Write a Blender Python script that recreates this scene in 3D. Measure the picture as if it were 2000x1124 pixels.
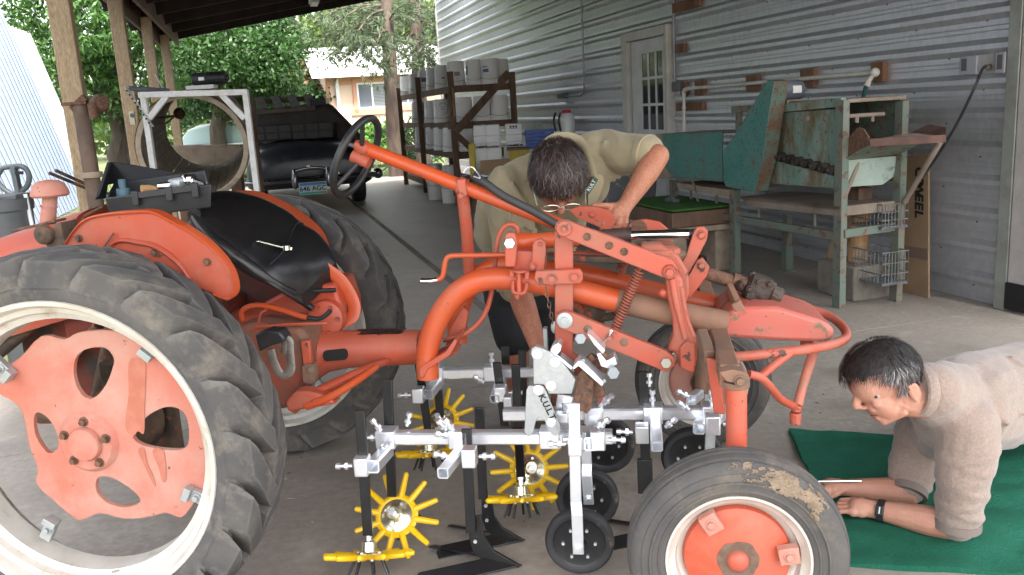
import bpy, math, random
from mathutils import Vector, Matrix, noise
from mathutils.geometry import delaunay_2d_cdt
V = Vector
R = math.radians
random.seed(7)
S = bpy.context.scene
COL = S.collection
for o in list(bpy.data.objects):
    bpy.data.objects.remove(o)

# ---------------------------------------------------------------- camera
FOC, CAMH = 1680.0, 1.42                       # focal length in pixels of a 2000 px wide picture, eye height
PIT, ROL = math.atan(350 / FOC), R(3.4)
FWD = V((0, math.cos(PIT), -math.sin(PIT)))
_u0 = V((0, math.sin(PIT), math.cos(PIT)))
_r0 = V((1, 0, 0))
RGT = _r0 * math.cos(ROL) - _u0 * math.sin(ROL)
UPV = _u0 * math.cos(ROL) + _r0 * math.sin(ROL)
EYE = V((0, 0, CAMH))
cd = bpy.data.cameras.new('camera')
cd.sensor_width = 36
cd.lens = FOC / 2000 * 36
cd.clip_start = 0.05
cd.clip_end = 2000
cam = bpy.data.objects.new('camera', cd)
COL.objects.link(cam)
cm = Matrix((RGT, UPV, -FWD)).transposed().to_4x4()
cm.translation = EYE
cam.matrix_world = cm
S.camera = cam

# ---------------------------------------------------------------- light
SUN_EL, SUN_AZ = R(62), R(168)                 # azimuth clockwise from +Y
w = bpy.data.worlds.new('World')
S.world = w
w.use_nodes = True
nt = w.node_tree
bg = nt.nodes['Background']
sky = nt.nodes.new('ShaderNodeTexSky')
sky.sky_type = 'NISHITA'
sky.sun_disc = False
sky.sun_elevation = SUN_EL
sky.sun_rotation = SUN_AZ
sky.dust_density = 4
sky.air_density = 1.2
hs = nt.nodes.new('ShaderNodeHueSaturation')   # thin overcast: a paler sky
hs.inputs['Saturation'].default_value = 0.30
nt.links.new(sky.outputs[0], hs.inputs['Color'])
nt.links.new(hs.outputs[0], bg.inputs[0])
bg.inputs[1].default_value = 0.15
sl = bpy.data.lights.new('sun', 'SUN')
sl.energy = 2.6
sl.angle = R(10)
sl.color = (1, 0.95, 0.88)
so = bpy.data.objects.new('sun', sl)
COL.objects.link(so)
sd = V((math.sin(SUN_AZ) * math.cos(SUN_EL), math.cos(SUN_AZ) * math.cos(SUN_EL), math.sin(SUN_EL)))
so.rotation_euler = sd.to_track_quat('Z', 'Y').to_euler()
so.location = (-6, -6, 12)
S.view_settings.view_transform = 'Standard'
S.view_settings.look = 'None'
S.view_settings.gamma = 1
S.view_settings.exposure = 2.42
try:
    S.view_settings.use_curve_mapping = False
except Exception:
    pass
S.render.engine = 'CYCLES'
S.cycles.max_bounces = 6
S.cycles.transparent_max_bounces = 8

# ---------------------------------------------------------------- measuring helpers
def ray(px, py):
    return FWD + RGT * ((px - 1000) / FOC) + UPV * ((562 - py) / FOC)
def on(px, py, p0, n):
    d = ray(px, py)
    return EYE + d * ((V(p0) - EYE).dot(V(n)) / d.dot(V(n)))
def G(px, py, z=0.0): return on(px, py, (0, 0, z), (0, 0, 1))
def YP(px, py, y): return on(px, py, (0, y, 0), (0, 1, 0))
# frame of the long metal wall: s runs along it away from the camera, t is the distance in front of it
WA = V((-0.27, 0.963, 0)).normalized()
WN = V((-WA.y, WA.x, 0))
WO = V((3.12, 5.3, 0))
def WP(px, py, t): return on(px, py, WO + WN * t, WN)
def WS(px, py, s): return on(px, py, WO + WA * s, WA)
def WW(s, t, z): return WO + WA * s + WN * t + V((0, 0, z))
# frame of the tractor: u forward, v away from the camera, w up; origin under the rear axle
TH = -0.148
TU, TV = V((math.cos(TH), math.sin(TH), 0)), V((-math.sin(TH), math.cos(TH), 0))
TO = V((-1.13, 2.968, 0))
TM = Matrix.Translation(TO) @ Matrix.Rotation(TH, 4, 'Z')
TI = TM.inverted()
def T(px, py, v): return TI @ on(px, py, TO + TV * v, TV)
def TG(px, py, h): return TI @ G(px, py, h)

# ---------------------------------------------------------------- mesh builder
def frame(d, up=(0, 0, 1)):
    d = V(d).normalized()
    up = V(up)
    if abs(d.dot(up.normalized())) > .98:
        up = V((1, 0, 0)) if abs(d.x) < .9 else V((0, 1, 0))
    a = d.cross(up).normalized()
    return d, a, a.cross(d).normalized()
def spl(pts, n=6, closed=False):
    P = [V(p) for p in pts]
    out = []
    m = len(P)
    for i in range(m if closed else m - 1):
        if closed:
            a, b, c, d = P[i - 1], P[i], P[(i + 1) % m], P[(i + 2) % m]
        else:
            a, b, c, d = P[max(i - 1, 0)], P[i], P[i + 1], P[min(i + 2, m - 1)]
        for k in range(n):
            t = k / n
            out.append(.5 * (2 * b + (c - a) * t + (2 * a - 5 * b + 4 * c - d) * t * t + (3 * b - a - 3 * c + d) * t ** 3))
    if not closed:
        out.append(P[-1].copy())
    return out
class MB:
    def __init__(s): s.v, s.f = [], []
    def add(s, vs, fs):
        b = len(s.v)
        s.v += [V(x) for x in vs]
        s.f += [tuple(b + i for i in f) for f in fs]
        return s
    def hexa(s, p):      # 8 points: bottom loop, top loop
        return s.add(p, [(3, 2, 1, 0), (4, 5, 6, 7), (0, 1, 5, 4), (1, 2, 6, 5), (2, 3, 7, 6), (3, 0, 4, 7)])
    def box(s, c, size, ax=None):
        c = V(c)
        X, Y, Z = ax if ax else (V((1, 0, 0)), V((0, 1, 0)), V((0, 0, 1)))
        x, y, z = X * size[0] / 2, Y * size[1] / 2, Z * size[2] / 2
        return s.hexa([c - x - y - z, c + x - y - z, c + x + y - z, c - x + y - z, c - x - y + z, c + x - y + z, c + x + y + z, c - x + y + z])
    def bar(s, p0, p1, w, h, up=(0, 0, 1)):
        p0, p1 = V(p0), V(p1)
        d, a, b = frame(p1 - p0, up)
        a, b = a * w / 2, b * h / 2
        return s.hexa([p0 - a - b, p0 + a - b, p1 + a - b, p1 - a - b, p0 - a + b, p0 + a + b, p1 + a + b, p1 - a + b])
    def ring(s, rings, closed=False, caps=True):
        n = len(rings[0])
        b = len(s.v)
        for r in rings: s.v += [V(x) for x in r]
        m = len(rings)
        for i in range(m if closed else m - 1):
            j = (i + 1) % m
            for k in range(n):
                l = (k + 1) % n
                s.f.append((b + i * n + k, b + i * n + l, b + j * n + l, b + j * n + k))
        if caps and not closed:
            s.f.append(tuple(b + k for k in range(n))[::-1])
            s.f.append(tuple(b + (m - 1) * n + k for k in range(n)))
        return s
    def tube(s, pts, r, n=10, closed=False, caps=True, flat=None, up=(0, 0, 1)):
        P = [V(p) for p in pts]
        m = len(P)
        rs = r if isinstance(r, (list, tuple)) else [r] * m
        rings = []
        pa = None
        for i in range(m):
            if closed: d = P[(i + 1) % m] - P[i - 1]
            else: d = P[min(i + 1, m - 1)] - P[max(i - 1, 0)]
            if d.length < 1e-9: d = V((0, 0, 1))
            d.normalize()
            if pa is None: _, a, b = frame(d, up)
            else:
                a = pa - d * pa.dot(d)
                if a.length < 1e-6: _, a, b = frame(d, up)
                a.normalize()
                b = a.cross(d)
            pa = a
            fl = flat if flat else 1
            rings.append([P[i] + (a * math.cos(2 * math.pi * k / n) + b * fl * math.sin(2 * math.pi * k / n)) * rs[i] for k in range(n)])
        return s.ring(rings, closed, caps)
    def cyl(s, p0, p1, r, r2=None, n=16):
        return s.tube([p0, p1], [r, r if r2 is None else r2], n)
    def lathe(s, prof, c, axis, n=32, closed=False, a0=0, a1=2 * math.pi):
        c = V(c)
        d, a, b = frame(axis)
        full = abs(a1 - a0) > 6.28
        k = n if full else n + 1
        rings = [[c + d * h + (a * math.cos(a0 + (a1 - a0) * i / n) + b * math.sin(a0 + (a1 - a0) * i / n)) * r for i in range(k)] for r, h in prof]
        if full:
            s.ring(rings, closed, caps=False)
            b = len(s.v) - n * len(rings)
            if not closed and prof[0][0] < .009: s.f.append(tuple(b + k for k in range(n))[::-1])
            if not closed and prof[-1][0] < .009: s.f.append(tuple(len(s.v) - n + k for k in range(n)))
            return s
        bb = len(s.v)
        for r_ in rings: s.v += r_
        for i in range(len(rings) - 1):
            for q in range(k - 1):
                s.f.append((bb + i * k + q, bb + i * k + q + 1, bb + (i + 1) * k + q + 1, bb + (i + 1) * k + q))
        return s
    def ball(s, c, r, ax=None, n=12, m=8):
        c = V(c)
        if not isinstance(r, (tuple, list)): r = (r, r, r)
        X, Y, Z = ax if ax else (V((1, 0, 0)), V((0, 1, 0)), V((0, 0, 1)))
        rings = []
        for i in range(1, m):
            t = math.pi * i / m
            rings.append([c + X * (r[0] * math.sin(t) * math.cos(2 * math.pi * k / n)) + Y * (r[1] * math.sin(t) * math.sin(2 * math.pi * k / n)) - Z * (r[2] * math.cos(t)) for k in range(n)])
        b = len(s.v)
        s.ring(rings, caps=False)
        s.v += [c - Z * r[2], c + Z * r[2]]
        e = len(s.v)
        for k in range(n):
            s.f.append((e - 2, b + (k + 1) % n, b + k))
            q = b + (m - 2) * n
            s.f.append((e - 1, q + k, q + (k + 1) % n))
        return s
    def prism(s, poly, ext):
        P = [V(p) for p in poly]
        e = V(ext)
        n = len(P)
        nn = V((0, 0, 0))
        for i in range(n): nn += (P[i] - P[0]).cross(P[(i + 1) % n] - P[0])
        if nn.dot(e) > 0: P = P[::-1]
        return s.add(P + [p + e for p in P], [tuple(range(n)), tuple(range(2 * n - 1, n - 1, -1))] + [(i, i + n, (i + 1) % n + n, (i + 1) % n) for i in range(n)])
    def sheet(s, fn, nu, nv, wrap=False):
        b = len(s.v)
        for i in range(nu + 1):
            for j in range(nv + 1): s.v.append(V(fn(i / nu, j / nv)))
        for i in range(nu):
            for j in range(nv):
                q = b + i * (nv + 1) + j
                s.f.append((q, q + 1, q + nv + 2, q + nv + 1))
        return s
    def holed(s, outer, holes, back):     # outer, holes: lists of 3d points on one plane; back: thickness vector
        o = V(outer[0])
        ext = V(back)
        d, a, b = frame(ext)
        loops = [outer] + holes
        pts, edges = [], []
        for L in loops:
            st = len(pts)
            pts += [V(p) for p in L]
            edges += [(st + i, st + (i + 1) % len(L)) for i in range(len(L))]
        p2 = [V(((p - o).dot(a), (p - o).dot(b))) for p in pts]
        vs, es, fs, *_ = delaunay_2d_cdt(p2, edges, [], 0, 1e-6)
        def inside(q, L):
            c = False
            n = len(L)
            for i in range(n):
                x1, y1 = L[i]; x2, y2 = L[i - 1]
                if (y1 > q.y) != (y2 > q.y) and q.x < (x2 - x1) * (q.y - y1) / (y2 - y1) + x1: c = not c
            return c
        P2, st = [], 0
        for L in loops:
            P2.append([tuple(p2[st + i]) for i in range(len(L))]); st += len(L)
        b0 = len(s.v)
        s.v += [o + a * q.x + b * q.y for q in vs]
        b1 = len(s.v)
        s.v += [o + a * q.x + b * q.y + ext for q in vs]
        for f in fs:
            c = sum((vs[i] for i in f), V((0, 0))) / len(f)
            if inside(c, P2[0]) and not any(inside(c, h) for h in P2[1:]):
                s.f.append(tuple(b0 + i for i in f)); s.f.append(tuple(b1 + i for i in f[::-1]))
        for L in loops:
            n = len(L)
            q = len(s.v)
            s.v += [V(p) for p in L] + [V(p) + ext for p in L]
            s.f += [(q + i, q + (i + 1) % n, q + n + (i + 1) % n, q + n + i) for i in range(n)]
        return s
    def bolt(s, c, axis, r=.01, h=.008, n=6):
        c = V(c); ax = V(axis).normalized()
        s.cyl(c, c + ax * h * .25, r * 1.5, n=14)
        return s.cyl(c + ax * h * .25, c + ax * h * 1.25, r, n=n)

ROOT = {}
def props(o, label=None, cat=None, group=None, kind=None):
    if label: o['label'] = label
    if cat: o['category'] = cat
    if group: o['group'] = group
    if kind: o['kind'] = kind
    return o
def thing(name, label, cat, loc=(0, 0, 0), rz=0, group=None):
    o = bpy.data.objects.new(name, None)
    o.empty_display_size = .1
    COL.objects.link(o)
    o.location = loc
    o.rotation_euler = (0, 0, rz)
    ROOT[o.name] = Matrix.Translation(V(loc)) @ Matrix.Rotation(rz, 4, 'Z')
    return props(o, label, cat, group)
def obj(name, mb, mat, parent=None, label=None, cat=None, group=None, kind=None, local=False, bev=0, sm=40, recalc=True):
    me = bpy.data.meshes.new(name)
    vs = mb.v
    loc = None
    if parent is not None:
        if not local:
            r = parent
            while r.parent: r = r.parent
            if r.name in ROOT:
                mi = ROOT[r.name].inverted()
            else:
                mi = Matrix.Translation(-r.location)
            vs = [mi @ p for p in vs]
    else:
        xs = [p.x for p in vs]; ys = [p.y for p in vs]; zs = [p.z for p in vs]
        loc = V(((min(xs) + max(xs)) / 2, (min(ys) + max(ys)) / 2, min(zs)))
        vs = [p - loc for p in vs]
    me.from_pydata([tuple(p) for p in vs], [], mb.f)
    if recalc:
        import bmesh
        bm = bmesh.new(); bm.from_mesh(me)
        bmesh.ops.recalc_face_normals(bm, faces=bm.faces)
        bm.to_mesh(me); bm.free()
    if sm:
        me.shade_smooth()
        me.set_sharp_from_angle(angle=R(sm))
    me.materials.append(mat)
    o = bpy.data.objects.new(name, me)
    COL.objects.link(o)
    if parent is not None: o.parent = parent
    else: o.location = loc
    if bev:
        b = o.modifiers.new('bevel', 'BEVEL')
        b.width = bev; b.segments = 2; b.limit_method = 'ANGLE'; b.angle_limit = R(35); b.use_clamp_overlap = True
    return props(o, label, cat, group, kind)
def textmesh(body, size, ext, shear=0, bold=0):
    cu = bpy.data.curves.new('t', 'FONT')
    cu.body = body; cu.size = size; cu.extrude = ext; cu.shear = shear; cu.offset = bold
    cu.align_x = 'CENTER'; cu.align_y = 'CENTER'
    o = bpy.data.objects.new('t', cu)
    COL.objects.link(o)
    dg = bpy.context.evaluated_depsgraph_get()
    me = bpy.data.meshes.new_from_object(o.evaluated_get(dg))
    vs = [v.co.copy() for v in me.vertices]; fs = [tuple(p.vertices) for p in me.polygons]
    bpy.data.objects.remove(o); bpy.data.curves.remove(cu); bpy.data.meshes.remove(me)
    return vs, fs
def writing(mb, body, c, xd, yd, size, ext=.001, shear=0, bold=0):
    vs, fs = textmesh(body, size, ext, shear, bold)
    xd, yd = V(xd).normalized(), V(yd).normalized()
    z = xd.cross(yd)
    return mb.add([V(c) + xd * p.x + yd * p.y + z * p.z for p in vs], fs)
def copy_tree(o, parent=None):
    c = o.copy()
    COL.objects.link(c)
    if parent is not None: c.parent = parent
    for ch in [x for x in o.children]: copy_tree(ch, c)
    return c

# ---------------------------------------------------------------- materials
def M(name, col, rough=.6, metal=0.0, col2=None, scale=6, lo=.42, hi=.62, patch=None, bump=0, bscale=40, stretch=None, spec=.5, fine=None, coat=0, sheen=0, detail=6, world=False, edge=None):
    m = bpy.data.materials.new(name)
    m.use_nodes = True
    t = m.node_tree
    N, L = t.nodes, t.links
    p = N['Principled BSDF']
    tc = N.new('ShaderNodeTexCoord')
    src = tc.outputs['Object']
    if world:
        ge = N.new('ShaderNodeNewGeometry'); src = ge.outputs['Position']
    if stretch:
        mp = N.new('ShaderNodeMapping'); mp.inputs['Scale'].default_value = stretch
        L.new(src, mp.inputs[0]); src = mp.outputs[0]
    def nz(sc, det=detail, rg=.6):
        n = N.new('ShaderNodeTexNoise'); n.inputs['Scale'].default_value = sc
        n.inputs['Detail'].default_value = det; n.inputs['Roughness'].default_value = rg
        L.new(src, n.inputs['Vector']); return n.outputs['Fac']
    def ramp(f, a, b):
        r = N.new('ShaderNodeMapRange'); r.inputs[1].default_value = a; r.inputs[2].default_value = b
        L.new(f, r.inputs[0]); return r.outputs[0]
    def mix(fac, a, b):
        x = N.new('ShaderNodeMix'); x.data_type = 'RGBA'
        L.new(fac, x.inputs[0])
        for v, i in ((a, 6), (b, 7)):
            if isinstance(v, tuple): x.inputs[i].default_value = (*v[:3], 1)
            else: L.new(v, x.inputs[i])
        return x.outputs[2]
    c = tuple(col)
    if col2 is not None: c = mix(ramp(nz(scale), lo, hi), c, tuple(col2))
    if fine: c = mix(ramp(nz(fine[1], 3), .35, .65), c, tuple(fine[0]))
    rsock = None
    if patch:                      # list of (colour, scale, lo, hi, roughness)
        for (pc, psc, pl, ph, pr) in patch:
            f = ramp(nz(psc, 9, .68), pl, ph)
            c = mix(f, c, tuple(pc))
            x = N.new('ShaderNodeMix'); x.data_type = 'FLOAT'
            L.new(f, x.inputs[0])
            if rsock is None: x.inputs[2].default_value = rough
            else: L.new(rsock, x.inputs[2])
            x.inputs[3].default_value = pr
            rsock = x.outputs[0]
            if metal and len(patch) == 1:
                y = N.new('ShaderNodeMix'); y.data_type = 'FLOAT'
                L.new(f, y.inputs[0]); y.inputs[2].default_value = metal; y.inputs[3].default_value = 0
                L.new(y.outputs[0], p.inputs['Metallic'])
    if edge:                       # rubbed edges: (colour, radius, amount)
        be = N.new('ShaderNodeBevel'); be.samples = 4; be.inputs[0].default_value = edge[1]
        gn = N.new('ShaderNodeNewGeometry'); vm = N.new('ShaderNodeVectorMath'); vm.operation = 'DOT_PRODUCT'
        L.new(be.outputs[0], vm.inputs[0]); L.new(gn.outputs['Normal'], vm.inputs[1])
        e1 = ramp(vm.outputs['Value'], .985, .80)
        mu = N.new('ShaderNodeMath'); mu.operation = 'MULTIPLY'; L.new(e1, mu.inputs[0])
        L.new(ramp(nz(28, 6, .7), .52 - edge[2] * .2, .60), mu.inputs[1])
        c = mix(mu.outputs[0], c, tuple(edge[0]))
    if isinstance(c, tuple): p.inputs['Base Color'].default_value = (*c, 1)
    else: L.new(c, p.inputs['Base Color'])
    if rsock: L.new(rsock, p.inputs['Roughness'])
    else: p.inputs['Roughness'].default_value = rough
    if metal and not p.inputs['Metallic'].is_linked: p.inputs['Metallic'].default_value = metal
    p.inputs['Specular IOR Level'].default_value = spec
    if coat: p.inputs['Coat Weight'].default_value = coat; p.inputs['Coat Roughness'].default_value = .15
    if sheen: p.inputs['Sheen Weight'].default_value = sheen
    if bump:
        bn = N.new('ShaderNodeBump'); bn.inputs['Strength'].default_value = bump; bn.inputs['Distance'].default_value = .01
        L.new(nz(bscale, 5), bn.inputs['Height']); L.new(bn.outputs[0], p.inputs['Normal'])
    return m
RUST = (.10, .045, .025)
DUST = (.24, .18, .12)
m_red = M('orange_red_tractor_paint', (.43, .064, .027), .45, col2=(.38, .080, .045), scale=4, patch=[((.40, .12, .075), 7, .46, .70, .75), ((.10, .05, .035), 26, .64, .66, .85)], bump=.05, bscale=60, edge=((.12, .06, .04), .008, .5))
m_redo = M('bright_orange_tube_paint', (.52, .076, .018), .38, col2=(.45, .075, .026), scale=5, patch=[((.44, .10, .04), 6, .48, .70, .6), ((.16, .075, .045), 24, .645, .66, .85)], bump=.05, bscale=50)
m_pink = M('faded_red_wheel_paint', (.48, .125, .085), .5, col2=(.45, .175, .13), scale=6, lo=.32, hi=.68, patch=[((.44, .27, .215), 4.0, .42, .68, .85), ((.14, .07, .05), 34, .665, .68, .85)], bump=.04, bscale=70, edge=((.20, .10, .07), .008, .3))
m_arm = M('salmon_worn_paint', (.46, .080, .042), .45, col2=(.41, .092, .058), scale=8, patch=[((.35, .14, .095), 6, .46, .68, .8), ((.09, .05, .04), 19, .625, .645, .8)], bump=.08, bscale=60, edge=((.085, .05, .04), .007, .8))
m_rust = M('rusty_iron', (.11, .06, .04), .8, .2, col2=(.05, .035, .03), scale=14, bump=.3, bscale=40, fine=((.2, .1, .06), 60))
m_grease = M('greasy_dusty_iron', (.13, .085, .055), .8, col2=(.05, .035, .028), scale=9, bump=.25, bscale=50, patch=[((.42, .075, .03), 12, .58, .66, .6)])
m_gold = M('dusty_castings', (.235, .125, .08), .75, col2=(.15, .095, .066), scale=6, bump=.15, bscale=40)
m_tyre = M('dusty_tyre_rubber', (.062, .06, .062), .82, col2=(.105, .098, .092), scale=6, lo=.35, hi=.7, patch=[((.22, .19, .155), 9, .50, .74, .95)], bump=.25, bscale=60, edge=((.15, .14, .13), .012, .9))
m_tyref = M('muddy_front_tyre', (.055, .053, .054), .82, col2=(.095, .088, .082), scale=7, lo=.3, hi=.7, patch=[((.16, .135, .11), 9, .50, .72, .95)], bump=.35, bscale=50)
m_tyreg = M('clean_black_rubber', (.018, .018, .020), .6, col2=(.03, .03, .032), patch=[((.12, .10, .08), 14, .60, .68, .9)])
m_rim = M('silver_painted_rim', (.62, .60, .55), .42, .25, col2=(.52, .48, .42), scale=6, patch=[((.32, .25, .18), 12, .58, .72, .8)], bump=.03)
m_zinc = M('bright_zinc_steel', (.86, .88, .92), .30, .72, col2=(.74, .77, .82), scale=9, bump=.02, bscale=90, fine=((.78, .80, .84), 40))
m_zincp = M('dull_galvanised_plate', (.40, .42, .43), .45, .5, col2=(.47, .49, .49), scale=10, fine=((.38, .40, .41), 60))
m_chrome = M('polished_chrome', (.85, .85, .86), .08, 1)
m_black = M('black_painted_steel', (.010, .010, .011), .32, col2=(.016, .016, .017), scale=10, patch=[((.07, .065, .06), 40, .66, .70, .6)])
m_blackp = M('black_plastic', (.016, .016, .018), .42, col2=(.028, .028, .03), scale=8)
m_leather = M('black_vinyl', (.010, .010, .012), .30, col2=(.016, .015, .015), scale=5, bump=.12, bscale=30, patch=[((.05, .042, .035), 6, .58, .75, .55)])
m_yellow = M('yellow_plastic', (.80, .50, .004), .38, col2=(.74, .44, .004), scale=12)
m_yell2 = M('dull_yellow_plastic', (.55, .42, .03), .5, col2=(.45, .34, .04))
m_brass = M('yellow_zinc_hub', (.72, .66, .42), .2, .9, col2=(.80, .76, .62), scale=20)
m_wood = M('weathered_brown_wood', (.17, .10, .065), .8, col2=(.10, .06, .04), scale=8, stretch=(1, 1, .25), bump=.2, bscale=50)
m_post = M('tan_treated_post', (.54, .41, .26), .8, col2=(.42, .31, .19), scale=9, stretch=(3, 3, .35), fine=((.27, .19, .12), 70), bump=.12, bscale=70)
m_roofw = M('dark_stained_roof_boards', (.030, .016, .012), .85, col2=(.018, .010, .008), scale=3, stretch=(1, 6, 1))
m_cedar = M('cedar_block', (.22, .11, .06), .7, col2=(.14, .07, .04), scale=10, stretch=(1, 1, .3))
m_slat = M('weathered_slats', (.36, .285, .215), .8, col2=(.26, .20, .15), scale=7, bump=.15)
m_log = M('bare_log', (.50, .30, .14), .75, col2=(.30, .16, .07), scale=12, stretch=(2, 2, .5), bump=.3, bscale=30)
m_card = M('cardboard', (.34, .23, .135), .85, col2=(.29, .19, .115), scale=3)
m_white = M('white_paint', (.72, .72, .72), .5, col2=(.62, .62, .60), scale=5)
m_whitest = M('white_painted_steel_frame', (.80, .80, .80), .4, col2=(.68, .66, .62), scale=14, patch=[((.25, .18, .13), 18, .68, .72, .8)])
m_bucket = M('white_bucket_plastic', (.87, .86, .83), .42, col2=(.80, .78, .74), scale=4, lo=.3, hi=.7, patch=[((.52, .48, .42), 7, .56, .75, .6)])
m_jug = M('pale_jug_plastic', (.80, .81, .82), .4, col2=(.72, .73, .74), scale=5)
m_teal = M('chipped_teal_paint', (.040, .19, .165), .55, col2=(.085, .235, .205), scale=4, lo=.35, hi=.65, patch=[((.12, .15, .12), 4, .50, .70, .8), ((.12, .065, .04), 48, .575, .60, .85)], bump=.08, edge=((.12, .07, .045), .02, .9))
m_tealp = M('pale_teal_stained_paint', (.14, .25, .21), .6, col2=(.25, .30, .25), scale=4, stretch=(1, 1, .5), patch=[((.15, .105, .05), 4.5, .46, .60, .8), ((.12, .06, .035), 40, .59, .62, .85)])
m_tealf = M('grey_green_steel_frame', (.13, .18, .15), .6, col2=(.18, .16, .12), scale=8, patch=[((.14, .085, .06), 14, .54, .60, .85)], edge=((.12, .075, .05), .008, .9))
m_tray = M('rust_stained_tray', (.25, .20, .16), .7, col2=(.17, .13, .10), scale=5, patch=[((.10, .10, .04), 5, .6, .7, .8)])
m_dark = M('dark_gap', (.012, .012, .012), .9)
m_grey = M('grey_motor_paint', (.13, .14, .17), .45, col2=(.10, .11, .13))
m_greyp = M('grey_bin_plastic', (.10, .105, .115), .5, col2=(.08, .085, .09))
m_pvc = M('white_pvc', (.72, .70, .64), .4, col2=(.62, .58, .50), scale=10)
m_glass = M('dark_window_glass', (.03, .035, .04), .06, spec=.6)
m_concb = M('rough_concrete_block', (.21, .19, .155), .9, col2=(.16, .14, .115), scale=10, bump=.3)
m_blue = M('blue_crate_plastic', (.02, .10, .42), .45, col2=(.02, .08, .32))
m_redp = M('red_plastic', (.5, .02, .03), .4)
m_ink = M('black_ink', (.012, .012, .012), .7)
m_bluei = M('blue_ink', (.08, .16, .32), .6)
m_paper = M('white_paper', (.78, .78, .76), .7)
# ================================================================ SETTING
def wallst(p): return (p - WO).dot(WA), (p - WO).dot(WN)
S_FAR = wallst(WP(858, 70, 0))[0]
P1 = YP(131, 100, 6.6)
PT = wallst(P1)[1]                                  # distance of the post row from the wall
# ground
mb = MB()
def gh(x, y): return -0.03 + .05 * noise.noise(V((x * .15, y * .15, 3)))
mb.sheet(lambda a, b: (-150 + 300 * a, -90 + 350 * b, -.12), 40, 40)
m_soil = M('grass_and_soil', (.075, .11, .035), .95, col2=(.16, .125, .08), scale=.35, lo=.45, hi=.6, fine=((.05, .075, .02), 9), world=True, bump=.5, bscale=6)
obj('ground', mb, m_soil, kind='structure', sm=0)
# concrete slab
m_conc = M('trowelled_stained_concrete', (.285, .25, .214), .50, col2=(.385, .343, .297), scale=.9, lo=.35, hi=.68, world=True, bump=.03, bscale=5, stretch=(1, 1, 1),
           patch=[((.20, .172, .147), 1.7, .52, .70, .40), ((.40, .36, .315), 5, .56, .70, .7)], fine=((.27, .237, .203), 30))
mb = MB()
SB = S_FAR - .3
def slab(s0, s1, t0, t1, z=0.0):
    mb.hexa([WW(s0, t0, -.12), WW(s1, t0, -.12), WW(s1, t1, -.12), WW(s0, t1, -.12), WW(s0, t0, z), WW(s1, t0, z), WW(s1, t1, z), WW(s0, t1, z)])
s_d, t_d = wallst(G(820, 500))                      # drain joint
s_j = wallst(G(1810, 627))[0]                       # cross joint
gp = .004
cuts_t = [0 - .6, t_d - .03, t_d + .03, PT + .35]
for (a, b) in ((-7, s_j - gp), (s_j + gp, 3.6), (3.6 + 2 * gp, 8.6), (8.6 + 2 * gp, SB)):
    slab(a, b, -.6, t_d - .035)
    slab(a, b, t_d + .035, PT + .35)
slab(-40, -7.01, -14, 18)  # unseen yard behind the camera, added to bounce sunlight under the roof
s_de = wallst(G(1012, 628))[0]
slab(-7, s_de, t_d - .036, t_d + .036, -.0015)
obj('concrete_floor', mb, m_conc, kind='structure', sm=0)
mb = MB()
mb.hexa([WW(-7, t_d - .2, -.10), WW(SB, t_d - .2, -.10), WW(SB, t_d + .2, -.10), WW(-7, t_d + .2, -.10), WW(-7, t_d - .034, -.008), WW(SB, t_d - .034, -.008), WW(SB, t_d + .034, -.008), WW(-7, t_d + .034, -.008)])
for s in (s_j, 3.6 + gp, 8.6 + gp):
    mb.box(WW(s, PT / 2, -.02), (6.5, .03, .02), (WN, WA, V((0, 0, 1))))
obj('floor_joints', mb, M('dirty_floor_joint', (.19, .163, .138), .9, col2=(.24, .208, .178), scale=4), kind='structure', sm=0)

# ---------------------------------------------------------------- metal wall
wall = thing('metal_wall', 'long galvanised metal clad wall behind the green machine', 'wall', tuple(WW(7, 0, 0)))
m_side = M('galvanised_siding', (.62, .64, .68), .42, .62, col2=(.52, .54, .575), scale=1.5, lo=.35, hi=.7, stretch=(1, 1, .6), fine=((.66, .67, .71), 25), bump=.05, bscale=3,
           patch=[((.30, .25, .20), 2.2, .66, .82, .7)])
m_sideg = m_side
mb = MB()
prof = []
z = 0.0
while z < 4.6:
    q = z
    prof += [(q, 0), (q + .030, 0), (q + .034, .002), (q + .038, 0), (q + .060, 0), (q + .064, .002), (q + .068, 0), (q + .100, 0), (q + .136, .024), (q + .166, .024), (q + .200, 0)]
    z += .2101
b = len(mb.v)
ss = [-.02] + [i * .9 for i in range(1, int(S_FAR / .9) + 1)] + [S_FAR]
for s in ss: mb.v += [WW(s, t, zz) for zz, t in prof]
n = len(prof)
for i in range(len(ss) - 1):
    for k in range(n - 1): mb.f.append((i * n + k, (i + 1) * n + k, (i + 1) * n + k + 1, i * n + k + 1))
obj('siding', mb, m_side, wall, sm=0, recalc=False)
mb = MB()
zz = .1
k = 0
while zz < 4.4:
    for i in range(int(S_FAR / .61)):
        c = WW(.25 + i * .61 + (k % 2) * .3, 0, zz)
        mb.cyl(c - WN * .002, c + WN * .006, .009, .006, n=7)
    zz += .2101; k += 1
obj('screws', mb, m_grey, wall, kind='stuff', sm=0)
mb = MB()
mb.hexa([WW(0, -.3, 0), WW(S_FAR, -.3, 0), WW(S_FAR, -.05, 0), WW(0, -.05, 0), WW(0, -.3, 4.6), WW(S_FAR, -.3, 4.6), WW(S_FAR, -.05, 4.6), WW(0, -.05, 4.6)])
obj('wall_core', mb, m_white, wall, sm=0)
mb = MB()
mb.box(WW(-.03, .03, 2.3), (.09, .09, 4.6), (WA, WN, V((0, 0, 1))))
mb.box(WW(S_FAR + .02, .0, 2.3), (.07, .12, 4.6), (WA, WN, V((0, 0, 1))))
obj('corner_trim', mb, M('pale_green_trim', (.36, .38, .35), .5, .4, col2=(.28, .28, .25)), wall, bev=.004)
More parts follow.
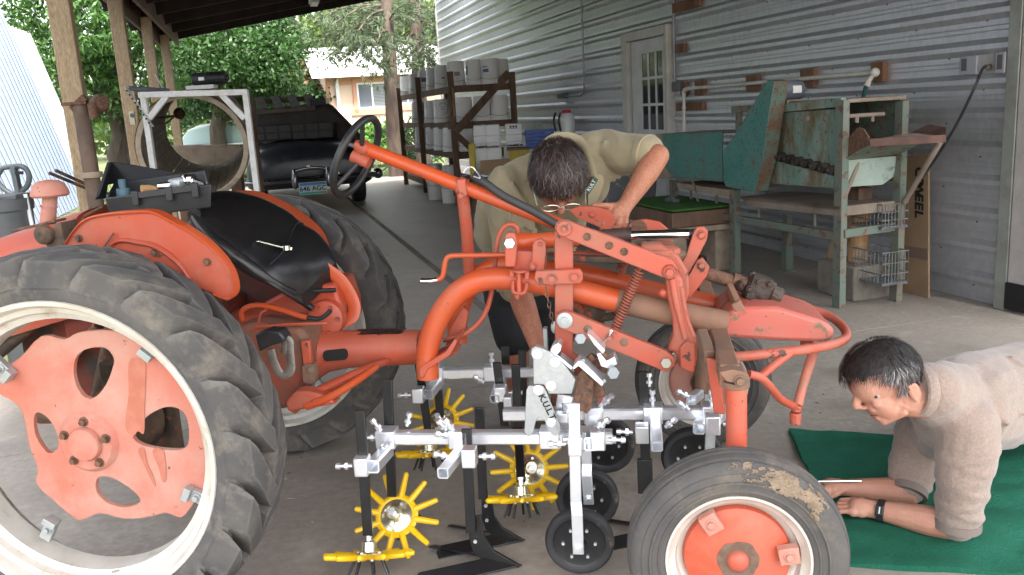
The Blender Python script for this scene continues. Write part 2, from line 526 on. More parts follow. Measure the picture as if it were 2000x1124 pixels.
jam = M('weathered_white_jamb', (.50, .47, .46), .6, col2=(.40, .36, .34), scale=6, fine=((.45, .42, .4), 30))
mb = MB()
mb.box(WW(-.30, .02, 2.38), (.44, .10, 4.42), (WA, WN, V((0, 0, 1))))
obj('door_jamb', mb, jam, wall, bev=.006)
mb = MB()
mb.box(WW(-.30, .025, .10), (.45, .115, .17), (WA, WN, V((0, 0, 1))))
obj('jamb_foot', mb, m_dark, wall, bev=.004)
def wbox(mb, x0, y0, x1, y1, t0, t1):
    xm, ym = (x0 + x1) / 2, (y0 + y1) / 2
    t = t1
    sa, sb = wallst(WP(x0, ym, t))[0], wallst(WP(x1, ym, t))[0]
    za, zb = WP(xm, y0, t).z, WP(xm, y1, t).z
    mb.box(WW((sa + sb) / 2, (t0 + t1) / 2, (za + zb) / 2), (abs(sa - sb), abs(t1 - t0), abs(za - zb)), (WA, WN, V((0, 0, 1))))
    return sa, sb, za, zb
# white door with nine panes
dr = obj('door', (lambda m: (wbox(m, 1238, 76, 1301, 500, .022, .06), m)[1])(MB()), m_white, wall, bev=.004)
sL, sR = wallst(WP(1220, 200, .07))[0], wallst(WP(1308, 200, .07))[0]
zT = WP(1262, 57, .07).z
mb = MB()
fw = abs(sL - sR)
mb.box(WW(sL - .075, .05, zT / 2), (.16, .10, zT), (WA, WN, V((0, 0, 1))))
mb.box(WW(sR + .035, .05, zT / 2), (.07, .10, zT), (WA, WN, V((0, 0, 1))))
mb.box(WW((sL + sR) / 2 - .02, .052, zT - .05), (fw - .22, .10, .10), (WA, WN, V((0, 0, 1))))
obj('door_frame', mb, M('cream_door_frame', (.62, .60, .55), .5, col2=(.52, .49, .43)), wall, bev=.005)
mb = MB(); sa, sb, za, zb = wbox(mb, 1254, 99, 1298, 256, .05, .064)
obj('window_glass', mb, m_glass, dr, sm=0)
mb = MB()
for k in range(4):
    s = sa + (sb - sa) * k / 3
    mb.box(WW(s, .066, (za + zb) / 2), (.03, .02, abs(za - zb) + .04), (WA, WN, V((0, 0, 1))))
    zq = za + (zb - za) * k / 3
    for q in range(3):
        mb.box(WW(sa + (sb - sa) * (q + .5) / 3, .0665, zq), (abs(sa - sb) / 3 - .031, .018, .03), (WA, WN, V((0, 0, 1))))
obj('muntins', mb, m_white, dr, sm=0)
# wooden blocks screwed to the wall
for bx in ((1312, 0, 1365, 20), (1319, 86, 1334, 104), (1356, 158, 1373, 186), (1456, 147, 1478, 179), (1562, 136, 1588, 171), (1700, 122, 1724, 161), (1320, 201, 1371, 217), (1328, 161, 1338, 187)):
    mb = MB(); wbox(mb, *bx, .0, .05)
    obj('wood_block', mb, m_cedar, wall, bev=.004)
# conduits and boxes
def conduit(px, box, label, t=.035):
    c = thing('conduit', label, 'conduit', tuple(WP(*px[-1], t)))
    mb = MB(); mb.tube(spl([WP(x, y, t) for x, y in px], 5), .013, 10)
    obj('pipe', mb, M('grey_conduit', (.30, .31, .33), .45, .5), c)
    mb = MB(); wbox(mb, *box, .0, .07); obj('junction_box', mb, m_grey, c, bev=.005)
conduit([(1134, -40), (1139, 100), (1141, 172), (1137, 184), (1128, 188), (1100, 188)], (1088, 183, 1101, 193), 'thin grey conduit bending to a small box left of the white door')
conduit([(1314, -60), (1316, 60), (1318, 163)], (1312, 160, 1327, 179), 'grey conduit running down beside the right edge of the white door')
pv = thing('water_pipe', 'white plastic water pipe along the wall above the green machine', 'pipe', tuple(WP(1335, 260, .07)))
mb = MB()
mb.tube([WP(1336, 300, .08), WP(1336, 180, .08)], .017, 12)
mb.tube([WP(1352, 173, .08), WP(1560, 155, .08), WP(1708, 142, .08)], .017, 12)
obj('pipe', mb, m_pvc, pv)
mb = MB(); mb.tube(spl([WP(1336, 190, .08), WP(1336, 179, .08), WP(1342, 174, .08), WP(1356, 172, .08)], 4), .022, 12)
mb.ball(WP(1709, 142, .09), .034); mb.cyl(WP(1336, 209, .08), WP(1336, 213, .08), .023)
obj('elbow', mb, m_pvc, pv)
mb = MB(); mb.tube([WP(1703, 150, .1), WP(1696, 160, .13)], .018, 10); mb.tube([WP(1696, 160, .13), WP(1692, 170, .15)], .023, 8)
obj('valve', mb, m_pvc, pv, bev=.002)
mb = MB(); mb.tube(spl([WP(1692, 168, .15), WP(1688, 182, .19), WP(1684, 200, .25)], 4), .015, 10)
obj('green_hose', mb, M('green_hose', (.02, .10, .09), .5), pv)
for bx, lb in (((1873, 110, 1907, 147), 'grey outlet box with a dark slot, left one at the end of the wall'), ((1943, 102, 1963, 144), 'tall grey outlet box nearest the corner of the wall')):
    mb = MB(); wbox(mb, *bx, .0, .075)
    o = obj('outlet_box', mb, M('grey_box', (.42, .42, .46), .45, .3), label=lb, cat='outlet box', bev=.006)
    mb = MB(); wbox(mb, bx[0] + 4, bx[1] + 5, bx[0] + 14, bx[3] - 8, .07, .079); obj('outlet_slot', mb, m_greyp, o)
sk = thing('power_cable', 'black power cable hanging from the socket beside the wall corner', 'cable', tuple(WP(1925, 130, .1)))
mb = MB(); wbox(mb, 1912, 106, 1942, 141, .0, .03); obj('socket_plate', mb, M('pale_plate', (.40, .40, .38), .5), sk, bev=.004)
mb = MB(); mb.cyl(WP(1932, 132, .03), WP(1925, 131, .10), .022, .016); obj('plug', mb, m_concb, sk)
mb = MB(); mb.tube(spl([WP(1926, 130, .10), WP(1918, 137, .16), WP(1905, 168, .22), WP(1870, 240, .24), WP(1828, 310, .26), WP(1790, 362, .3), WP(1768, 402, .36)], 6), .009, 8); obj('cord', mb, m_blackp, sk)

# ---------------------------------------------------------------- open lean-to: posts, beams, roof
shed = thing('lean_to', 'open lean-to with tan wooden posts and a dark board roof', 'shed', tuple(WW(6, PT, 0)))
far_s = wallst(WP(335, 85, PT))[0]
pz = 2.92
def zroof(t): return pz + .20 + .165 * (PT - t)
for px, py, q in ((131, 100, 1), (246, 150, .95), (300, 150, .9), (331, 150, .9)):
    s = wallst(WP(px, py, PT))[0]
    mb = MB()
    wd = .150 * q
    mb.box(WW(s, PT, pz / 2 - .06), (wd, wd, pz + .1), (WA, WN, V((0, 0, 1))))
    obj('post', mb, m_post, shed, bev=.008)
ROOF0, ROOF1 = -5.2, far_s + .25
mb = MB()
for tt, zz, hh in ((PT + .10, pz - .12, .26), (PT - .10, pz - .03, .24)):
    mb.box(WW((ROOF0 + ROOF1) / 2, tt, zz + .1), (ROOF1 - ROOF0 - .1, .045, hh), (WA, WN, V((0, 0, 1))))
obj('beam', mb, m_wood, shed, bev=.004)
T0, T1 = 0.0, PT + .45
mb = MB()
nb = int((ROOF1 - ROOF0) / .19)
for i in range(nb):                        # roof boards running down the slope
    a = ROOF0 + (ROOF1 - ROOF0) * i / nb
    b_ = a + (ROOF1 - ROOF0) / nb - .006
    dz = random.uniform(0, .006)
    mb.hexa([WW(a, T0, zroof(T0) + dz), WW(b_, T0, zroof(T0) + dz), WW(b_, T1, zroof(T1) + dz), WW(a, T1, zroof(T1) + dz),
             WW(a, T0, zroof(T0) + .03), WW(b_, T0, zroof(T0) + .03), WW(b_, T1, zroof(T1) + .03), WW(a, T1, zroof(T1) + .03)])
mb.hexa([WW(ROOF0, T0, zroof(T0) + .034), WW(ROOF1, T0, zroof(T0) + .034), WW(ROOF1, T1, zroof(T1) + .034), WW(ROOF0, T1, zroof(T1) + .034),
         WW(ROOF0, T0, zroof(T0) + .06), WW(ROOF1, T0, zroof(T0) + .06), WW(ROOF1, T1, zroof(T1) + .06), WW(ROOF0, T1, zroof(T1) + .06)])
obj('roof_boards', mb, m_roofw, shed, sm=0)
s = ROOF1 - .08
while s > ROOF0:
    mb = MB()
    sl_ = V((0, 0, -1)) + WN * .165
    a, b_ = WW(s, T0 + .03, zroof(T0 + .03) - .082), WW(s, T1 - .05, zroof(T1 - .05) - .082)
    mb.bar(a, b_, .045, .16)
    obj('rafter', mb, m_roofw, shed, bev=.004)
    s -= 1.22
p = on(614, 4, WW(0, 0, zroof(0) - .2), V((0, 0, 1)) + WN * .165)
lamp = thing('ceiling_light', 'small unlit light fixture under the dark roof', 'light fixture', tuple(p))
mb = MB(); mb.box(p + V((0, 0, .02)), (.5, .16, .05), (WA, WN, V((0, 0, 1)))); obj('housing', mb, m_white, lamp, bev=.006)
mb = MB(); mb.box(p - V((0, 0, .028)), (.44, .12, .04), (WA, WN, V((0, 0, 1)))); obj('cover', mb, m_jug, lamp, bev=.01)

# ---------------------------------------------------------------- white ribbed building on the left
B0 = YP(166, 398, 13.0)
E0 = on(-2, 18, B0, WA)
upd = (E0 - B0)
wb = thing('ribbed_building', 'bright white building with steep ribbed metal side on the left', 'building', tuple(B0))
m_wrib = M('white_ribbed_metal', (.52, .56, .62), .45, col2=(.46, .50, .56), scale=2, patch=[((.50, .45, .36), 1.5, .58, .72, .6)])
nrm = WN.cross(upd).normalized()
rn = upd.cross(WA).normalized()
if rn.dot(EYE - B0) < 0: rn = -rn
mb = MB()
def ribbed(B, up_, ln, st=.21):
    prof = []
    d = 0
    while d < ln:
        prof += [(d, 0), (d + .09, 0), (d + .105, .035), (d + .135, .035), (d + .15, 0)]; d += st
    b = len(mb.v)
    for h in (0, 1): mb.v += [B - WA * x + rn * y + up_ * h for x, y in prof]
    n = len(prof)
    for k in range(n - 1): mb.f.append((b + k, b + k + 1, b + n + k + 1, b + n + k))
ribbed(B0, upd * 1.45, 11)
obj('ribbed_side', mb, m_wrib, wb, sm=0, recalc=False)
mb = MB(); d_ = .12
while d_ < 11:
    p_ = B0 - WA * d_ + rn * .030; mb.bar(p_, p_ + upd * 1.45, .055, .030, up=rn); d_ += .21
obj('rib_shade_strips', mb, M('blue_grey_rib_shade', (.22, .27, .36), .5), wb, kind='stuff', sm=0)  # blue-grey strips on the ribs paint in their bluish shading
mb = MB()
B1 = B0 + WA * 2.2 - rn * .15 - upd.normalized() * .1
ribbed(B1, upd * 1.0, 2.1, .21)
obj('end_bay', mb, M('grey_ribbed_metal', (.42, .45, .45), .4, col2=(.36, .38, .38)), wb, sm=0, recalc=False)
mb = MB()
mb.prism([B0 + WA * .02, B0 + WA * .02 + upd * 1.45, B0 + WA * .02 + upd * 1.45 + WN * 4, B0 + WA * .02 + WN * 5, ], -WA * .02)
obj('gable_end', mb, m_wrib, wb, sm=0)
mb = MB()
c0, c1 = WW(0, 0, 0), 0
q = B0 + rn * .02
mb.box(q - WA * 5.4 - V((0, 0, .22)) - WN * .12, (11, .34, .42), (WA, WN, V((0, 0, 1))))
obj('timber_curb', mb, M('mossy_timber', (.11, .13, .045), .9, col2=(.055, .045, .03), scale=3, lo=.4, hi=.6, bump=.3), label='mossy timber curb along the foot of the white ribbed building', cat='curb', bev=.02)

# ---------------------------------------------------------------- pink house
HA = R(16)
HX, HY = V((math.cos(HA), math.sin(HA), 0)), V((-math.sin(HA), math.cos(HA), 0))
hb = YP(641, 200, 30.0); hb.z = -.1
house = thing('house', 'pink house with white roof and salmon window trim', 'house', tuple(hb))
EZ = YP(641, 149, 30).z
def HP(x, y, z): return hb + HX * x + HY * y + V((0, 0, z + .1))
def hbox(mb, x0, x1, y0, y1, z0, z1):
    return mb.box(HP((x0 + x1) / 2, (y0 + y1) / 2, (z0 + z1) / 2), (abs(x1 - x0), abs(y1 - y0), abs(z1 - z0)), (HX, HY, V((0, 0, 1))))
m_pinkw = M('pink_house_siding', (.66, .49, .39), .8, col2=(.62, .45, .355), scale=1.5, stretch=(6, 6, .3))
m_salm = M('salmon_trim', (.52, .26, .17), .7)
mb = MB()
mb.prism([HP(0, 0, -.1), HP(0, 7, -.1), HP(0, 7, EZ), HP(0, 3.5, EZ + 1.0), HP(0, 0, EZ)], HX * 11)
obj('wall', mb, m_pinkw, house, sm=0)
mb = MB()
for sgn in (0, 1):
    y0, y1 = (-.55, 3.5) if sgn == 0 else (7.55, 3.5)
    z0, z1 = EZ - .08, EZ + 1.1
    mb.hexa([HP(-.5, y0, z0), HP(11.5, y0, z0), HP(11.5, y1, z1), HP(-.5, y1, z1), HP(-.5, y0, z0 + .1), HP(11.5, y0, z0 + .1), HP(11.5, y1, z1 + .1), HP(-.5, y1, z1 + .1)])
obj('roof', mb, M('white_metal_roof', (.80, .80, .80), .5, col2=(.72, .71, .70), scale=3), house, sm=0)
mb = MB(); hbox(mb, -.02, 11, -.03, -.002, EZ - .32, EZ - .04); hbox(mb, -.04, .10, -.04, -.003, 0, EZ - .33)
obj('trim', mb, m_salm, house, sm=0)
mb = MB(); hbox(mb, .28, .40, -.12, -.03, .1, EZ - .1); obj('downspout', mb, m_white, house, bev=.01)
hsc = 30.5 / 1680
def hwin(x0, x1, y0, y1, slats):
    # x along the wall from pixel, z from pixel
    p0 = on(x0, y1, hb, HY); p1 = on(x1, y0, hb, HY)
    a0, a1 = (p0 - hb).dot(HX), (p1 - hb).dot(HX)
    z0, z1 = p0.z, p1.z
    mb = MB(); t = .14
    for bx in ((a0 - t, a0, z0 - t, z1 + t), (a1, a1 + t, z0 - t, z1 + t), (a0, a1, z1, z1 + t), (a0 - .25, a1 + .25, z0 - .2, z0)): hbox(mb, bx[0], bx[1], -.06, -.004, bx[2], bx[3])
    f = obj('window', mb, m_salm, house, sm=0)
    mb = MB(); t = .06
    for bx in ((a0, a0 + t, z0, z1), (a1 - t, a1, z0, z1), (a0 + t, a1 - t, z1 - t, z1), (a0 + t, a1 - t, z0, z0 + t), ((a0 + a1) / 2 - .03, (a0 + a1) / 2 + .03, z0 + t, z1 - t)): hbox(mb, bx[0], bx[1], -.05, -.012, bx[2], bx[3])
    obj('sash', mb, m_white, f, sm=0)
    mb = MB(); hbox(mb, a0 + .01, a1 - .01, -.025, -.003, z0 + .01, z1 - .01); obj('pane', mb, M('window_pane', (.12, .14, .17), .1, spec=.8), f, sm=0)
    if slats:
        mb = MB()
        for k in range(16):
            zq = z0 + .08 + (z1 - z0 - .16) * k / 15
            hbox(mb, (a0 + a1) / 2 + .04, a1 - .07, -.034, -.027, zq, zq + .025)
        obj('blind', mb, M('blind_slats', (.26, .27, .28), .6), f, sm=0)
hwin(700, 754, 160, 214, True)
hwin(778, 812, 155, 205, False)

# ---------------------------------------------------------------- vegetation
def leafmat(name, c1, c2, tr=.35):
    m = bpy.data.materials.new(name); m.use_nodes = True
    t = m.node_tree; N, L = t.nodes, t.links
    p = N['Principled BSDF']; p.inputs['Roughness'].default_value = .5
    ge = N.new('ShaderNodeNewGeometry')
    x = N.new('ShaderNodeMix'); x.data_type = 'RGBA'
    x.inputs[6].default_value = (*c1, 1); x.inputs[7].default_value = (*c2, 1)
    L.new(ge.outputs['Random Per Island'], x.inputs[0])
    L.new(x.outputs[2], p.inputs['Base Color'])
    tl = N.new('ShaderNodeBsdfTranslucent'); L.new(x.outputs[2], tl.inputs[0])
    ms = N.new('ShaderNodeMixShader'); ms.inputs[0].default_value = tr
    L.new(p.outputs[0], ms.inputs[1]); L.new(tl.outputs[0], ms.inputs[2])
    L.new(ms.outputs[0], N['Material Output'].inputs[0])
    return m
m_bark = M('tree_bark', (.085, .065, .05), .9, col2=(.045, .035, .028), scale=9, stretch=(1, 1, .2), bump=.5, bscale=14)
m_barkp = M('pine_bark', (.12, .085, .065), .9, col2=(.06, .045, .038), scale=7, stretch=(1, 1, .25), bump=.6, bscale=14)
rnd = random.Random(5)
def rdir():
    while True:
        v = V((rnd.uniform(-1, 1), rnd.uniform(-1, 1), rnd.uniform(-1, 1)))
        if .05 < v.length < 1: return v
def leaves(mb, c, rad, n, L, W, droop=0.0):
    for _ in range(n):
        p = c + V((rnd.gauss(0, .45) * rad[0], rnd.gauss(0, .45) * rad[1], rnd.gauss(0, .45) * rad[2]))
        d = rdir().normalized(); d.z -= droop; d.normalize()
        s = d.cross(rdir()).normalized()
        l = L * rnd.uniform(.6, 1.3); w_ = W * rnd.uniform(.7, 1.2)
        b = len(mb.v)
        mb.v += [p, p + d * l * .5 + s * w_, p + d * l, p + d * l * .5 - s * w_]
        mb.f.append((b, b + 1, b + 2, b + 3))
def limb(mb, a, b, r0, r1, wob=.12, n=7):
    a, b = V(a), V(b)
    ln = (b - a).length
    pts = []
    for i in range(n):
        t = i / (n - 1)
        pts.append(a.lerp(b, t) + V((rnd.uniform(-1, 1), rnd.uniform(-1, 1), 0)) * wob * ln * .25 * math.sin(math.pi * t))
    mb.tube(pts, [r0 + (r1 - r0) * i / (n - 1) for i in range(n)], 9)
def tree(name, label, base, trunk_top, r, clumps, mat, bark, n, L, W, droop=.2, group=None, cr=.9, cat='tree', sub=9, cs=.42):
    t = thing(name, label, cat, tuple(base), 0, group)
    mb = MB()
    limb(mb, base, trunk_top, r, r * .6, .1, 9)
    for c, rad in clumps: limb(mb, V(base).lerp(V(trunk_top), rnd.uniform(.55, .98)), c, r * .38, r * .08, .25)
    obj('trunk', mb, bark, t)
    mb = MB()
    tot = sum(q[1][0] * q[1][2] for q in clumps)
    for c, rad in clumps:
        k = max(1, int(n * rad[0] * rad[2] / tot / sub))
        for _ in range(k):
            d = rdir(); d = d.normalized() * (rnd.random() ** .45)
            cc = c + V((d.x * rad[0], d.y * rad[1], d.z * rad[2])) * cr
            leaves(mb, cc, (cs, cs, cs * .7), sub, L, W, droop)
    obj('crown', mb, mat, t, sm=0, recalc=False)
    return t
lf1 = leafmat('ash_leaves', (.045, .115, .025), (.10, .21, .045), .42)
lf2 = leafmat('dark_leaves', (.020, .060, .014), (.055, .125, .028), .35)
lf3 = leafmat('light_leaves', (.07, .14, .02), (.17, .22, .05), .45)
lfr = leafmat('reddish_leaves', (.10, .09, .03), (.22, .12, .06), .3)
lfn = leafmat('pine_needles', (.045, .075, .035), (.11, .15, .075), .25)
lfs = leafmat('shrub_leaves', (.07, .17, .025), (.16, .30, .06), .45)
def gp_(px, y): p = YP(px, 300, y); p.z = -.1; return p
def cl(px, py, y, rx, rz): return (YP(px, py, y), (rx, rx * .9, rz))
tree('ash_tree', 'big leafy tree with drooping leaves behind the tan posts', gp_(232, 17), YP(215, 120, 17), .24,
     [cl(60, 40, 16, 1.0, .7), cl(120, 120, 16, .8, .7), cl(185, 40, 15.5, 1.0, .9), cl(195, 150, 16, .7, .7), cl(225, 90, 16, .8, .7), cl(275, 60, 16.5, .9, .7), cl(300, 170, 17.5, .8, .6), cl(90, 190, 18, .8, .6), cl(200, -40, 16, 1.5, .8), cl(60, -50, 16, 1.4, .8), cl(300, -30, 17, 1.3, .8), cl(210, 210, 17, .6, .5), cl(20, 90, 20, 1.2, .9), cl(130, 230, 20, 1, .6), cl(210, -180, 16, 1.8, 1.3), cl(20, -190, 17, 2.0, 1.4), cl(360, -170, 18, 1.7, 1.3), cl(120, -330, 17, 1.8, 1.2), cl(290, -320, 18, 1.6, 1.2)],
     lf1, m_bark, 36000, .145, .024, .7, sub=12, cs=.22)
tree('broadleaf_tree', 'dense dark green broadleaf tree beyond the end of the roof', gp_(420, 25), YP(430, 150, 25), .28,
     [cl(370, 120, 24, 1.3, 1.0), cl(430, 100, 23.5, 1.4, 1.1), cl(500, 110, 24, 1.3, 1.2), cl(545, 85, 25, 1.1, .9), cl(535, 160, 25, 1.0, .9), cl(470, 180, 25, 1.3, .8), cl(400, 190, 26, 1.2, .8), cl(360, 60, 25, 1.3, .9), cl(460, 30, 25, 1.8, 1), cl(560, 200, 27, .8, .6), cl(350, 210, 27, 1.1, .7), cl(430, -80, 25, 1.8, 1.3), cl(330, -40, 25, 1.6, 1.2), cl(530, -30, 26, 1.6, 1.2), cl(450, -220, 26, 1.6, 1.2), cl(520, 220, 27, 1.2, .6)],
     lf2, m_bark, 44000, .14, .038, .4, sub=12, cs=.30)
tree('sunlit_tree', 'pale sunlit tree with sky gaps between dark tree and pines', gp_(640, 37), YP(650, 60, 37), .3,
     [cl(615, 70, 35, 1.5, 1.2), cl(660, 50, 36, 1.6, 1.2), cl(700, 80, 36, 1.5, 1.0), cl(640, 105, 37, 1.2, .7), cl(740, 50, 37, 1.6, 1.2), cl(820, 40, 37, 1.6, 1.6), cl(700, 10, 37, 2, 1), cl(850, 90, 38, 1.2, 1)],
     lf3, m_bark, 12000, .20, .06, .3, sub=10, cs=.42)
tree('reddish_bush', 'loose green and reddish bush left of the pink house', gp_(590, 33), YP(590, 200, 33), .08,
     [cl(590, 150, 33, .8, .7), cl(600, 190, 32, .9, .6), cl(575, 185, 33, .8, .6), cl(605, 225, 31, .8, .6), cl(560, 225, 32, 1.0, .6)], lfr, m_bark, 3200, .22, .07, .2, cat='bush', cs=.4)
tree('round_bush', 'green bush at the corner of the pink house behind the dark car', gp_(606, 29.3), YP(606, 220, 29.3), .06,
     [cl(600, 215, 29.5, .6, .5), cl(612, 190, 30, .5, .5), cl(585, 235, 29, .9, .5)], lf2, m_bark, 2200, .16, .05, .2, cat='bush', cs=.3)
def pine(px, y, r, top, label, brs):
    b = gp_(px, y)
    t = thing('pine_tree', label, 'pine tree', tuple(b), 0, 'pines by the house')
    mb = MB(); limb(mb, b, YP(top[0], top[1], y), r, r * .72, .03, 10)
    mn = MB()
    for (x0, y0, x1, y1, dy) in brs:
        a, c = YP(x0, y0, y), YP(x1, y1, y + dy)
        mid = a.lerp(c, .5) + V((0, 0, .12))
        pts = spl([a, mid, c], 5)
        mb.tube(pts, [.035 - .025 * i / (len(pts) - 1) for i in range(len(pts))], 6)
        for k in range(60):
            q = pts[min(len(pts) - 1, int(len(pts) * (1 - rnd.random() ** 1.5 * .75)))]
            cc = q + V((rnd.gauss(0, .22), rnd.gauss(0, .30), rnd.gauss(-.06, .16)))
            ax = (rdir().normalized() + (c - a).normalized() * .8).normalized()
            for _ in range(9):
                d = (ax + rdir() * .7).normalized(); d.z -= .25; d.normalize()
                s_ = d.cross(rdir()).normalized() * .009
                bb = len(mn.v)
                l = rnd.uniform(.16, .30)
                mn.v += [cc - s_, cc + s_, cc + d * l]; mn.f.append((bb, bb + 1, bb + 2))
    obj('trunk', mb, m_barkp, t)
    obj('crown', mn, lfn, t, sm=0, recalc=False)
pine(770, 20.6, .195, (752, -60), 'nearer dark pine trunk in front of the house window',
     [(757, 45, 800, 8, -1), (752, 80, 690, 100, 1), (756, 76, 650, 60, .5), (752, 60, 640, 110, 1.5), (750, 30, 670, 20, 0), (750, 10, 640, 55, -.6), (752, 20, 700, 60, -1.2), (753, 85, 720, 105, -1), (755, 40, 700, 85, 1), (755, 100, 800, 118, 1), (750, 0, 700, 25, 1), (760, 30, 720, 15, 2), (760, 120, 735, 142, -1.5), (756, 60, 735, 90, -1.6), (752, 30, 655, 85, -.5), (752, 50, 625, 85, .4), (752, 10, 610, 40, 0), (752, 66, 668, 118, 0)])
pine(826, 22.5, .20, (806, -80), 'second pine with paler bark behind the bucket shelf',
     [(812, 40, 860, 68, -.5), (810, 50, 772, 30, .5), (812, 90, 790, 142, -1), (813, 95, 845, 108, .4), (808, 30, 850, 20, -1), (812, 60, 775, 88, 1), (812, 40, 840, 40, 1.4), (815, 105, 850, 140, -.4), (815, 60, 785, 100, -.6), (815, 115, 850, 128, .6), (812, 20, 780, 12, .2), (812, 88, 850, 90, -.8)])
tree('low_shrub', 'bright green low shrub at the foot of the pink house', gp_(722, 28), YP(722, 285, 28), .04,
     [cl(705, 272, 27.5, .6, .42), cl(735, 268, 27, .7, .5), cl(690, 280, 28, .5, .35), cl(755, 285, 27, .5, .4), cl(720, 290, 26.5, .6, .3)], lfs, m_bark, 4200, .17, .06, .1, cat='shrub', cs=.25)
yu = thing('spiky_plant', 'dark spiky plant growing left of the bucket shelf', 'plant', tuple(gp_(800, 24)))
mb = MB()
for k in range(420):
    c = gp_(rnd.choice((780, 800, 815, 840)), rnd.uniform(23, 25)) + V((rnd.gauss(0, .2), 0, rnd.uniform(.2, 1.2)))
    d = (rdir() + V((0, 0, .35))).normalized(); l = rnd.uniform(.35, .7); s_ = d.cross(rdir()).normalized() * .022
    b = len(mb.v)
    mb.v += [c - s_, c + s_, c + d * l * .6 + s_ - V((0, 0, .02)), c + d * l - V((0, 0, .12)), c + d * l * .6 - s_ - V((0, 0, .02))]
    mb.f.append((b, b + 1, b + 2, b + 3, b + 4))
obj('leaves', mb, leafmat('spiky_leaves', (.035, .075, .03), (.09, .15, .06), .25), yu, sm=0, recalc=False)
mb = MB()
for px, y in ((780, 24.2), (800, 24), (815, 24), (840, 23.8)): limb(mb, gp_(px, y), gp_(px, y) + V((0, 0, 1.2)), .05, .03)
obj('stem', mb, m_bark, yu)
# grit and straw on the floor
mb = MB()
for k in range(520):
    p = G(rnd.uniform(450, 2000), rnd.uniform(470, 1124)) if k % 2 else WW(rnd.uniform(-3, 9), rnd.uniform(.05, PT - .2), 0)
    p.z = .001; a = rnd.uniform(0, 6.28); l = rnd.uniform(.004, .011) * (3.0 if k % 7 == 0 else 1); w_ = rnd.uniform(.002, .005)
    d = V((math.cos(a), math.sin(a), 0)); e = V((-d.y, d.x, 0)); b = len(mb.v)
    mb.v += [p - d * l - e * w_ * .4, p - d * l * .2 - e * w_, p + d * l, p + e * w_, p + V((0, 0, w_ * .9))]
    mb.f += [(b, b + 1, b + 4), (b + 1, b + 2, b + 4), (b + 2, b + 3, b + 4), (b + 3, b, b + 4)]
obj('floor_grit', mb, leafmat('grit', (.10, .08, .06), (.42, .36, .27), 0), label='bits of grit and straw scattered on the concrete floor', cat='grit', kind='stuff', sm=0)
# far belt of trees that closes the view
mb = MB()
for k in range(900):
    a = rnd.uniform(-1.25, .35)
    r_ = rnd.uniform(48, 60)
    c = V((math.sin(a) * r_, math.cos(a) * r_, rnd.uniform(0, 6.0) + 2.2 * noise.noise(V((a * 9, 0, 0)))))
    leaves(mb, c, (1.3, 1.3, .9), 22, .55, .2, .2)
obj('far_trees', mb, leafmat('far_foliage', (.05, .10, .025), (.13, .19, .05), .4), label='far belt of mixed trees and bushes', cat='trees', kind='stuff', sm=0, recalc=False)
mb = MB()
for k in range(14000):
    p = V((rnd.uniform(-16, 2), rnd.uniform(10, 34), -.12))
    s_, t_ = wallst(p)
    if -2 < s_ < SB + .3 and t_ < PT + .6: continue
    h = rnd.uniform(.05, .16); d = V((rnd.uniform(-.08, .08), rnd.uniform(-.08, .08), h))
    x = V((rnd.uniform(-1, 1), rnd.uniform(-1, 1), 0)).normalized() * .012
    b = len(mb.v); mb.v += [p - x, p + x, p + d]; mb.f.append((b, b + 1, b + 2))
obj('grass', mb, leafmat('grass_blades', (.07, .14, .03), (.16, .24, .07), .4), label='short green grass beyond the concrete floor', cat='grass', kind='stuff', sm=0, recalc=False)
# ================================================================ TRACTOR
trac = thing('tractor', 'old orange rear engine tractor with bare tube frame and muddy tyres', 'tractor', tuple(TO), TH)
EX, EY, EZV = V((1, 0, 0)), V((0, 1, 0)), V((0, 0, 1))
def TP(l, v): return [T(x, y, v) for x, y in l]
def plate(mb, l, v0, v1): return mb.prism(TP(l, v0), V((0, v1 - v0, 0)))
def tpt(*l): return [T(x, y, v) for x, y, v in l]
def part(name, mb, mat, parent=None, bev=0, sm=40, **k): return obj(name, mb, mat, parent or trac, local=True, bev=bev, sm=sm, **k)
# ---- rear wheels
RR = .563
HUBW = V((0, -.667, RR))
def rear_tyre():
    mb = MB()
    pr = [(.412, -.07), (.426, -.090), (.448, -.101), (.475, -.104), (.492, -.099), (.502, -.075), (.506, 0), (.502, .075), (.492, .099), (.475, .104), (.448, .101), (.426, .090), (.412, .07)]
    mb.lathe(pr, (0, 0, 0), (0, 1, 0), 72)
    N = 21
    for k in range(N):
        for s in (-1, 1):
            a0 = 2 * math.pi * (k + (.5 if s > 0 else 0)) / N
            rings = []
            for t in (0, .2, .45, .7, .88, 1.0, 1.12):
                h = s * (-.012 + .118 * min(t, 1))
                top = RR - .010 * t * t if t <= .9 else (RR - .010 - (.012 if t < 1.05 else .055) * (t - .88) / .2)
                if t > 1.05: h = s * .108; top = .500
                bot = .494 - (.02 if t > .6 else 0)
                ph = a0 + R(17) * (t ** 1.25) * (1)
                hw = R(3.7 + 2.0 * t)
                hb_ = hw + R(.8)
                rings.append([(bot, ph - hb_, h), (top, ph - hw, h), (top, ph + hw, h), (bot, ph + hb_, h)])
            b = len(mb.v)
            for r_ in rings:
                for (rr, ph, h) in r_: mb.v.append(V((rr * math.cos(ph), h, rr * math.sin(ph))))
            n = len(rings)
            for i in range(n - 1):
                for q in range(3): mb.f.append((b + i * 4 + q, b + i * 4 + q + 1, b + i * 4 + q + 5, b + i * 4 + q + 4))
            mb.f.append((b, b + 1, b + 2, b + 3)); mb.f.append(tuple(b + (n - 1) * 4 + q for q in (3, 2, 1, 0)))
    return mb
def shift(mb, d):
    m2 = MB(); m2.v = [p + V(d) for p in mb.v]; m2.f = list(mb.f); return m2
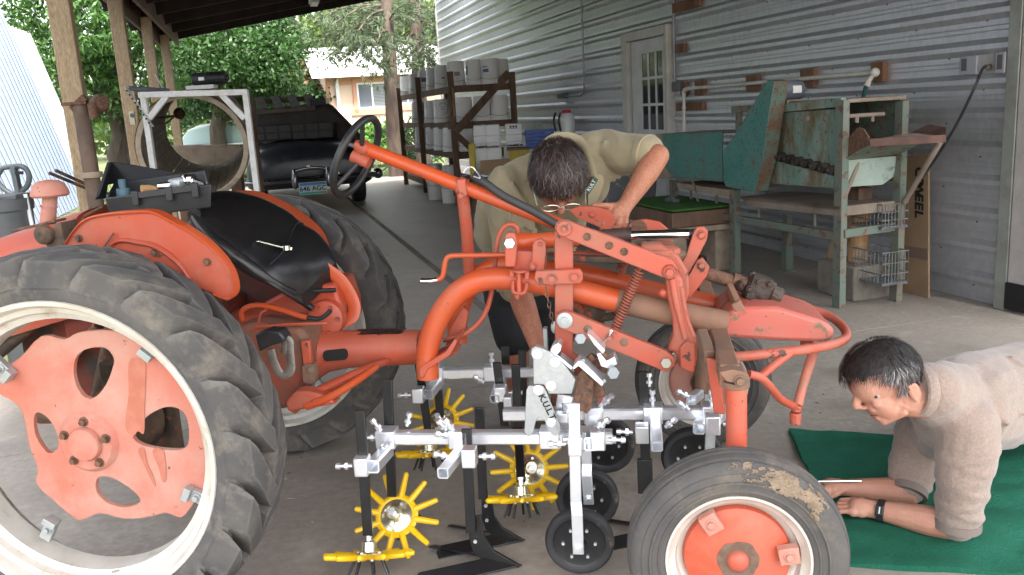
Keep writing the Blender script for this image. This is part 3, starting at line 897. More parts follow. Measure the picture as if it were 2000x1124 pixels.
def turn(mb):        # half turn about the vertical axis: the inner side becomes the outer one
    m2 = MB(); m2.v = [V((-p.x, -p.y, p.z)) for p in mb.v]; m2.f = list(mb.f); return m2
RV = -.655                                              # plane of the near disc
disc_px = [(81, 657), (126, 663), (150, 651), (195, 645), (240, 648), (270, 654), (290, 666), (318, 692), (354, 729), (376, 775), (392, 810), (405, 855), (404, 900), (414, 924), (411, 948), (378, 984), (354, 1011), (324, 1002), (285, 1011), (240, 1013), (195, 1003), (162, 1015), (144, 1011), (108, 981), (72, 946), (74, 915), (57, 870), (45, 810), (26, 785), (-6, 765), (-2, 728), (39, 699)]
holes_px = [[(178, 680), (205, 680), (220, 695), (222, 712), (208, 750), (185, 777), (165, 775), (150, 755), (144, 730), (146, 705), (158, 688)],
            [(261, 849), (280, 820), (310, 800), (335, 795), (358, 805), (368, 830), (368, 865), (355, 878), (320, 878), (285, 872), (265, 862)],
            [(190, 935), (205, 931), (228, 938), (255, 955), (272, 972), (270, 984), (245, 990), (215, 985), (195, 970), (187, 952)],
            [(70, 807), (85, 810), (100, 825), (112, 850), (113, 875), (100, 886), (88, 880), (72, 855), (66, 830)]]
def rel(l): return [T(x, y, RV) - V((0, RV, RR)) for x, y in l]
rim_prof = [(r * 1.06, h) for r, h in [(.414, -.088), (.409, -.099), (.398, -.097), (.391, -.082), (.388, -.070), (.374, -.064), (.368, -.045), (.352, -.035), (.350, .035), (.368, .045), (.374, .064), (.388, .070), (.391, .082), (.398, .097), (.409, .099), (.414, .088)]]
def rear_wheel(vc, near):
    fl = (lambda m: m) if near else turn
    d = V((0, vc, RR))
    w_ = bpy.data.objects.new('rear_wheel', None); COL.objects.link(w_); w_.parent = trac
    def P(name, mb, mat, **k): return obj(name, shift(fl(mb), d), mat, w_, local=True, **k)
    P('tyre', rear_tyre(), m_tyre, sm=35)
    P('rim', MB().lathe(rim_prof, (0, 0, 0), (0, 1, 0), 72), m_rim, recalc=False) if 0 else P('rim', MB().lathe(rim_prof, (0, 0, 0), (0, 1, 0), 72, closed=False), m_rim)
    dz = V((0, RV - (-.667), 0))
    mb = MB().holed([p + dz for p in spl(rel(disc_px), 3, True)], [[p + dz for p in spl(rel(h), 3, True)] for h in holes_px], V((0, .014, 0)))
    ds = P('wheel_disc', mb, m_pink, bev=.004)
    if near:
        mb = MB()
        drip = [[(252, 708), (268, 700), (284, 706), (285, 740), (283, 800), (282, 846), (270, 842), (262, 850), (248, 842), (246, 815), (252, 770)], [(270, 880), (282, 876), (288, 905), (300, 930), (304, 950), (296, 938), (284, 912)], [(298, 880), (318, 878), (324, 905), (325, 938), (317, 940), (311, 915)]]
        for q in drip: mb.prism([p + dz + V((0, -.0012, 0)) for p in spl(rel(q), 3, True)], V((0, -.0008, 0)))
        P('oil_stain', mb, M('dried_oil', (.40, .13, .088), .25, spec=.5, col2=(.44, .16, .115), scale=25))
    mb = MB().lathe([(.004, -.034), (.046, -.030), (.050, -.022), (.050, -.016), (.078, -.016), (.088, -.006), (.094, .004)], dz, (0, 1, 0), 40)
    P('hub', mb, m_pink)
    for k in range(5):
        a = R(85 + 72 * k); mb = MB()
        mb.bolt(V((.066 * math.cos(a), dz.y - .014, .066 * math.sin(a))), (0, -1, 0), .0095, .012)
        P('wheel_bolt', mb, m_rust)
    for (x, y, ang) in ((18, 722, 139), (300, 680, 52), (384, 962, -33), (106, 1022, -114)):
        c = T(x, y, RV) - V((0, RV, RR)) + dz
        rd = V((c.x, 0, c.z)).normalized(); tg = V((-rd.z, 0, rd.x))
        mb = MB().box(c + V((0, -.012, 0)) + rd * .012, (.075, .034, .020), (rd, tg, EY))
        mb.box(c + V((0, -.024, 0)) - rd * .016, (.02, .04, .026), (rd, tg, EY))
        mb.bolt(c + V((0, -.024, 0)) + rd * .012, (0, -1, 0), .009, .010)
        P('rim_clamp', mb, m_zincp, bev=.004)
    mb = MB().tube([V((.07, -.05, -.366)), V((.072, -.09, -.35))], .004, 8); P('valve_stem', mb, m_rim)
    return w_
rear_wheel(-.667, True)
rear_wheel(.667, False)
# ---- front wheels
RF = .277
def front_wheel(vc, uc, near):
    fl = lambda m: m
    d = V((uc, vc, RF))
    w_ = bpy.data.objects.new('front_wheel', None); COL.objects.link(w_); w_.parent = trac
    def P(name, mb, mat, **k): return obj(name, shift(fl(mb), d), mat, w_, local=True, **k)
    h = [(.172, -.046), (.181, -.058), (.192, -.063), (.195, -.0675), (.199, -.0665), (.201, -.064), (.214, -.067), (.216, -.0725), (.221, -.0725), (.223, -.068), (.240, -.0665), (.242, -.0635), (.250, -.062), (.261, -.055), (.2665, -.048), (.2665, -.045), (.252, -.042), (.252, -.038), (.2715, -.035), (.2755, -.022), (.2755, -.0185), (.258, -.015), (.258, -.0105), (.2765, -.007)]
    h = h + [(r, -q) for r, q in h[::-1]]
    P('tyre', MB().lathe(h, (0, 0, 0), EY, 64), m_tyref, sm=30)
    mb = MB()
    pr = [(.215, -.0735), (.222, -.0740), (.232, -.0700), (.241, -.0680), (.250, -.0640), (.258, -.0590), (.264, -.0530), (.268, -.0470)]
    NA, NB = 420, 36
    def mpt(i, j):
        a = R(18 + 84 * i / NA); t_ = j / NB * (len(pr) - 1); n_ = min(int(t_), len(pr) - 2); f_ = t_ - n_
        r_ = pr[n_][0] * (1 - f_) + pr[n_ + 1][0] * f_; q_ = pr[n_][1] * (1 - f_) + pr[n_ + 1][1] * f_
        k_ = .0006 + .0030 * abs(noise.noise(V((i * .09, j * .25, 2)))); return V(((r_ + k_) * math.cos(a), q_ - k_, (r_ + k_) * math.sin(a)))
    for i in range(NA):
        for j in range(NB):
            x_, y_ = i / NA, j / NB
            e_ = .04 + .34 * noise.noise(V((x_ * 5, y_ * 2.2, 7.3))) + .20 * noise.noise(V((x_ * 22, y_ * 7, 3))) + .12 * noise.noise(V((x_ * 70, y_ * 18, 5))) - 1.6 * max(0, abs(x_ - .5) - .30) - .7 * max(0, abs(y_ - .5) - .28)
            if e_ > .0:
                b = len(mb.v); mb.v += [mpt(i, j), mpt(i + 1, j), mpt(i + 1, j + 1), mpt(i, j + 1)]; mb.f.append((b, b + 1, b + 2, b + 3))
    if near: P('dried_mud', mb, M('dried_tan_mud', (.27, .205, .145), .95, col2=(.17, .125, .085), scale=30, bump=.8, bscale=120), recalc=False)
    P('rim', MB().lathe([(.181, -.050), (.180, -.060), (.174, -.060), (.168, -.048), (.155, -.040), (.150, -.018), (.134, -.008), (.128, .02), (.15, .03), (.168, .048), (.18, .06)], (0, 0, 0), EY, 56), m_rim)
    ds = P('wheel_disc', MB().lathe([(.003, -.046), (.06, -.045), (.115, -.036), (.131, -.026), (.135, -.012), (.133, .004)], (0, 0, 0), EY, 56), M('front_disc_red', (.50, .070, .028), .5, col2=(.46, .105, .062), scale=9, patch=[((.40, .18, .12), 7, .60, .72, .8)]) if near else m_pink)
    mb = MB().lathe([(.002, -.066), (.018, -.064), (.026, -.056), (.028, -.046)], (0, 0, 0), EY, 24); P('hub_cap', mb, m_arm)
    pts = [V((.052 * (1 + .16 * noise.noise(V((math.cos(a) * 2, math.sin(a) * 2, 4)))) * math.cos(a), -.0462, .052 * (1 + .2 * noise.noise(V((math.cos(a) * 2, math.sin(a) * 2, 1)))) * math.sin(a))) for a in [2 * math.pi * k / 40 for k in range(40)]]
    P('grease_patch', MB().prism(pts, V((0, -.0006, 0))), M('dry_grease', (.16, .10, .07), .85, col2=(.11, .07, .05), scale=40))
    for k in range(3):
        a = R(122 - 112 * k)
        rd = V((math.cos(a), 0, math.sin(a))); tg = V((-rd.z, 0, rd.x))
        mb = MB().box(rd * .124 + V((0, -.050, 0)), (.05, .044, .026), (rd, tg, EY)); mb.bolt(rd * .124 + V((0, -.063, 0)), (0, -1, 0), .010, .007)
        P('rim_clamp', mb, m_pink, bev=.004)
    return w_
front_wheel(-.700, 1.797 - .012, True)
front_wheel(.700, 1.797 + .012, False)
# ---- engine hood, stack, fenders
def hood():
    mb = MB()
    axis = [T(-150, 520, 0), T(-60, 492, 0), T(60, 448, 0), T(150, 418, 0), T(206, 401, 0)]
    rings = []
    for i, c in enumerate(axis):
        wv = .26 - .01 * i
        hh = .34
        pr = [(-wv, -hh), (-wv, -.12), (-wv + .03, -.045), (-wv + .09, -.008), (0, 0), (wv - .09, -.008), (wv - .03, -.045), (wv, -.12), (wv, -hh)]
        pr = [(p.x, p.y) for p in spl([V((a, b, 0)) for a, b in pr], 3)]
        rings.append([c + V((0, a, b)) for a, b in pr])
    b = len(mb.v); n = len(rings[0])
    for r_ in rings: mb.v += r_
    for i in range(len(rings) - 1):
        for k in range(n - 1): mb.f.append((b + i * n + k, b + i * n + k + 1, b + (i + 1) * n + k + 1, b + (i + 1) * n + k))
    mb.f.append(tuple(b + (len(rings) - 1) * n + k for k in range(n)))
    return mb
part('engine_hood', hood(), m_red)
mb = MB(); mb.tube(tpt((160, 432, -.262), (165, 422, -.262), (200, 404, -.262)), .004, 6); part('hood_seam', mb, m_rust)
mb = MB()
a = T(92, 450, -.31); b_ = T(98, 382, -.31)
mb.cyl(a, b_, .024, .021, 20)
mb.lathe([(.021, -.004), (.050, -.006), (.056, .0), (.054, .012), (.046, .032), (.03, .043), (.004, .047)], b_ + V((0, 0, .002)), (0, 0, 1), 28)
mb.cyl(T(95, 405, -.31), T(95, 403, -.31), .0255, n=20)
part('air_stack', mb, m_pink)
mb = MB(); mb.bar(T(35, 449, -.31), T(118, 430, -.31), .06, .008); part('stack_bracket', mb, m_rust, bev=.002)
mb = MB(); c = T(85, 459, -.36)
mb.lathe([(.002, -.012), (.01, -.016), (.022, -.012), (.030, -.006), (.032, .01)], c, EY, 24); mb.cyl(c, c + V((0, .07, 0)), .018)
plate(mb, [(93, 440), (118, 435), (124, 465), (130, 478), (122, 486), (90, 484)], -.35, -.27)
part('fuel_cock', mb, m_grease, bev=.003)
fend = [(130, 475), (150, 446), (172, 428), (210, 419), (258, 415), (297, 415), (332, 431), (366, 450), (402, 475), (432, 505), (450, 533), (458, 560), (455, 577), (444, 584), (418, 574), (380, 560), (330, 600), (130, 600)]
FV = -.50
top = spl(TP(fend[:15], FV), 4)
mb = MB(); mb.prism(top + TP(fend[15:], FV), V((0, .004, 0)))
fd = part('fender', mb, m_red, bev=.002)
mb = MB()
inner = [(215, 505), (218, 480), (240, 470), (270, 474), (300, 480), (330, 497), (355, 520), (372, 548), (376, 570)]
mb.tube(spl(TP(inner, FV - .002), 4), [.004 + .012 * math.sin(math.pi * i / 32) for i in range(33)], 8, flat=.5)
part('pressed_ridge', mb, m_red, fd)
mb = MB()
n = len(top)
b = len(mb.v)
for p in top: mb.v += [p + V((0, -.010, 0)), p + V((0, -.006, .004)), p + V((0, .035, .004)), p + V((0, .035, -.002)), p + V((0, -.006, -.004))]
for i in range(n - 1):
    for k in range(5): mb.f.append((b + i * 5 + k, b + i * 5 + (k + 1) % 5, b + i * 5 + 5 + (k + 1) % 5, b + i * 5 + 5 + k))
part('fender_lip', mb, m_redo, fd)
for x, y in ((154, 466), (302, 494), (405, 512)): part('fender_bolt', MB().bolt(T(x, y, FV - .001), (0, -1, 0), .008, .008), m_rust, fd)
mb = MB(); mb.tube(tpt((200, 487, FV - .01), (222, 456, FV - .012)), .003, 6); part('wire_stub', mb, m_rust, fd)
ff = [(392, 400), (412, 383), (440, 376), (482, 372), (516, 377), (556, 394), (596, 419), (626, 445), (641, 472), (645, 500), (640, 540)]
top = spl(TP(ff, .53), 4)
mb = MB(); n = len(top); b = 0
for p in top: mb.v += [p, p + V((0, -.17, .0)), p + V((0, -.172, -.014)), p + V((0, -.165, -.006)), p + V((0, 0, -.006))]
for i in range(n - 1):
    for k in range(5): mb.f.append((i * 5 + k, i * 5 + (k + 1) % 5, i * 5 + 5 + (k + 1) % 5, i * 5 + 5 + k))
mb.prism([p + V((0, -.004, 0)) for p in top] + tpt((560, 520, .53), (420, 520, .53)), V((0, .004, 0)))
part('fender', mb, m_redo)
# ---- seat
near = tpt((371, 412, -.21), (400, 452, -.22), (450, 493, -.22), (500, 528, -.20), (545, 556, -.16), (588, 577, -.09))
far = tpt((392, 389, .17), (450, 385, .22), (520, 400, .23), (590, 437, .22), (640, 480, .19), (656, 512, .10))
NS, FS = spl(near, 4), spl(far, 4)
def seatfn(a, b):
    i = a * (len(NS) - 1); k = min(int(i), len(NS) - 2); f = i - k
    p = NS[k].lerp(NS[k + 1], f); q = FS[k].lerp(FS[k + 1], f)
    bb = .5 - .5 * math.cos(math.pi * min(max((b - .0) / 1.0, 0), 1))
    c = p.lerp(q, bb * .75 + b * .25)
    edge = (1 - abs(2 * b - 1) ** 4) * (1 - abs(2 * a - 1) ** 6)
    c = c + V((0, 0, .045 * edge - .02 * math.exp(-((a - .62) / .07) ** 2) * edge + .004 * noise.noise(c * 18)))
    return c
mb = MB(); mb.sheet(seatfn, 36, 24)
rim_n = [seatfn(i / 36, 0) for i in range(37)]
mb.sheet(lambda a, b: seatfn(a, 0) + V((.02 * b, .05 * b * b - .01 * math.sin(math.pi * b), -(.03 + .040 * a) * b + .006 * noise.noise(V((a * 14, b * 5, 0))) * b)), 36, 6)
mb.sheet(lambda a, b: seatfn(1, a) + V((.004 * b, .02 * b, -.045 * b)), 24, 4)
mb.sheet(lambda a, b: seatfn(0, a) + V((.015 * b, 0, -.05 * b)), 24, 3)
mb.sheet(lambda a, b: seatfn(a, 1) + V((0, -.02 * b, -.06 * b)), 36, 3)
mb.tube([seatfn(i / 40, .0) + V((0, .012, -.012)) for i in range(0, 37)], [.014 + .012 * math.sin(math.pi * min(1, i / 30)) for i in range(37)], 12)
mb.tube([seatfn(0, i / 20) + V((.012, 0, -.012)) for i in range(21)], .020, 12)
st = part('seat', mb, m_leather, sm=60)
mb = MB(); mb.tube([seatfn(.66 + .05 * math.sin(6 * i / 20), i / 20) + V((0, 0, .002)) for i in range(3, 19)], .0025, 6); part('seat_seam', mb, m_blackp, st)
mb = MB(); mb.tube(spl(tpt((632, 523, .07), (662, 545, .07), (683, 575, .07), (692, 602, .06), (684, 622, .05), (650, 633, .04), (600, 634, .03)), 5), .024, 10, flat=.22, up=(0, 1, 0)); part('seat_spring', mb, m_redo)
mb = MB(); mb.tube(spl(tpt((474, 626, -.10), (474, 607, -.10), (500, 597, -.10), (540, 603, -.10), (580, 616, -.10), (600, 621, -.10)), 5), .010, 9); lv = part('shift_lever', mb, m_redo)
mb = MB(); mb.tube(spl(tpt((600, 621, -.10), (622, 623, -.10), (635, 617, -.10), (646, 607, -.10)), 5), .008, 9); part('lever_grip', mb, m_blackp, lv)
# ---- engine, transmission
mb = MB()
mb.box((-.10, 0, .66), (.52, .40, .34)); mb.box((-.42, 0, .62), (.3, .30, .40))
part('engine_block', mb, M('dark_red_engine', (.20, .035, .02), .75, col2=(.05, .035, .03), scale=6), bev=.015)
mb = MB()
for (a, b_) in (((-.5, -.2, .55), (-.2, -.24, .80)), ((-.45, -.26, .50), (-.05, -.28, .46)), ((-.3, -.25, .40), (-.12, -.25, .88)), ((-.62, -.2, .7), (-.3, -.22, .9)), ((-.2, -.26, .38), (.05, -.26, .60))): mb.cyl(a, b_, .022, .018, 10)
part('pipes', mb, m_grease)
mb = MB(); mb.cyl((0, -.60, RR), (0, .60, RR), .05, n=20); mb.cyl((0, -.60, RR), (0, -.45, RR), .10, .12, 24); mb.cyl((0, .60, RR), (0, .45, RR), .10, .12, 24)
mb.box((0, -.38, RR), (.22, .06, .32)); mb.box((0, .38, RR), (.22, .06, .32))
part('axle_housing', mb, m_grease, bev=.01)
pt = [T(470, 690, 0), T(560, 690, 0), T(600, 688, 0), T(640, 685, 0), T(680, 682, 0), T(822, 678, 0)]
mb = MB(); mb.tube(pt, [.16, .155, .115, .075, .066, .0585], 28)
tr_ = part('transmission_tube', mb, m_red)
mb = MB(); c0, c1 = T(641, 693, -.060), T(675, 690, -.056)
ov = [c0 + V((.012 * math.cos(R(a)), 0, .018 * math.sin(R(a)))) for a in range(90, 271, 20)] + [c1 + V((.012 * math.cos(R(a)), 0, .018 * math.sin(R(a)))) for a in range(-90, 91, 20)]
mb.prism([p + V((0, -.02, 0)) for p in ov], V((0, .04, 0))); part('inspection_slot', mb, m_dark, tr_)
mb = MB(); tp_ = T(740, 651, -.02)
mb.sheet(lambda a, b: V((tp_.x - .075 + .15 * a + .012 * math.sin(b * 9), -.03 + .075 * b, tp_.z + .004 + .003 * math.sin(math.pi * b) - .6 * abs(b - .45) ** 2.2 * .05)), 12, 8); part('oil_sludge', mb, M('black_sludge', (.02, .012, .01), .35, col2=(.06, .03, .02), scale=60, bump=1, bscale=80), tr_)
mb = MB()
plate(mb, [(455, 640), (500, 632), (540, 640), (585, 640), (598, 660), (600, 740), (585, 770), (560, 800), (520, 805), (480, 780), (455, 740)], -.17, .15)
part('gearbox', mb, M('grimy_red_casting', (.34, .055, .028), .7, col2=(.13, .08, .06), scale=5, lo=.40, hi=.56, bump=.2, bscale=40, fine=((.20, .09, .055), 50)), bev=.02)
mb = MB(); plate(mb, [(430, 470), (520, 520), (570, 575), (560, 640), (470, 645), (430, 600)], .10, .34); part('inner_housing', mb, M('dark_maroon_housing', (.13, .025, .018), .8, col2=(.05, .03, .025), scale=6), bev=.01)
mb = MB(); plate(mb, [(590, 716), (600, 711), (612, 713), (616, 722), (615, 748), (606, 751), (592, 747)], -.20, -.17); mb.cyl(T(607, 723, -.201), T(607, 723, -.206), .010); mb.bolt(T(608, 744, -.201), (0, -1, 0), .006, .006); part('gearbox_ear', mb, m_gold, bev=.003)
mb = MB(); mb.box(T(600, 690, -.18), (.03, .02, .09)); part('gearbox_boss', mb, m_red, bev=.004)
mb = MB(); mb.tube(spl(tpt((572, 797, -.22), (610, 772, -.21), (670, 742, -.17), (728, 716, -.11), (756, 706, -.06)), 4), [.030 - .0009 * i for i in range(17)], 12, flat=.7); part('drawbar_strut', mb, m_red)
mb = MB(); mb.tube(spl(tpt((600, 792, -.25), (645, 775, -.25), (700, 742, -.2), (735, 717, -.13)), 4), [.020 - .0006 * i for i in range(13)], 10, flat=.8); part('drawbar_brace', mb, m_redo)
mb = MB(); plate(mb, [(562, 806), (556, 785), (575, 765), (600, 765), (640, 775), (655, 790), (600, 800)], -.26, -.2); part('drawbar_foot', mb, m_red, bev=.008)
mb = MB(); plate(mb, [(480, 612), (545, 575), (600, 556), (652, 556), (668, 600), (672, 642), (480, 650)], .02, .24); part('gear_cover', mb, m_red, bev=.012)
mb = MB(); c = T(637, 622, -.0); mb.lathe([(.004, -.02), (.04, -.02), (.062, -.008), (.066, .02)], c, EY, 28)
for k in range(6): mb.bolt(c + V((.048 * math.cos(k), -.02, .048 * math.sin(k))), (0, -1, 0), .006, .006)
part('clutch_cover', mb, m_red)
mb = MB(); mb.cyl(T(590, 570, -.02), T(655, 567, -.02), .008, n=10); mb.cyl(T(585, 585, -.04), T(610, 603, -.04), .012, n=10); part('linkage_rod', mb, m_blackp)
mb = MB(); mb.tube(tpt((500, 640, -.185), (560, 634, -.185), (640, 632, -.16)), .005, 6); mb.tube(spl(tpt((505, 628, -.18), (510, 612, -.18), (520, 606, -.18)), 4), .004, 6); part('brake_rod', mb, m_red)
mb = MB(); plate(mb, [(497, 655), (520, 646), (545, 648), (556, 662), (552, 670), (530, 676), (506, 688)], -.36, -.30); part('brake_pedal', mb, m_blackp, bev=.006)
mb = MB(); mb.tube(spl(tpt((528, 683, -.33), (534, 705, -.33), (545, 728, -.33), (556, 733, -.33), (568, 722, -.33), (566, 690, -.33), (565, 668, -.33), (559, 666, -.33), (556, 690, -.33)), 4), .014, 8, flat=.3, up=(0, 1, 0)); part('brake_strap', mb, M('worn_grey_strap', (.24, .22, .20), .5, .4, col2=(.14, .12, .10), scale=25))
# ---- frame tubes
nt_ = spl(tpt((836, 738, -.14), (835, 690, -.14), (846, 645, -.14), (866, 606, -.14), (895, 572, -.14), (930, 551, -.14), (968, 544, -.14), (1010, 546, -.14), (1060, 554, -.14), (1120, 567, -.14), (1200, 587, -.14), (1300, 609, -.14), (1420, 632, -.14)), 6)
mb = MB(); mb.tube(nt_, .0365, 20); part('frame_tube', mb, m_redo)
mb = MB(); mb.tube(spl(tpt((893, 668, .14), (894, 622, .14), (905, 582, .14), (925, 548, .14), (958, 526, .14), (1000, 516, .14), (1060, 521, .14), (1180, 546, .14), (1300, 576, .14), (1440, 606, .14)), 6), .036, 20); part('frame_tube', mb, m_redo)
mb = MB(); mb.tube(tpt((1205, 588, -.14), (1300, 609, -.14), (1420, 632, -.14)), .0385, 20); part('tube_sleeve', mb, m_gold)
mb = MB()
plate(mb, [(820, 739), (818, 722), (826, 713), (870, 688), (888, 662), (893, 668), (880, 694), (836, 722), (828, 738)], -.18, -.05)
plate(mb, [(880, 640), (905, 600), (915, 610), (905, 660), (893, 690), (872, 700), (866, 690)], -.03, .0)
part('tube_flange', mb, m_red, bev=.003)
mb = MB(); mb.bolt(T(890, 667, -.04), V((1, -.4, 0)), .011, .016); mb.bolt(T(877, 690, -.06), V((1, -.3, 0)), .009, .02); mb.cyl(T(885, 680, -.04), T(868, 690, -.04), .008); part('flange_bolts', mb, m_arm)
mb = MB(); mb.tube(spl(tpt((866, 665, -.05), (882, 660, -.05), (905, 654, -.05), (932, 634, -.05), (951, 604, -.05), (962, 560, -.05), (968, 505, -.05), (973, 466, -.05), (985, 444, -.05), (1000, 439, -.05), (1011, 448, -.05), (1013, 472, -.05)), 5), .0085, 10); part('release_rod', mb, m_red)
mb = MB(); mb.tube(spl(tpt((853, 548, -.1), (864, 541, -.1), (868, 522, -.1), (872, 506, -.1), (884, 500, -.1), (930, 499, -.1), (988, 498, -.1)), 5), .0088, 10); cr_ = part('crank', mb, m_redo)
mb = MB(); mb.tube(spl(tpt((822, 549, -.1), (840, 549, -.1), (855, 547, -.1)), 4), .009, 10); part('crank_grip', mb, m_chrome, cr_)
# ---- column, steering wheel
cA, cB = T(708, 288, 0), T(1240, 497, 0)
cdir = (cB - cA).normalized()
mb = MB(); mb.tube([cA, cA.lerp(cB, .4), cB], [.0225, .0225, .021], 18); part('steering_column', mb, m_redo)
mb = MB(); mb.tube(tpt((692, 281, -.01), (705, 287, -.005), (716, 291, 0)), [.012, .026, .027], 14); part('column_head', mb, m_red)
sw = bpy.data.objects.new('steering_wheel', None); COL.objects.link(sw); sw.parent = trac
wc = T(696, 307, 0)
e1 = (T(742, 229, .14) - T(668, 383, -.14))
wr = .136
nx = (TI.to_3x3() @ ((RGT * .90 - UPV * .43) * .92 - ray(696, 307).normalized() * .36 + ray(696, 307).normalized() * (RGT * .90 - UPV * .43).dot(ray(696, 307).normalized()) * -.92)).normalized()
_, a_, b2 = frame(nx)
mb = MB(); mb.tube([wc + (a_ * math.cos(2 * math.pi * k / 48) + b2 * math.sin(2 * math.pi * k / 48)) * wr for k in range(48)], .0125, 12, closed=True)
part('wheel_ring', mb, m_blackp, sw)
for k, mm in ((70, m_blackp), (190, m_arm), (310, m_blackp)):
    mb = MB(); a = R(k)
    mb.tube([wc + nx * .02, wc + (a_ * math.cos(a) + b2 * math.sin(a)) * wr], .008, 8); part('spoke', mb, mm, sw)
mb = MB(); mb.cyl(wc - nx * .012, wc + nx * .05, .024, .02, 16); part('wheel_hub', mb, m_red, sw)
mb = MB(); mb.tube(spl(tpt((925, 344, -.01), (945, 356, -.025), (985, 384, -.03), (1040, 412, -.03), (1100, 446, -.03)), 5), .0135, 10); part('rubber_strap', mb, M('grey_rubber', (.03, .03, .032), .6, col2=(.045, .045, .045)))
mb = MB(); mb.tube(spl(tpt((905, 338, -.03), (912, 328, -.03), (922, 327, -.02), (930, 335, -.02), (938, 348, -.04), (925, 345, -.04)), 5), .0022, 6); part('wire_tie', mb, m_zinc)
mb = MB(); mb.tube(tpt((903, 372, .0), (912, 455, .08), (917, 535, .13)), .0205, 16); ps = part('column_support', mb, m_arm)
mb = MB(); c = cA + cdir * ((T(907, 352, 0) - cA).dot(cdir)); mb.cyl(c - cdir * .014, c + cdir * .014, .029, n=20); plate(mb, [(892, 352), (908, 350), (912, 382), (898, 385)], -.03, .012); mb.bolt(T(901, 383, -.031), (0, -1, 0), .008, .007); part('support_clamp', mb, m_arm, ps, bev=.002)
# ---- lifting gear on the frame
mb = MB(); plate(mb, [(985, 462), (990, 455), (1004, 455), (1009, 470), (1008, 505), (1006, 522), (986, 522)], -.19, -.165); plate(mb, [(1008, 490), (1062, 492), (1062, 530), (1002, 532)], -.155, -.05); part('clamp_plate', mb, m_arm, bev=.003)
mb = MB(); mb.cyl(T(995, 476, -.19), T(995, 476, -.206), .0165, n=6); part('zinc_bolt', mb, m_zinc, bev=.001)
mb = MB(); mb.tube(tpt((1010, 473, -.08), (1034, 472, -.08), (1035, 471, -.08), (1130, 467, -.05)), [.0285, .0285, .025, .025], 18); part('lift_tube', mb, m_redo)
mb = MB(); plate(mb, [(1040, 480), (1045, 470), (1056, 467), (1065, 473), (1066, 495), (1062, 530), (1050, 530), (1038, 520), (1040, 505)], -.175, -.160); mb.bolt(T(1041, 520, -.176), (0, -1, 0), .009, .008); mb.bolt(T(1055, 477, -.176), (0, -1, 0), .005, .004); part('ear_plate', mb, m_arm, bev=.003)
mb = MB(); mb.tube(tpt((1013, 530, -.20), (1014, 570, -.20)), .008, 10); mb.cyl(T(1015, 527, -.20), T(1015, 531, -.20), .026, n=20)
mb.tube(spl(tpt((1002, 548, -.20), (1002, 568, -.20), (1008, 573, -.20), (1022, 573, -.20), (1027, 566, -.20), (1030, 552, -.20)), 4), .006, 8)
mb.tube(tpt((1010, 574, -.20), (1010, 584, -.20)), [.011, .006], 8); mb.bar(T(1000, 527, -.2), T(1000, 540, -.2), .012, .012); mb.bar(T(1030, 530, -.2), T(1030, 545, -.2), .012, .012)
part('pin_clevis', mb, m_arm)
mb = MB(); plate(mb, [(1046, 530), (1132, 526), (1138, 535), (1138, 548), (1132, 555), (1050, 557), (1043, 545)], -.235, -.213); cp = part('cross_plate', mb, m_arm, bev=.003)
for x, y in ((1078, 545), (1122, 541)): part('plate_bolt', MB().bolt(T(x, y, -.235), (0, -1, 0), .012, .008), m_arm, cp)
mb = MB(); mb.tube(tpt((1055, 543, -.237), (1057, 557, -.24)), .006, 6)
for k in range(7):
    c = T(1066 + k * 2.2, 564 + k * 10.5, -.236); t_ = EX if k % 2 else EY
    mb.tube([c + V((0, 0, .011 * math.cos(2 * math.pi * i / 10))) + t_ * .005 * math.sin(2 * math.pi * i / 10) for i in range(10)], .0018, 5, closed=True)
part('chain', mb, m_rust, cp)
mb = MB(); plate(mb, [(1083, 452), (1119, 460), (1119, 640), (1119, 690), (1135, 705), (1180, 775), (1172, 790), (1140, 745), (1105, 720), (1084, 712)], -.210, -.190); part('hanger_bar', mb, m_arm, bev=.002)
mb = MB(); plate(mb, [(1083, 447), (1086, 436), (1095, 430), (1107, 431), (1200, 465), (1312, 508), (1322, 522), (1317, 540), (1303, 546), (1290, 541), (1100, 464), (1088, 458)], -.262, -.236); ua = part('upper_arm', mb, m_arm, bev=.003)
mb = MB()
mb.lathe([(.004, -.006), (.022, -.005), (.024, 0)], T(1102, 447, -.263), EY, 24); mb.bolt(T(1102, 447, -.27), (0, -1, 0), .007, .010)
part('pivot_bolt', mb, m_arm, ua); mb = MB(); mb.bolt(T(1308, 532, -.263), (0, -1, 0), .0125, .012); mb.lathe([(.022, -.005), (.024, 0)], T(1308, 532, -.263), EY, 20)
part('pivot_bolt', mb, m_arm, ua)
for x, y in ((1147, 463), (1190, 480), (1219, 492)): part('bolt_hole', MB().lathe([(.002, -.001), (.0075, -.001), (.0095, -.003), (.012, -.002), (.012, 0)], T(x, y, -.262), EY, 18), m_rust, ua)
mb = MB(); plate(mb, [(1084, 626), (1088, 613), (1102, 608), (1118, 612), (1210, 650), (1300, 686), (1318, 700), (1318, 716), (1300, 728), (1282, 720), (1110, 648), (1092, 642)], -.262, -.236); la = part('lower_arm', mb, m_arm, bev=.003)
mb = MB(); mb.lathe([(.002, -.010), (.011, -.010), (.012, -.007), (.018, -.007), (.024, -.005), (.025, 0)], T(1103, 626, -.263), EY, 24); part('pivot_bolt', mb, m_zincp, la); mb = MB(); mb.cyl(T(1301, 710, -.263), T(1301, 710, -.276), .0175, n=6); part('pivot_bolt', mb, M('dull_bolt', (.30, .27, .22), .5, .5), la, bev=.002)
for x, y in ((1148, 643), (1219, 669)): part('bolt_hole', MB().lathe([(.002, -.003), (.010, -.003), (.013, -.001), (.013, 0)], T(x, y, -.262), EY, 18), m_gold, la)
mb = MB(); mb.bolt(T(1191, 659, -.263), (0, -1, 0), .008, .016, 12); part('red_pin', mb, m_arm, la)
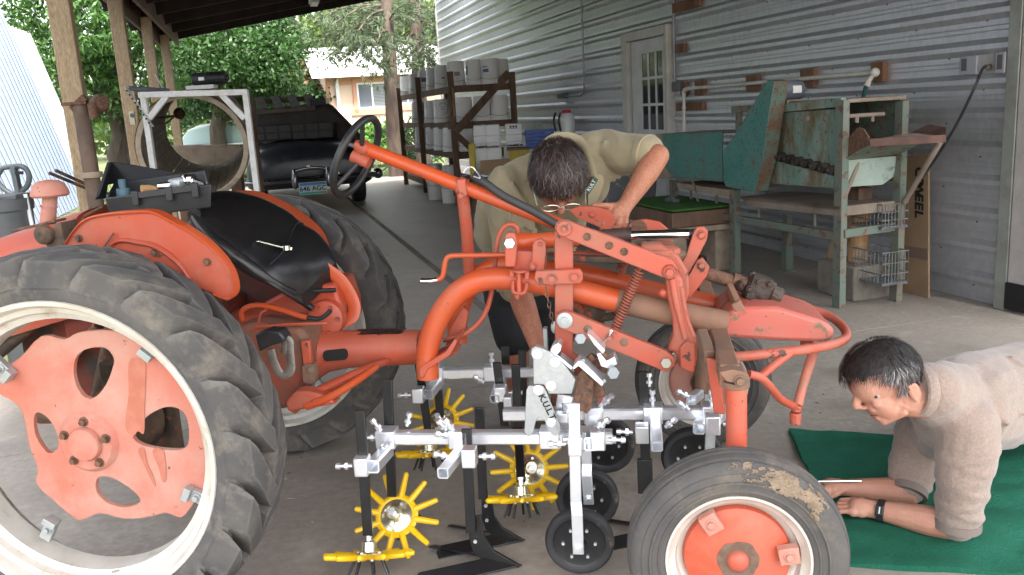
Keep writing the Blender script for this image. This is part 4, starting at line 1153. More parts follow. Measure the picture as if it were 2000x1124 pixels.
mb = MB(); mb.tube(spl(tpt((1170, 675, -.27), (1182, 667, -.275), (1193, 652, -.28), (1196, 647, -.28), (1192, 646, -.28), (1191, 655, -.28)), 4), .0016, 6); part('cotter_wire', mb, m_zinc, la)
mb = MB(); plate(mb, [(1299, 540), (1312, 528), (1333, 545), (1338, 580), (1345, 615), (1352, 645), (1364, 668), (1361, 705), (1356, 731), (1327, 721), (1320, 690), (1303, 688), (1316, 655), (1313, 620), (1304, 580)], -.225, -.15); ca = part('lift_casting', mb, m_arm, bev=.010)
mb = MB(); mb.tube(spl(tpt((1312, 545, -.227), (1322, 600, -.23), (1332, 640, -.23), (1338, 662, -.23)), 4), [.010] * 5 + [.008] * 8, 10); mb.tube(spl(tpt((1330, 560, -.22), (1340, 620, -.22), (1356, 660, -.22)), 4), .008, 8); part('casting_rib', mb, m_arm, ca)
mb = MB(); plate(mb, [(1328, 680), (1340, 668), (1358, 672), (1359, 700), (1355, 730), (1328, 720)], -.25, -.225); part('casting_foot', mb, m_arm, ca, bev=.005)
mb = MB(); mb.ball(T(1296, 572, -.2), .015); part('casting_knob', mb, m_arm, ca)
mb = MB(); plate(mb, [(1250, 478), (1290, 478), (1325, 500), (1345, 535), (1347, 575), (1338, 600), (1330, 570), (1326, 540), (1310, 515), (1290, 500), (1255, 490)], -.12, -.06); mb.ball(T(1285, 492, -.08), (.075, .05, .022)); part('hook_casting', mb, m_arm, bev=.008)
mb = MB(); mb.ball(T(1278, 484, -.05), (.07, .06, .022)); mb.ball(T(1310, 497, -.04), (.05, .05, .025)); part('rocker_casting', mb, m_grease)
def spring(a, b, r, n, wr):
    mb = MB(); a, b = V(a), V(b); d, p, q = frame(b - a); L_ = (b - a).length; N = n * 12
    mb.tube([a + d * (L_ * i / N) + (p * math.cos(2 * math.pi * i / 12) + q * math.sin(2 * math.pi * i / 12)) * r for i in range(N + 1)], wr, 6)
    mb.cyl(a - d * .01, b + d * .03, .005, n=8)
    return mb
part('lift_spring', spring(T(1249, 528, -.19), T(1200, 648, -.19), .0135, 22, .0035), M('rusty_red_spring', (.30, .085, .05), .65, col2=(.2, .07, .045), scale=20))
part('lift_spring', spring(T(1221, 506, .12), T(1212, 530, .12), .0145, 6, .0035), M('rusty_red_spring_far', (.30, .085, .05), .65))
mb = MB(); mb.cyl(T(1197, 645, -.19), T(1193, 662, -.19), .018, n=12); part('spring_seat', mb, m_arm)
mb = MB(); mb.tube(tpt((1145, 470, .02), (1170, 463, .02), (1229, 459, .02), (1232, 459, .02)), [.012, .022, .025, .025], 18); cy = part('hydraulic_cylinder', mb, M('rusty_black_cylinder', (.05, .025, .022), .6, col2=(.08, .04, .03)))
mb = MB(); mb.cyl(T(1230, 460, .02), T(1345, 457, .02), .0165, n=20); part('chrome_rod', mb, m_chrome, cy)
mb = MB(); mb.cyl(T(1345, 457, .02), T(1372, 456, .02), .0155, n=18); mb.cyl(T(1228, 460, .02), T(1233, 460, .02), .027, n=20); part('rod_end', mb, m_blackp, cy)
mb = MB(); plate(mb, [(1356, 452), (1362, 444), (1374, 443), (1383, 452), (1381, 468), (1362, 505), (1345, 535), (1335, 545), (1322, 528), (1340, 500)], -.03, -.012); mb.bolt(T(1370, 459, -.031), (0, -1, 0), .010, .012, 10); part('lever_link', mb, m_arm, bev=.003)
mb = MB(); plate(mb, [(1340, 548), (1362, 510), (1372, 504), (1386, 522), (1380, 540), (1362, 565), (1346, 585)], -.04, -.015); mb.bolt(T(1370, 519, -.041), (0, -1, 0), .010, .010); part('lever_bracket', mb, m_arm, bev=.003)
mb = MB(); plate(mb, [(1228, 440), (1240, 432), (1262, 429), (1288, 434), (1304, 447), (1314, 470), (1322, 502), (1300, 506), (1285, 480), (1278, 465), (1228, 462)], .16, .18); ap = part('quadrant_plate', mb, m_arm, bev=.003)
mb = MB(); mb.lathe([(.004, -.010), (.010, -.010), (.011, -.002), (.026, -.002), (.028, 0)], T(1248, 447, .159), EY, 20); part('quadrant_bolt', mb, m_rust, ap)
mb = MB(); plate(mb, [(1112, 410), (1132, 403), (1165, 404), (1190, 412), (1205, 432), (1190, 452), (1160, 440), (1125, 425)], .16, .175); mb.bolt(T(1157, 419, .159), (0, -1, 0), .009, .008); part('hand_lever', mb, m_red, bev=.003)
mb = MB(); mb.tube(tpt((1375, 533, 0), (1400, 541, 0), (1440, 553, 0)), [.019, .022, .021], 14); mb.tube(tpt((1430, 548, 0), (1470, 562, 0)), .026, 14); part('steering_shaft', mb, m_rust)
mb = MB()
c = T(1483, 570, 0)
mb.lathe([(.004, -.05), (.03, -.05), (.045, -.04), (.05, 0), (.045, .04), (.02, .05)], c, V((.9, -.1, -.3)), 18); mb.box(c + V((.0, 0, .012)), (.075, .09, .075), (V((.93, 0, -.36)), EY, V((.36, 0, .93))))
mb.cyl(c + V((.03, -.03, .0)), c + V((.06, -.03, -.015)), .03, n=8)
for k in range(7): mb.bolt(c + V((.04 * math.cos(k * .9), -.046, .045 * math.sin(k * .9))), (0, -1, 0), .008, .010)
mb.cyl(c + V((-.02, 0, .04)), c + V((-.025, 0, .065)), .010, n=8); mb.cyl(c + V((-.06, -.03, .02)), c + V((-.07, -.04, .04)), .012, n=8)
part('steering_gear', mb, M('black_greasy_casting', (.035, .022, .018), .55, col2=(.07, .045, .03), scale=30, bump=.6, bscale=60), bev=.006)
# ---- front bolster, bumper, axle
mb = MB(); plate(mb, [(1408, 657), (1411, 622), (1438, 600), (1520, 600), (1605, 627), (1628, 640), (1632, 656), (1618, 670), (1520, 667), (1430, 661)], -.15, .13); bo = part('front_bolster', mb, M('pink_sheeny_paint', (.48, .115, .085), .42, col2=(.44, .14, .105), scale=6, patch=[((.20, .13, .08), 12, .60, .63, .8), ((.07, .05, .04), 35, .66, .68, .8)], bump=.08, bscale=60), bev=.014)
mb = MB(); mb.bar(T(1436, 590, -.14), T(1452, 617, -.14), .02, .03); mb.bar(T(1424, 560, -.02), T(1445, 605, -.12), .02, .03); part('bolster_gusset', mb, m_gold, bo, bev=.003)
mb = MB(); mb.prism(tpt((1462, 604, -.10), (1500, 596, .02), (1525, 608, .0), (1495, 614, -.09)), V((0, 0, .004))); part('gear_seat', mb, m_grease, bo)
bt = spl(tpt((1388, 694, -.36), (1440, 697, -.36), (1510, 690, -.34), (1580, 682, -.30), (1632, 671, -.20), (1653, 658, -.06), (1646, 639, .06), (1620, 618, .14), (1575, 602, .17), (1530, 594, .17)), 6)
mb = MB(); mb.tube(bt, .0145, 14); bu = part('bumper_bar', mb, m_arm)
mb = MB(); mb.tube(tpt((1543, 690, -.33), (1512, 713, -.36), (1484, 737, -.40)), .012, 12); part('bumper_brace', mb, m_arm, bu)
mb = MB(); mb.tube(tpt((1575, 668, -.08), (1588, 690, -.14), (1566, 760, -.24), (1558, 792, -.27)), [.02, .016, .0135, .014], 14); part('steering_arm', mb, M('dusty_pink_link', (.5, .15, .10), .6, col2=(.34, .15, .10), scale=10))
mb = MB(); mb.cyl(T(1556, 792, -.27), T(1555, 804, -.27), .015, n=14); mb.cyl(T(1554, 806, -.27), T(1553, 829, -.27), .0185, .017, 8); part('ball_joint', mb, m_arm, bev=.003)
mb = MB(); mb.tube(spl(tpt((1462, 731, -.52), (1486, 738, -.50), (1505, 757, -.45), (1525, 780, -.36), (1553, 795, -.27)), 5), .0115, 12); part('tie_rod', mb, m_arm)
mb = MB(); mb.hexa([T(x, y, v) for x, y, v in ((1394, 808, -.46), (1417, 810, -.46), (1417, 806, -.40), (1396, 804, -.40), (1379, 699, -.46), (1400, 703, -.46), (1403, 698, -.40), (1382, 694, -.40))]); part('hanger_post', mb, m_arm, bev=.003)
mb = MB(); mb.bar(T(1370, 655, -.30), T(1386, 700, -.42), .03, .045); mb.bar(T(1412, 702, -.40), T(1432, 722, -.52), .04, .05); mb.cyl(T(1370, 658, -.3), T(1372, 664, -.34), .012); part('axle_bracket', mb, m_gold, bev=.004)
mb = MB(); mb.cyl((1.797, -.62, .20), T(1438, 752, -.62), .027, n=20); mb.cyl((1.797 - .012, -.70, RF), (1.797 - .012, -.60, RF), .03, n=16); part('kingpin', mb, m_arm)
mb = MB(); c = T(1438, 748, -.62); mb.cyl(c - V((0, 0, .010)), c + V((0, 0, .006)), .034, n=20); plate(mb, [(1405, 728), (1432, 722), (1456, 728), (1466, 742), (1458, 752), (1420, 746)], -.66, -.58); mb.bolt(T(1445, 744, -.661), (0, -1, 0), .010, .012, 12); part('kingpin_collar', mb, m_gold, bev=.003)
mb = MB(); a = T(1425, 735, -.62); b_ = V((1.80, -.10, T(1440, 650, -.1).z))
mb.bar(a, b_, .05, .06); mb.bar(b_, V((1.80, .62, a.z)), .05, .06); mb.cyl((1.80, .62, .2), (1.80, .62, a.z + .03), .027); mb.cyl((1.809, .6, RF), (1.809, .7, RF), .03)
part('front_axle', mb, m_gold, bev=.004)
mb = MB(); c = T(1150, 610, -.0)
mb.box(c, (.10, .10, .09)); mb.cyl(c + V((-.05, -.05, .05)), c + V((.07, -.06, -.08)), .02, .012); mb.cyl(c + V((-.05, -.04, -.02)), c + V((.09, -.06, .0)), .014); mb.ball(c + V((.02, -.05, .02)), .04)
mb.bar(c + V((-.02, -.06, -.05)), c + V((.05, -.07, .05)), .02, .03); mb.cyl(c + V((.05, -.03, -.06)), c + V((.12, -.03, -.09)), .015)
part('cultivator_gearhead', mb, m_grease, bev=.006)
mb = MB(); mb.bar(T(1060, 503, .0), T(1240, 507, .06), .05, .02); part('rear_plate', mb, m_grease, bev=.003)
mb = MB(); mb.tube(tpt((1060, 500, .05), (1145, 497, .06), (1200, 500, .06)), .012, 10); part('linkage_tube', mb, m_red)
# ================================================================ CULTIVATOR
cult = thing('cultivator', 'bright zinc row cultivator with yellow finger wheels under the tractor frame', 'cultivator', tuple(TM @ V((1.1, -.1, 0))), TH)
CI = Matrix.Translation(V((-1.1, .1, 0)))
def cpart(name, mb, mat, parent=None, **k):
    m2 = MB(); m2.v = [CI @ p for p in mb.v]; m2.f = mb.f
    return obj(name, m2, mat, parent or cult, local=True, **k)
def sqtube(mb, p0, p1, w, t=.004, up=(0, 0, 1)):
    p0, p1 = V(p0), V(p1)
    d, a, b = frame(p1 - p0, up)
    rings = []
    def rg(p, h):
        c = h * .28
        return [p + a * x + b * y for x, y in ((-h, -h + c), (-h + c, -h), (h - c, -h), (h, -h + c), (h, h - c), (h - c, h), (-h + c, h), (-h, h - c))]
    h = w / 2; hi = h - t
    rings = [rg(p0 + d * .06, hi), rg(p0, hi), rg(p0, h), rg(p1, h), rg(p1, hi), rg(p1 - d * .06, hi)]
    return mb.ring(rings, caps=True)
BH = .438
def bar_u(x0, x1, y, v):
    a, b = T(x0, y, v), T(x1, y, v)
    a.z = b.z = BH
    return a, b
for x0, x1, y, v in ((742, 1196, 857, -.32), (984, 1418, 810, -.12), (834, 1075, 735, .335)):
    mb = MB(); a, b = bar_u(x0, x1, y, v); sqtube(mb, a, b, .040); cpart('toolbar', mb, m_zinc, bev=0)
def eyebolt(mb, c, d, l=.05, r=.006):
    c, d = V(c), V(d).normalized()
    mb.cyl(c, c + d * l, r, n=10)
    mb.cyl(c + d * l * .25, c + d * l * .45, r * 1.9, n=6)
    mb.cyl(c + d * l * .75, c + d * l, r * 1.8, r * 1.5, n=8)
def clamp(c, sz=(.062, .062, .058), bolts=()):
    cl_ = None
    mb = MB().box(c, sz)
    cl_ = cpart('clamp', mb, m_zincp if 0 else m_zinc, bev=.004)
    for d in bolts:
        mb = MB(); d = V(d).normalized(); eyebolt(mb, V(c) + d * .03, d); cpart('set_screw', mb, m_zinc, cl_)
    return cl_
UA, UB = V((-.5, -.25, .85)), V((.55, -.3, .8))
# clamps on the bars: (px, py, v, bolts)
for x, y, v, bo_ in ((757, 857, -.32, (UA, (-1, -.15, .05))), (898, 855, -.32, (UA, (-.8, -.4, .3))), (1075, 857, -.32, ((0, -.3, .9),)), (1150, 857, -.33, ((-1, -.3, .05), UB)), (1160, 812, -.12, (UB,)), (1275, 812, -.12, ((0, -.1, 1),)), (1390, 806, -.12, ((0, -.15, 1),)), (853, 735, .335, ((-1, -.1, 0), (.2, 0, 1))), (962, 728, .335, ((0, 0, 1),))):
    c = T(x, y, v); c.z = BH
    clamp(c, bolts=bo_)
# cross tubes that come towards the viewer: (start px on bar, v0) -> (end px, v1)
for (x0, y0, v0), (x1, y1, v1), w_ in (((757, 880, -.32), (728, 912, -.47), .040), ((903, 878, -.32), (865, 925, -.50), .034), ((1160, 820, -.12), (1154, 868, -.42), .040), ((1280, 822, -.12), (1283, 872, -.33), .036), ((1365, 770, .08), (1350, 782, -.02), .034), ((1378, 800, .0), (1365, 838, -.22), .036), ((858, 742, .335), (836, 771, .22), .040), ((978, 745, .32), (966, 780, .18), .034)):
    mb = MB(); sqtube(mb, T(x0, y0, v0), T(x1, y1, v1), w_); cpart('cross_tube', mb, m_zinc)
for x, y, v, bo_ in ((708, 909, -.46, ((-1, -.1, 0),)), (917, 892, -.43, ((1, -.1, .05),)), (818, 771, .24, ((-1, -.1, 0),)), (978, 768, .21, ((1, 0, 0),)), (1254, 846, -.2, ((-1, -.1, .1),)), (1124, 868, -.43, ((-1, -.2, .1),)), (1168, 858, -.40, ((1, -.1, 0),)), (1392, 828, -.3, ((1, -.1, 0),))):
    clamp(T(x, y, v), (.042, .046, .058), bo_)
for x, y, v, d in ((872, 840, -.33, (-.5, -.3, .9)), (795, 832, -.30, (.3, 0, 1)), (1268, 755, -.1, (0, 0, 1)), (945, 748, .22, (-.7, -.2, .6)), (1345, 775, -.05, (-.8, -.2, .5)), (1345, 800, -.18, (-.7, -.3, .6)), (1300, 835, -.2, (.6, -.2, .6)), (1168, 835, -.4, (.7, -.2, .6)), (742, 880, -.36, (.6, -.2, .5)), (1180, 790, -.15, (.6, -.1, .7)), (875, 892, -.42, (-.8, -.3, .3))):
    mb = MB(); eyebolt(mb, T(x, y, v), d, .045); cpart('set_screw', mb, m_zinc)
# black shanks
def shank(l, w_=.031, th=.012):
    mb = MB()
    for i in range(len(l) - 1): mb.bar(T(*l[i]), T(*l[i + 1]), th, w_, up=(1, 0, 0)) if 0 else mb.hexa(hx(T(*l[i]), T(*l[i + 1]), w_, th))
    return cpart('shank', mb, m_black, bev=.002)
def hx(a, b, w_, th):
    x, y = V((w_ / 2, 0, 0)), V((0, th / 2, 0))
    return [b - x - y, b + x - y, b + x + y, b - x + y, a - x - y, a + x - y, a + x + y, a - x + y]
for l in (((703, 802, -.45), (719, 1046, -.45)), ((757, 742, -.28), (762, 880, -.28), (766, 970, -.28)), ((818, 712, .30), (836, 838, .30)), ((856, 762, .33), (860, 818, .33)), ((970, 708, .25), (986, 832, .25)), ((1007, 712, .10), (1012, 835, .10), (1018, 942, -.08)), ((1020, 684, .33), (1022, 800, .33)), ((986, 676, .42), (988, 712, .42)),
          ((911, 838, -.345), (920, 1040, -.345)), ((936, 796, -.16), (944, 975, -.16)), ((1256, 726, -.10), (1262, 945, -.10))): shank(l)
mb = MB(); mb.box(T(993, 785, .12), (.03, .05, .05)); cpart('spacer', mb, m_zinc, bev=.003)
# mounting plates with cut letters
def pl(name, l, v, th, mat, bev=.002): 
    mb = MB(); plate(mb, l, v, v + th); return cpart(name, mb, mat, bev=bev)
low = [(1024, 845), (1026, 800), (1028, 762), (1033, 754), (1060, 755), (1065, 762), (1095, 833), (1094, 846), (1085, 852), (1077, 848), (1062, 820), (1054, 815), (1047, 821), (1041, 847), (1032, 853)]
upp = [(1042, 752), (1041, 702), (1036, 692), (1038, 682), (1046, 677), (1056, 680), (1074, 688), (1108, 720), (1124, 742), (1117, 770), (1072, 770), (1062, 752)]
for dv in (0, .075):
    p_ = pl('mounting_plate', low, -.352 + dv, .008, m_zincp)
    if dv == 0:
        mb = MB(); a, b = T(1056, 771, -.354), T(1081, 820, -.354)
        xd = (b - a).normalized(); yd = V((0, -1, 0)).cross(xd)
        writing(mb, 'K.U.L.T', (a + b) / 2 + V((0, -.0003, 0)), xd, yd, .027, .0008, bold=.0006); cpart('lettering', mb, m_ink, p_, sm=0)
    p2 = pl('head_plate', upp, -.340 + dv, .008, m_zincp)
    if dv == 0:
        for par, l in ((p_, ((1051, 762), (1077, 826))), (p2, ((1049, 692), (1084, 708), (1076, 754)))):
            for x, y in l:
                mb = MB(); mb.bolt(T(x, y, -.353 if par is p_ else -.341), (0, -1, 0), .0105, .010); cpart('bolt', mb, m_zinc, par, bev=.001)
mb = MB(); mb.bar(T(1045, 679, -.30), T(1068, 688, -.30), .07, .006); plate(mb, [(1072, 690), (1080, 676), (1090, 670), (1097, 676), (1095, 686), (1088, 694), (1120, 718), (1116, 724)], -.33, -.27); cpart('hook_bracket', mb, m_zinc, bev=.002)
mb = MB(); mb.bar(T(1088, 690, -.30), T(1122, 722, -.30), .05, .010); cpart('dark_strap', mb, m_greyp, bev=.001)
mb = MB(); plate(mb, [(1119, 790), (1122, 768), (1128, 735), (1136, 722), (1160, 744), (1157, 796), (1146, 810)], -.33, -.29); cpart('rusty_standard', mb, m_rust, bev=.003)
mb = MB(); plate(mb, [(1120, 716), (1130, 705), (1136, 706), (1180, 748), (1176, 756), (1130, 716), (1118, 724)], -.37, -.30); st_ = cpart('clamp_strap', mb, m_zinc, bev=.002)
for x, y, s_ in ((1137, 704, .008), (1178, 743, .008), (1132, 661, .020), (1196, 728, .022)):
    mb = MB(); q_ = T(x, y, -.345); mb.cyl(q_, q_ + V((.25, -1, .15)).normalized() * .016, s_ * .85, n=6); cpart('hex_bolt', mb, bpy.data.materials.get('grey_zinc') or M('grey_zinc', (.24, .27, .29), .4, .6), st_ if s_ < .01 else None, bev=.001)
mb = MB(); plate(mb, [(1146, 652), (1154, 656), (1182, 685), (1178, 692), (1160, 674)], -.33, -.26); plate(mb, [(1165, 692), (1172, 690), (1184, 706), (1200, 697), (1206, 712), (1192, 722), (1174, 716)], -.33, -.27); cpart('u_bracket', mb, m_zinc, bev=.002)
for q_ in ((1180, 690, 1198, 722, -.32, .012), (1140, 712, 1160, 695, -.28, .02), (1175, 775, 1160, 740, -.28, .03), (1150, 700, 1200, 725, -.2, .032)): cpart('rusty_bar', MB().bar(T(q_[0], q_[1], q_[4]), T(q_[2], q_[3], q_[4]), q_[5], q_[5]), m_rust, bev=.002)
mb = MB(); mb.bar(T(1065, 640, -.12), T(1068, 705, -.12), .03, .012); mb.ball(T(1083, 640, -.18), (.012, .004, .02)); cpart('side_plate', mb, m_zincp, bev=.003)
mb = MB(); mb.bar(T(1105, 770, -.25), T(1095, 840, -.25), .02, .05); mb.bar(T(1068, 815, -.29), T(1110, 815, -.29), .03, .03); mb.cyl(T(1108, 785, -.27), T(1112, 815, -.27), .018); cpart('inner_bracket', mb, m_zinc, bev=.003)
# gauge wheels
def gauge_wheel(c, r=.105, w_=.036):
    g = bpy.data.objects.new('gauge_wheel', None); COL.objects.link(g); g.parent = cult; c = CI @ V(c); g.location = c
    def P(name, mb, mat, **k): return obj(name, mb, mat, g, local=True, **k)
    P('tyre', MB().lathe([(r * .74, -w_ * .42), (r * .80, -w_ * .55), (r * .92, -w_ * .55), (r * .985, -w_ * .35), (r, 0), (r * .985, w_ * .35), (r * .92, w_ * .55), (r * .8, w_ * .55), (r * .74, w_ * .42)], (0, 0, 0), EY, 48), m_tyreg)
    P('wheel_disc', MB().lathe([(.004, -w_ * .9), (r * .17, -w_ * .9), (r * .2, -w_ * .5), (r * .70, -w_ * .42), (r * .74, -w_ * .48), (r * .76, -w_ * .3), (r * .7, w_ * .4), (.004, w_ * .5)], (0, 0, 0), EY, 40), m_black)
    for k in range(6):
        a = R(30 + 60 * k + 30)
        P('bolt', MB().cyl((r * .46 * math.cos(a), -w_ * .44, r * .46 * math.sin(a)), (r * .46 * math.cos(a), -w_ * .66, r * .46 * math.sin(a)), .0048, n=8), m_zinc)
    return g
gw1 = gauge_wheel(T(1132, 1056, -.375) * 1.0)
for p in ((1147, 972, -.13, 1), (1182, 868, .10, 1), (1352, 892, .02, 1)):
    c = copy_tree(gw1, cult); c.location = CI @ T(p[0], p[1], p[2])
for pts in ([(1121, 788, -.425), (1125, 978, -.425), (1127, 1003, -.447), (1130, 1082, -.447)], [(1143, 850, -.19), (1146, 905, -.19), (1146, 928, -.20), (1150, 985, -.20)], [(1386, 770, -.03), (1388, 830, -.03), (1386, 880, -.03)]):
    mb = MB()
    for i in range(len(pts) - 1): mb.hexa(hx(T(*pts[i]), T(*pts[i + 1]), .033, .012))
    ar = cpart('wheel_arm', mb, m_zinc if pts[0][0] != 1386 else m_zincp, bev=.002)
    if pts[0][0] < 1150:
        mb = MB(); q = T(pts[-1][0], pts[-1][1] - 9, pts[-1][2] - .006); mb.bolt(q, (0, -1, 0), .009, .010); cpart('axle_nut', mb, m_zinc, ar)
# finger wheels
def flatax(x, y, v, k=.10, side=0.0):
    e = ((TI @ EYE) - T(x, y, v)).normalized()
    a = V((side, 0, 1)); a = (a - e * a.dot(e)).normalized()
    return (a + e * k).normalized()
def finger_wheel(c, ax, r=.125, nf=12, tines=True, prot=.03, rot=0):
    g = bpy.data.objects.new('finger_wheel', None); COL.objects.link(g); g.parent = cult; c = CI @ V(c); g.location = c
    d, a, b = frame(ax)
    O = V((0, 0, 0))
    def P(name, mb, mat, **k): return obj(name, mb, mat, g, local=True, **k)
    mb = MB().lathe([(.048, -.005), (.060, -.007), (.070, 0), (.060, .007), (.048, .005)], O, d, 40)
    for k in range(nf):
        t = 2 * math.pi * (k + rot) / nf
        e = a * math.cos(t) + b * math.sin(t)
        mb.tube([e * .060, e * .085 + d * .001, e * (r - .004) + d * .004, e * r + d * .004], [.0105, .0102, .0088, .005], 8)
    P('yellow_fingers', mb, m_yellow)
    P('hub_flange', MB().lathe([(.004, .012), (.030, .012), (.036, .008), (.052, .006), (.054, -.004), (.03, -.006)], O, d, 32), m_brass)
    P('hub_barrel', MB().lathe([(.024, .008), (.0235, .040), (.020, .044), (.004, .044)], O, d, 28), m_brass)
    mb = MB(); mb.cyl(d * .044, d * .062, .009, n=6); mb.cyl(d * .062, d * .070, .012, n=6); P('spindle_nut', mb, m_zinc)
    mb = MB()
    for k in range(4): t = 2 * math.pi * k / 4 + .4; e = (a * math.cos(t) + b * math.sin(t)) * .038; mb.cyl(e + d * .005, e + d * .012, .005, n=6)
    P('hub_bolts', mb, m_zinc)
    if tines:
        for k in range(7):
            t = 2 * math.pi * (k + .3) / 7; e = a * math.cos(t) + b * math.sin(t)
            mb = MB(); mb.cyl(e * .040 - d * .004, e * .064 - d * .058, .0052, .0042, 8); P('tine', mb, m_black)
            mb = MB(); mb.ball(e * .046 - d * .010, .0058, n=8, m=6); P('tine_bolt', mb, m_zinc)
    return g
def look(x, y, v, bx=0, bz=0):
    e = (TI @ EYE) - T(x, y, v); e = e.normalized(); return (e + V((bx, 0, bz))).normalized()
finger_wheel(T(721, 1086, -.46), flatax(721, 1086, -.46, .07, .09), r=.140)
finger_wheel(T(775, 1008, -.29), look(775, 1008, -.29, -.25, .25), r=.142, rot=.3)
finger_wheel(T(840, 886, .22), flatax(840, 886, .22, .09, .03), r=.135)
finger_wheel(T(862, 822, .36), look(862, 822, .36, -.25, .35), r=.135, rot=.3)
finger_wheel(T(1019, 974, -.12), flatax(1019, 974, -.12, .08, .0), r=.135)
finger_wheel(T(1034, 917, .02), look(1034, 917, .02, .2, .15), r=.140, rot=.1)
# sweeps
def sweep(ft, flip=1, s=1.0, name='sweep_blade'):
    # ft: foot of the shank on the floor (tractor coords); blade points forward (+u)
    f = V(ft)
    mb = MB()
    q = lambda u, v, w_: f + V((u * s, v * s * flip, w_ * s))
    foot = [(-.012, 0, .16), (.025, 0, .165), (.030, 0, .10), (.055, 0, .055), (.125, 0, .012), (.125, 0, .004), (.03, 0, .018), (-.005, 0, .05), (-.014, 0, .09)]
    mb.prism([q(u, v - .006, w_) for u, v, w_ in foot], V((0, .012 * flip, 0)))
    for sg in (1, -1):
        w_ = [q(.135, 0, .012), q(.03, -.004 * sg, .034), q(-.15, -.075 * sg, .026), q(-.165, -.095 * sg, .012), q(-.15, -.125 * sg, .002)]
        mb.prism(w_, V((0, 0, -.005)))
    o = cpart(name, mb, m_black, bev=.0015)
    for w_ in (.145, .09): cpart('sweep_bolt', MB().cyl(q(.005, -.012 * flip, w_), q(.005, -.018 * flip, w_), .006, n=8), m_zinc, o)
    return o
sweep((T(920, 1040, -.345).x + .005, -.325, 0), 1, 1.1)
sweep((T(944, 975, -.16).x + .005, -.16, 0), 1, .95)
sweep((T(1262, 945, -.10).x, -.10, 0), 1, .95)
mb = MB(); mb.box(T(1260, 930, -.10) + V((0, .0, 0)), (.05, .02, .12)); cpart('sweep_holder', mb, m_black, bev=.003)
# ================================================================ LOOSE TOOLS ON THE TRACTOR
tb = thing('toolbox', 'open black plastic toolbox standing on the tractor hood beside the seat', 'toolbox', tuple(TM @ T(300, 415, -.05)))
def Wd(l): return [TM @ p for p in l]
mb = MB()
A_, B_, C_, D_ = T(205, 388, -.20), T(412, 360, -.20), T(404, 332, .12), T(222, 357, .10)
dn = V((0, 0, -.075))
fr = [A_, B_, C_, D_]
cen = (A_ + B_ + C_ + D_) / 4
def wallbox(top, dn, th):
    mb = MB(); c = sum(top, V((0, 0, 0))) / 4
    inn = [c + (p - c) * .93 for p in top]
    bo2 = [c + (p - c) * .95 + dn for p in top]
    ib = [p + dn * .85 for p in inn]
    n = 4
    b = top + inn + bo2 + ib
    mb.add(b, [(i, (i + 1) % 4, 4 + (i + 1) % 4, 4 + i) for i in range(4)] + [(i, 8 + i, 8 + (i + 1) % 4, (i + 1) % 4) for i in range(4)] + [(4 + i, 4 + (i + 1) % 4, 12 + (i + 1) % 4, 12 + i) for i in range(4)] + [(8, 9, 10, 11)[::-1], (12, 13, 14, 15)])
    return mb
m_tb = M('scuffed_black_case', (.014, .015, .017), .45, col2=(.026, .028, .031), scale=6, fine=((.02, .021, .023), 50))
mb = wallbox(fr, dn, 0); mb.v = [TM @ p for p in mb.v]; obj('tray', mb, m_tb, tb, bev=.004)
# lid standing behind, slanted
la_, lb_, lc_, ld_ = T(190, 384, -.12), T(218, 316, .06), T(352, 342, .13), T(404, 333, .12)
mb = MB(); e = V((0, .02, -.01))
lid = [D_ + V((-.05, .0, -.01)), T(220, 317, .14), T(345, 339, .15), C_ + V((0, .01, .01))]
mb.prism(Wd(lid), TM.to_3x3() @ V((0, .02, .0))); mb.prism(Wd([T(192, 390, -.16), T(215, 317, .12), T(220, 317, .14), D_ + V((-.04, .01, -.02)), T(206, 388, -.16)]), TM.to_3x3() @ V((-.012, 0, 0)))
obj('lid', mb, m_tb, tb, bev=.003)
for fx in (.30, .62, .86):
    p = A_.lerp(B_, fx) + V((0, -.008, -.012)); mb = MB(); mb.box(TM @ p, (.022, .012, .045), (TU, TV, EZV)); obj('latch', mb, m_blackp, tb, bev=.002)
for f0, f1 in ((.33, .60), (.64, .84)):
    mb = MB(); mb.bar(TM @ (A_.lerp(B_, f0) + V((0, -.006, -.004))), TM @ (A_.lerp(B_, f1) + V((0, -.006, -.004))), .008, .02); obj('front_rib', mb, m_blackp, tb, bev=.001)
hm = thing('hammer', 'hammer with pale wooden handle lying in the open toolbox', 'hammer', tuple(TM @ T(290, 372, -.08)))
mb = MB(); mb.tube(Wd(tpt((277, 370, -.1), (292, 369, -.08), (318, 372, -.02))), [.014, .013, .009], 12); obj('handle', mb, M('pale_handle_wood', (.55, .32, .14), .5, col2=(.45, .24, .1)), hm)
mb = MB(); mb.cyl(TM @ T(318, 378, -.02), TM @ T(326, 364, .0), .012); obj('head', mb, m_grey, hm)
mb = MB(); q = TM @ T(241, 374, -.1); mb.cyl(q - V((0, 0, .02)), q + V((0, 0, .01)), .024, .022, 14); mb.cyl(q + V((0, 0, .01)), q + V((0, 0, .04)), .012, n=10)
obj('glue_bottle', mb, M('blue_grey_plastic', (.05, .11, .15), .4), label='small blue bottle in the left end of the toolbox', cat='bottle')
for (x, y, v, r_, mt, lb, ct, nm) in ((322, 365, -.05, .017, m_chrome, 'shiny chrome socket beside the hammer head in the toolbox', 'socket', 'chrome_socket'), (344, 360, -.02, .024, m_zincp, 'dull grey socket in the middle of the toolbox', 'socket', 'grey_socket'), (366, 354, .0, .024, m_chrome, 'bright chrome ratchet at the right end of the toolbox', 'ratchet', 'ratchet')):
    mb = MB(); q = TM @ T(x, y, v); mb.cyl(q + TU * -.02, q + TU * .025, r_ * .8, r_, 14)
    if nm == 'ratchet': mb.tube([q + TU * .02, q + TU * .06 - V((0, 0, .015))], [.012, .009], 8); mb.ball(q, .024)
    obj(nm, mb, mt, label=lb, cat=ct)
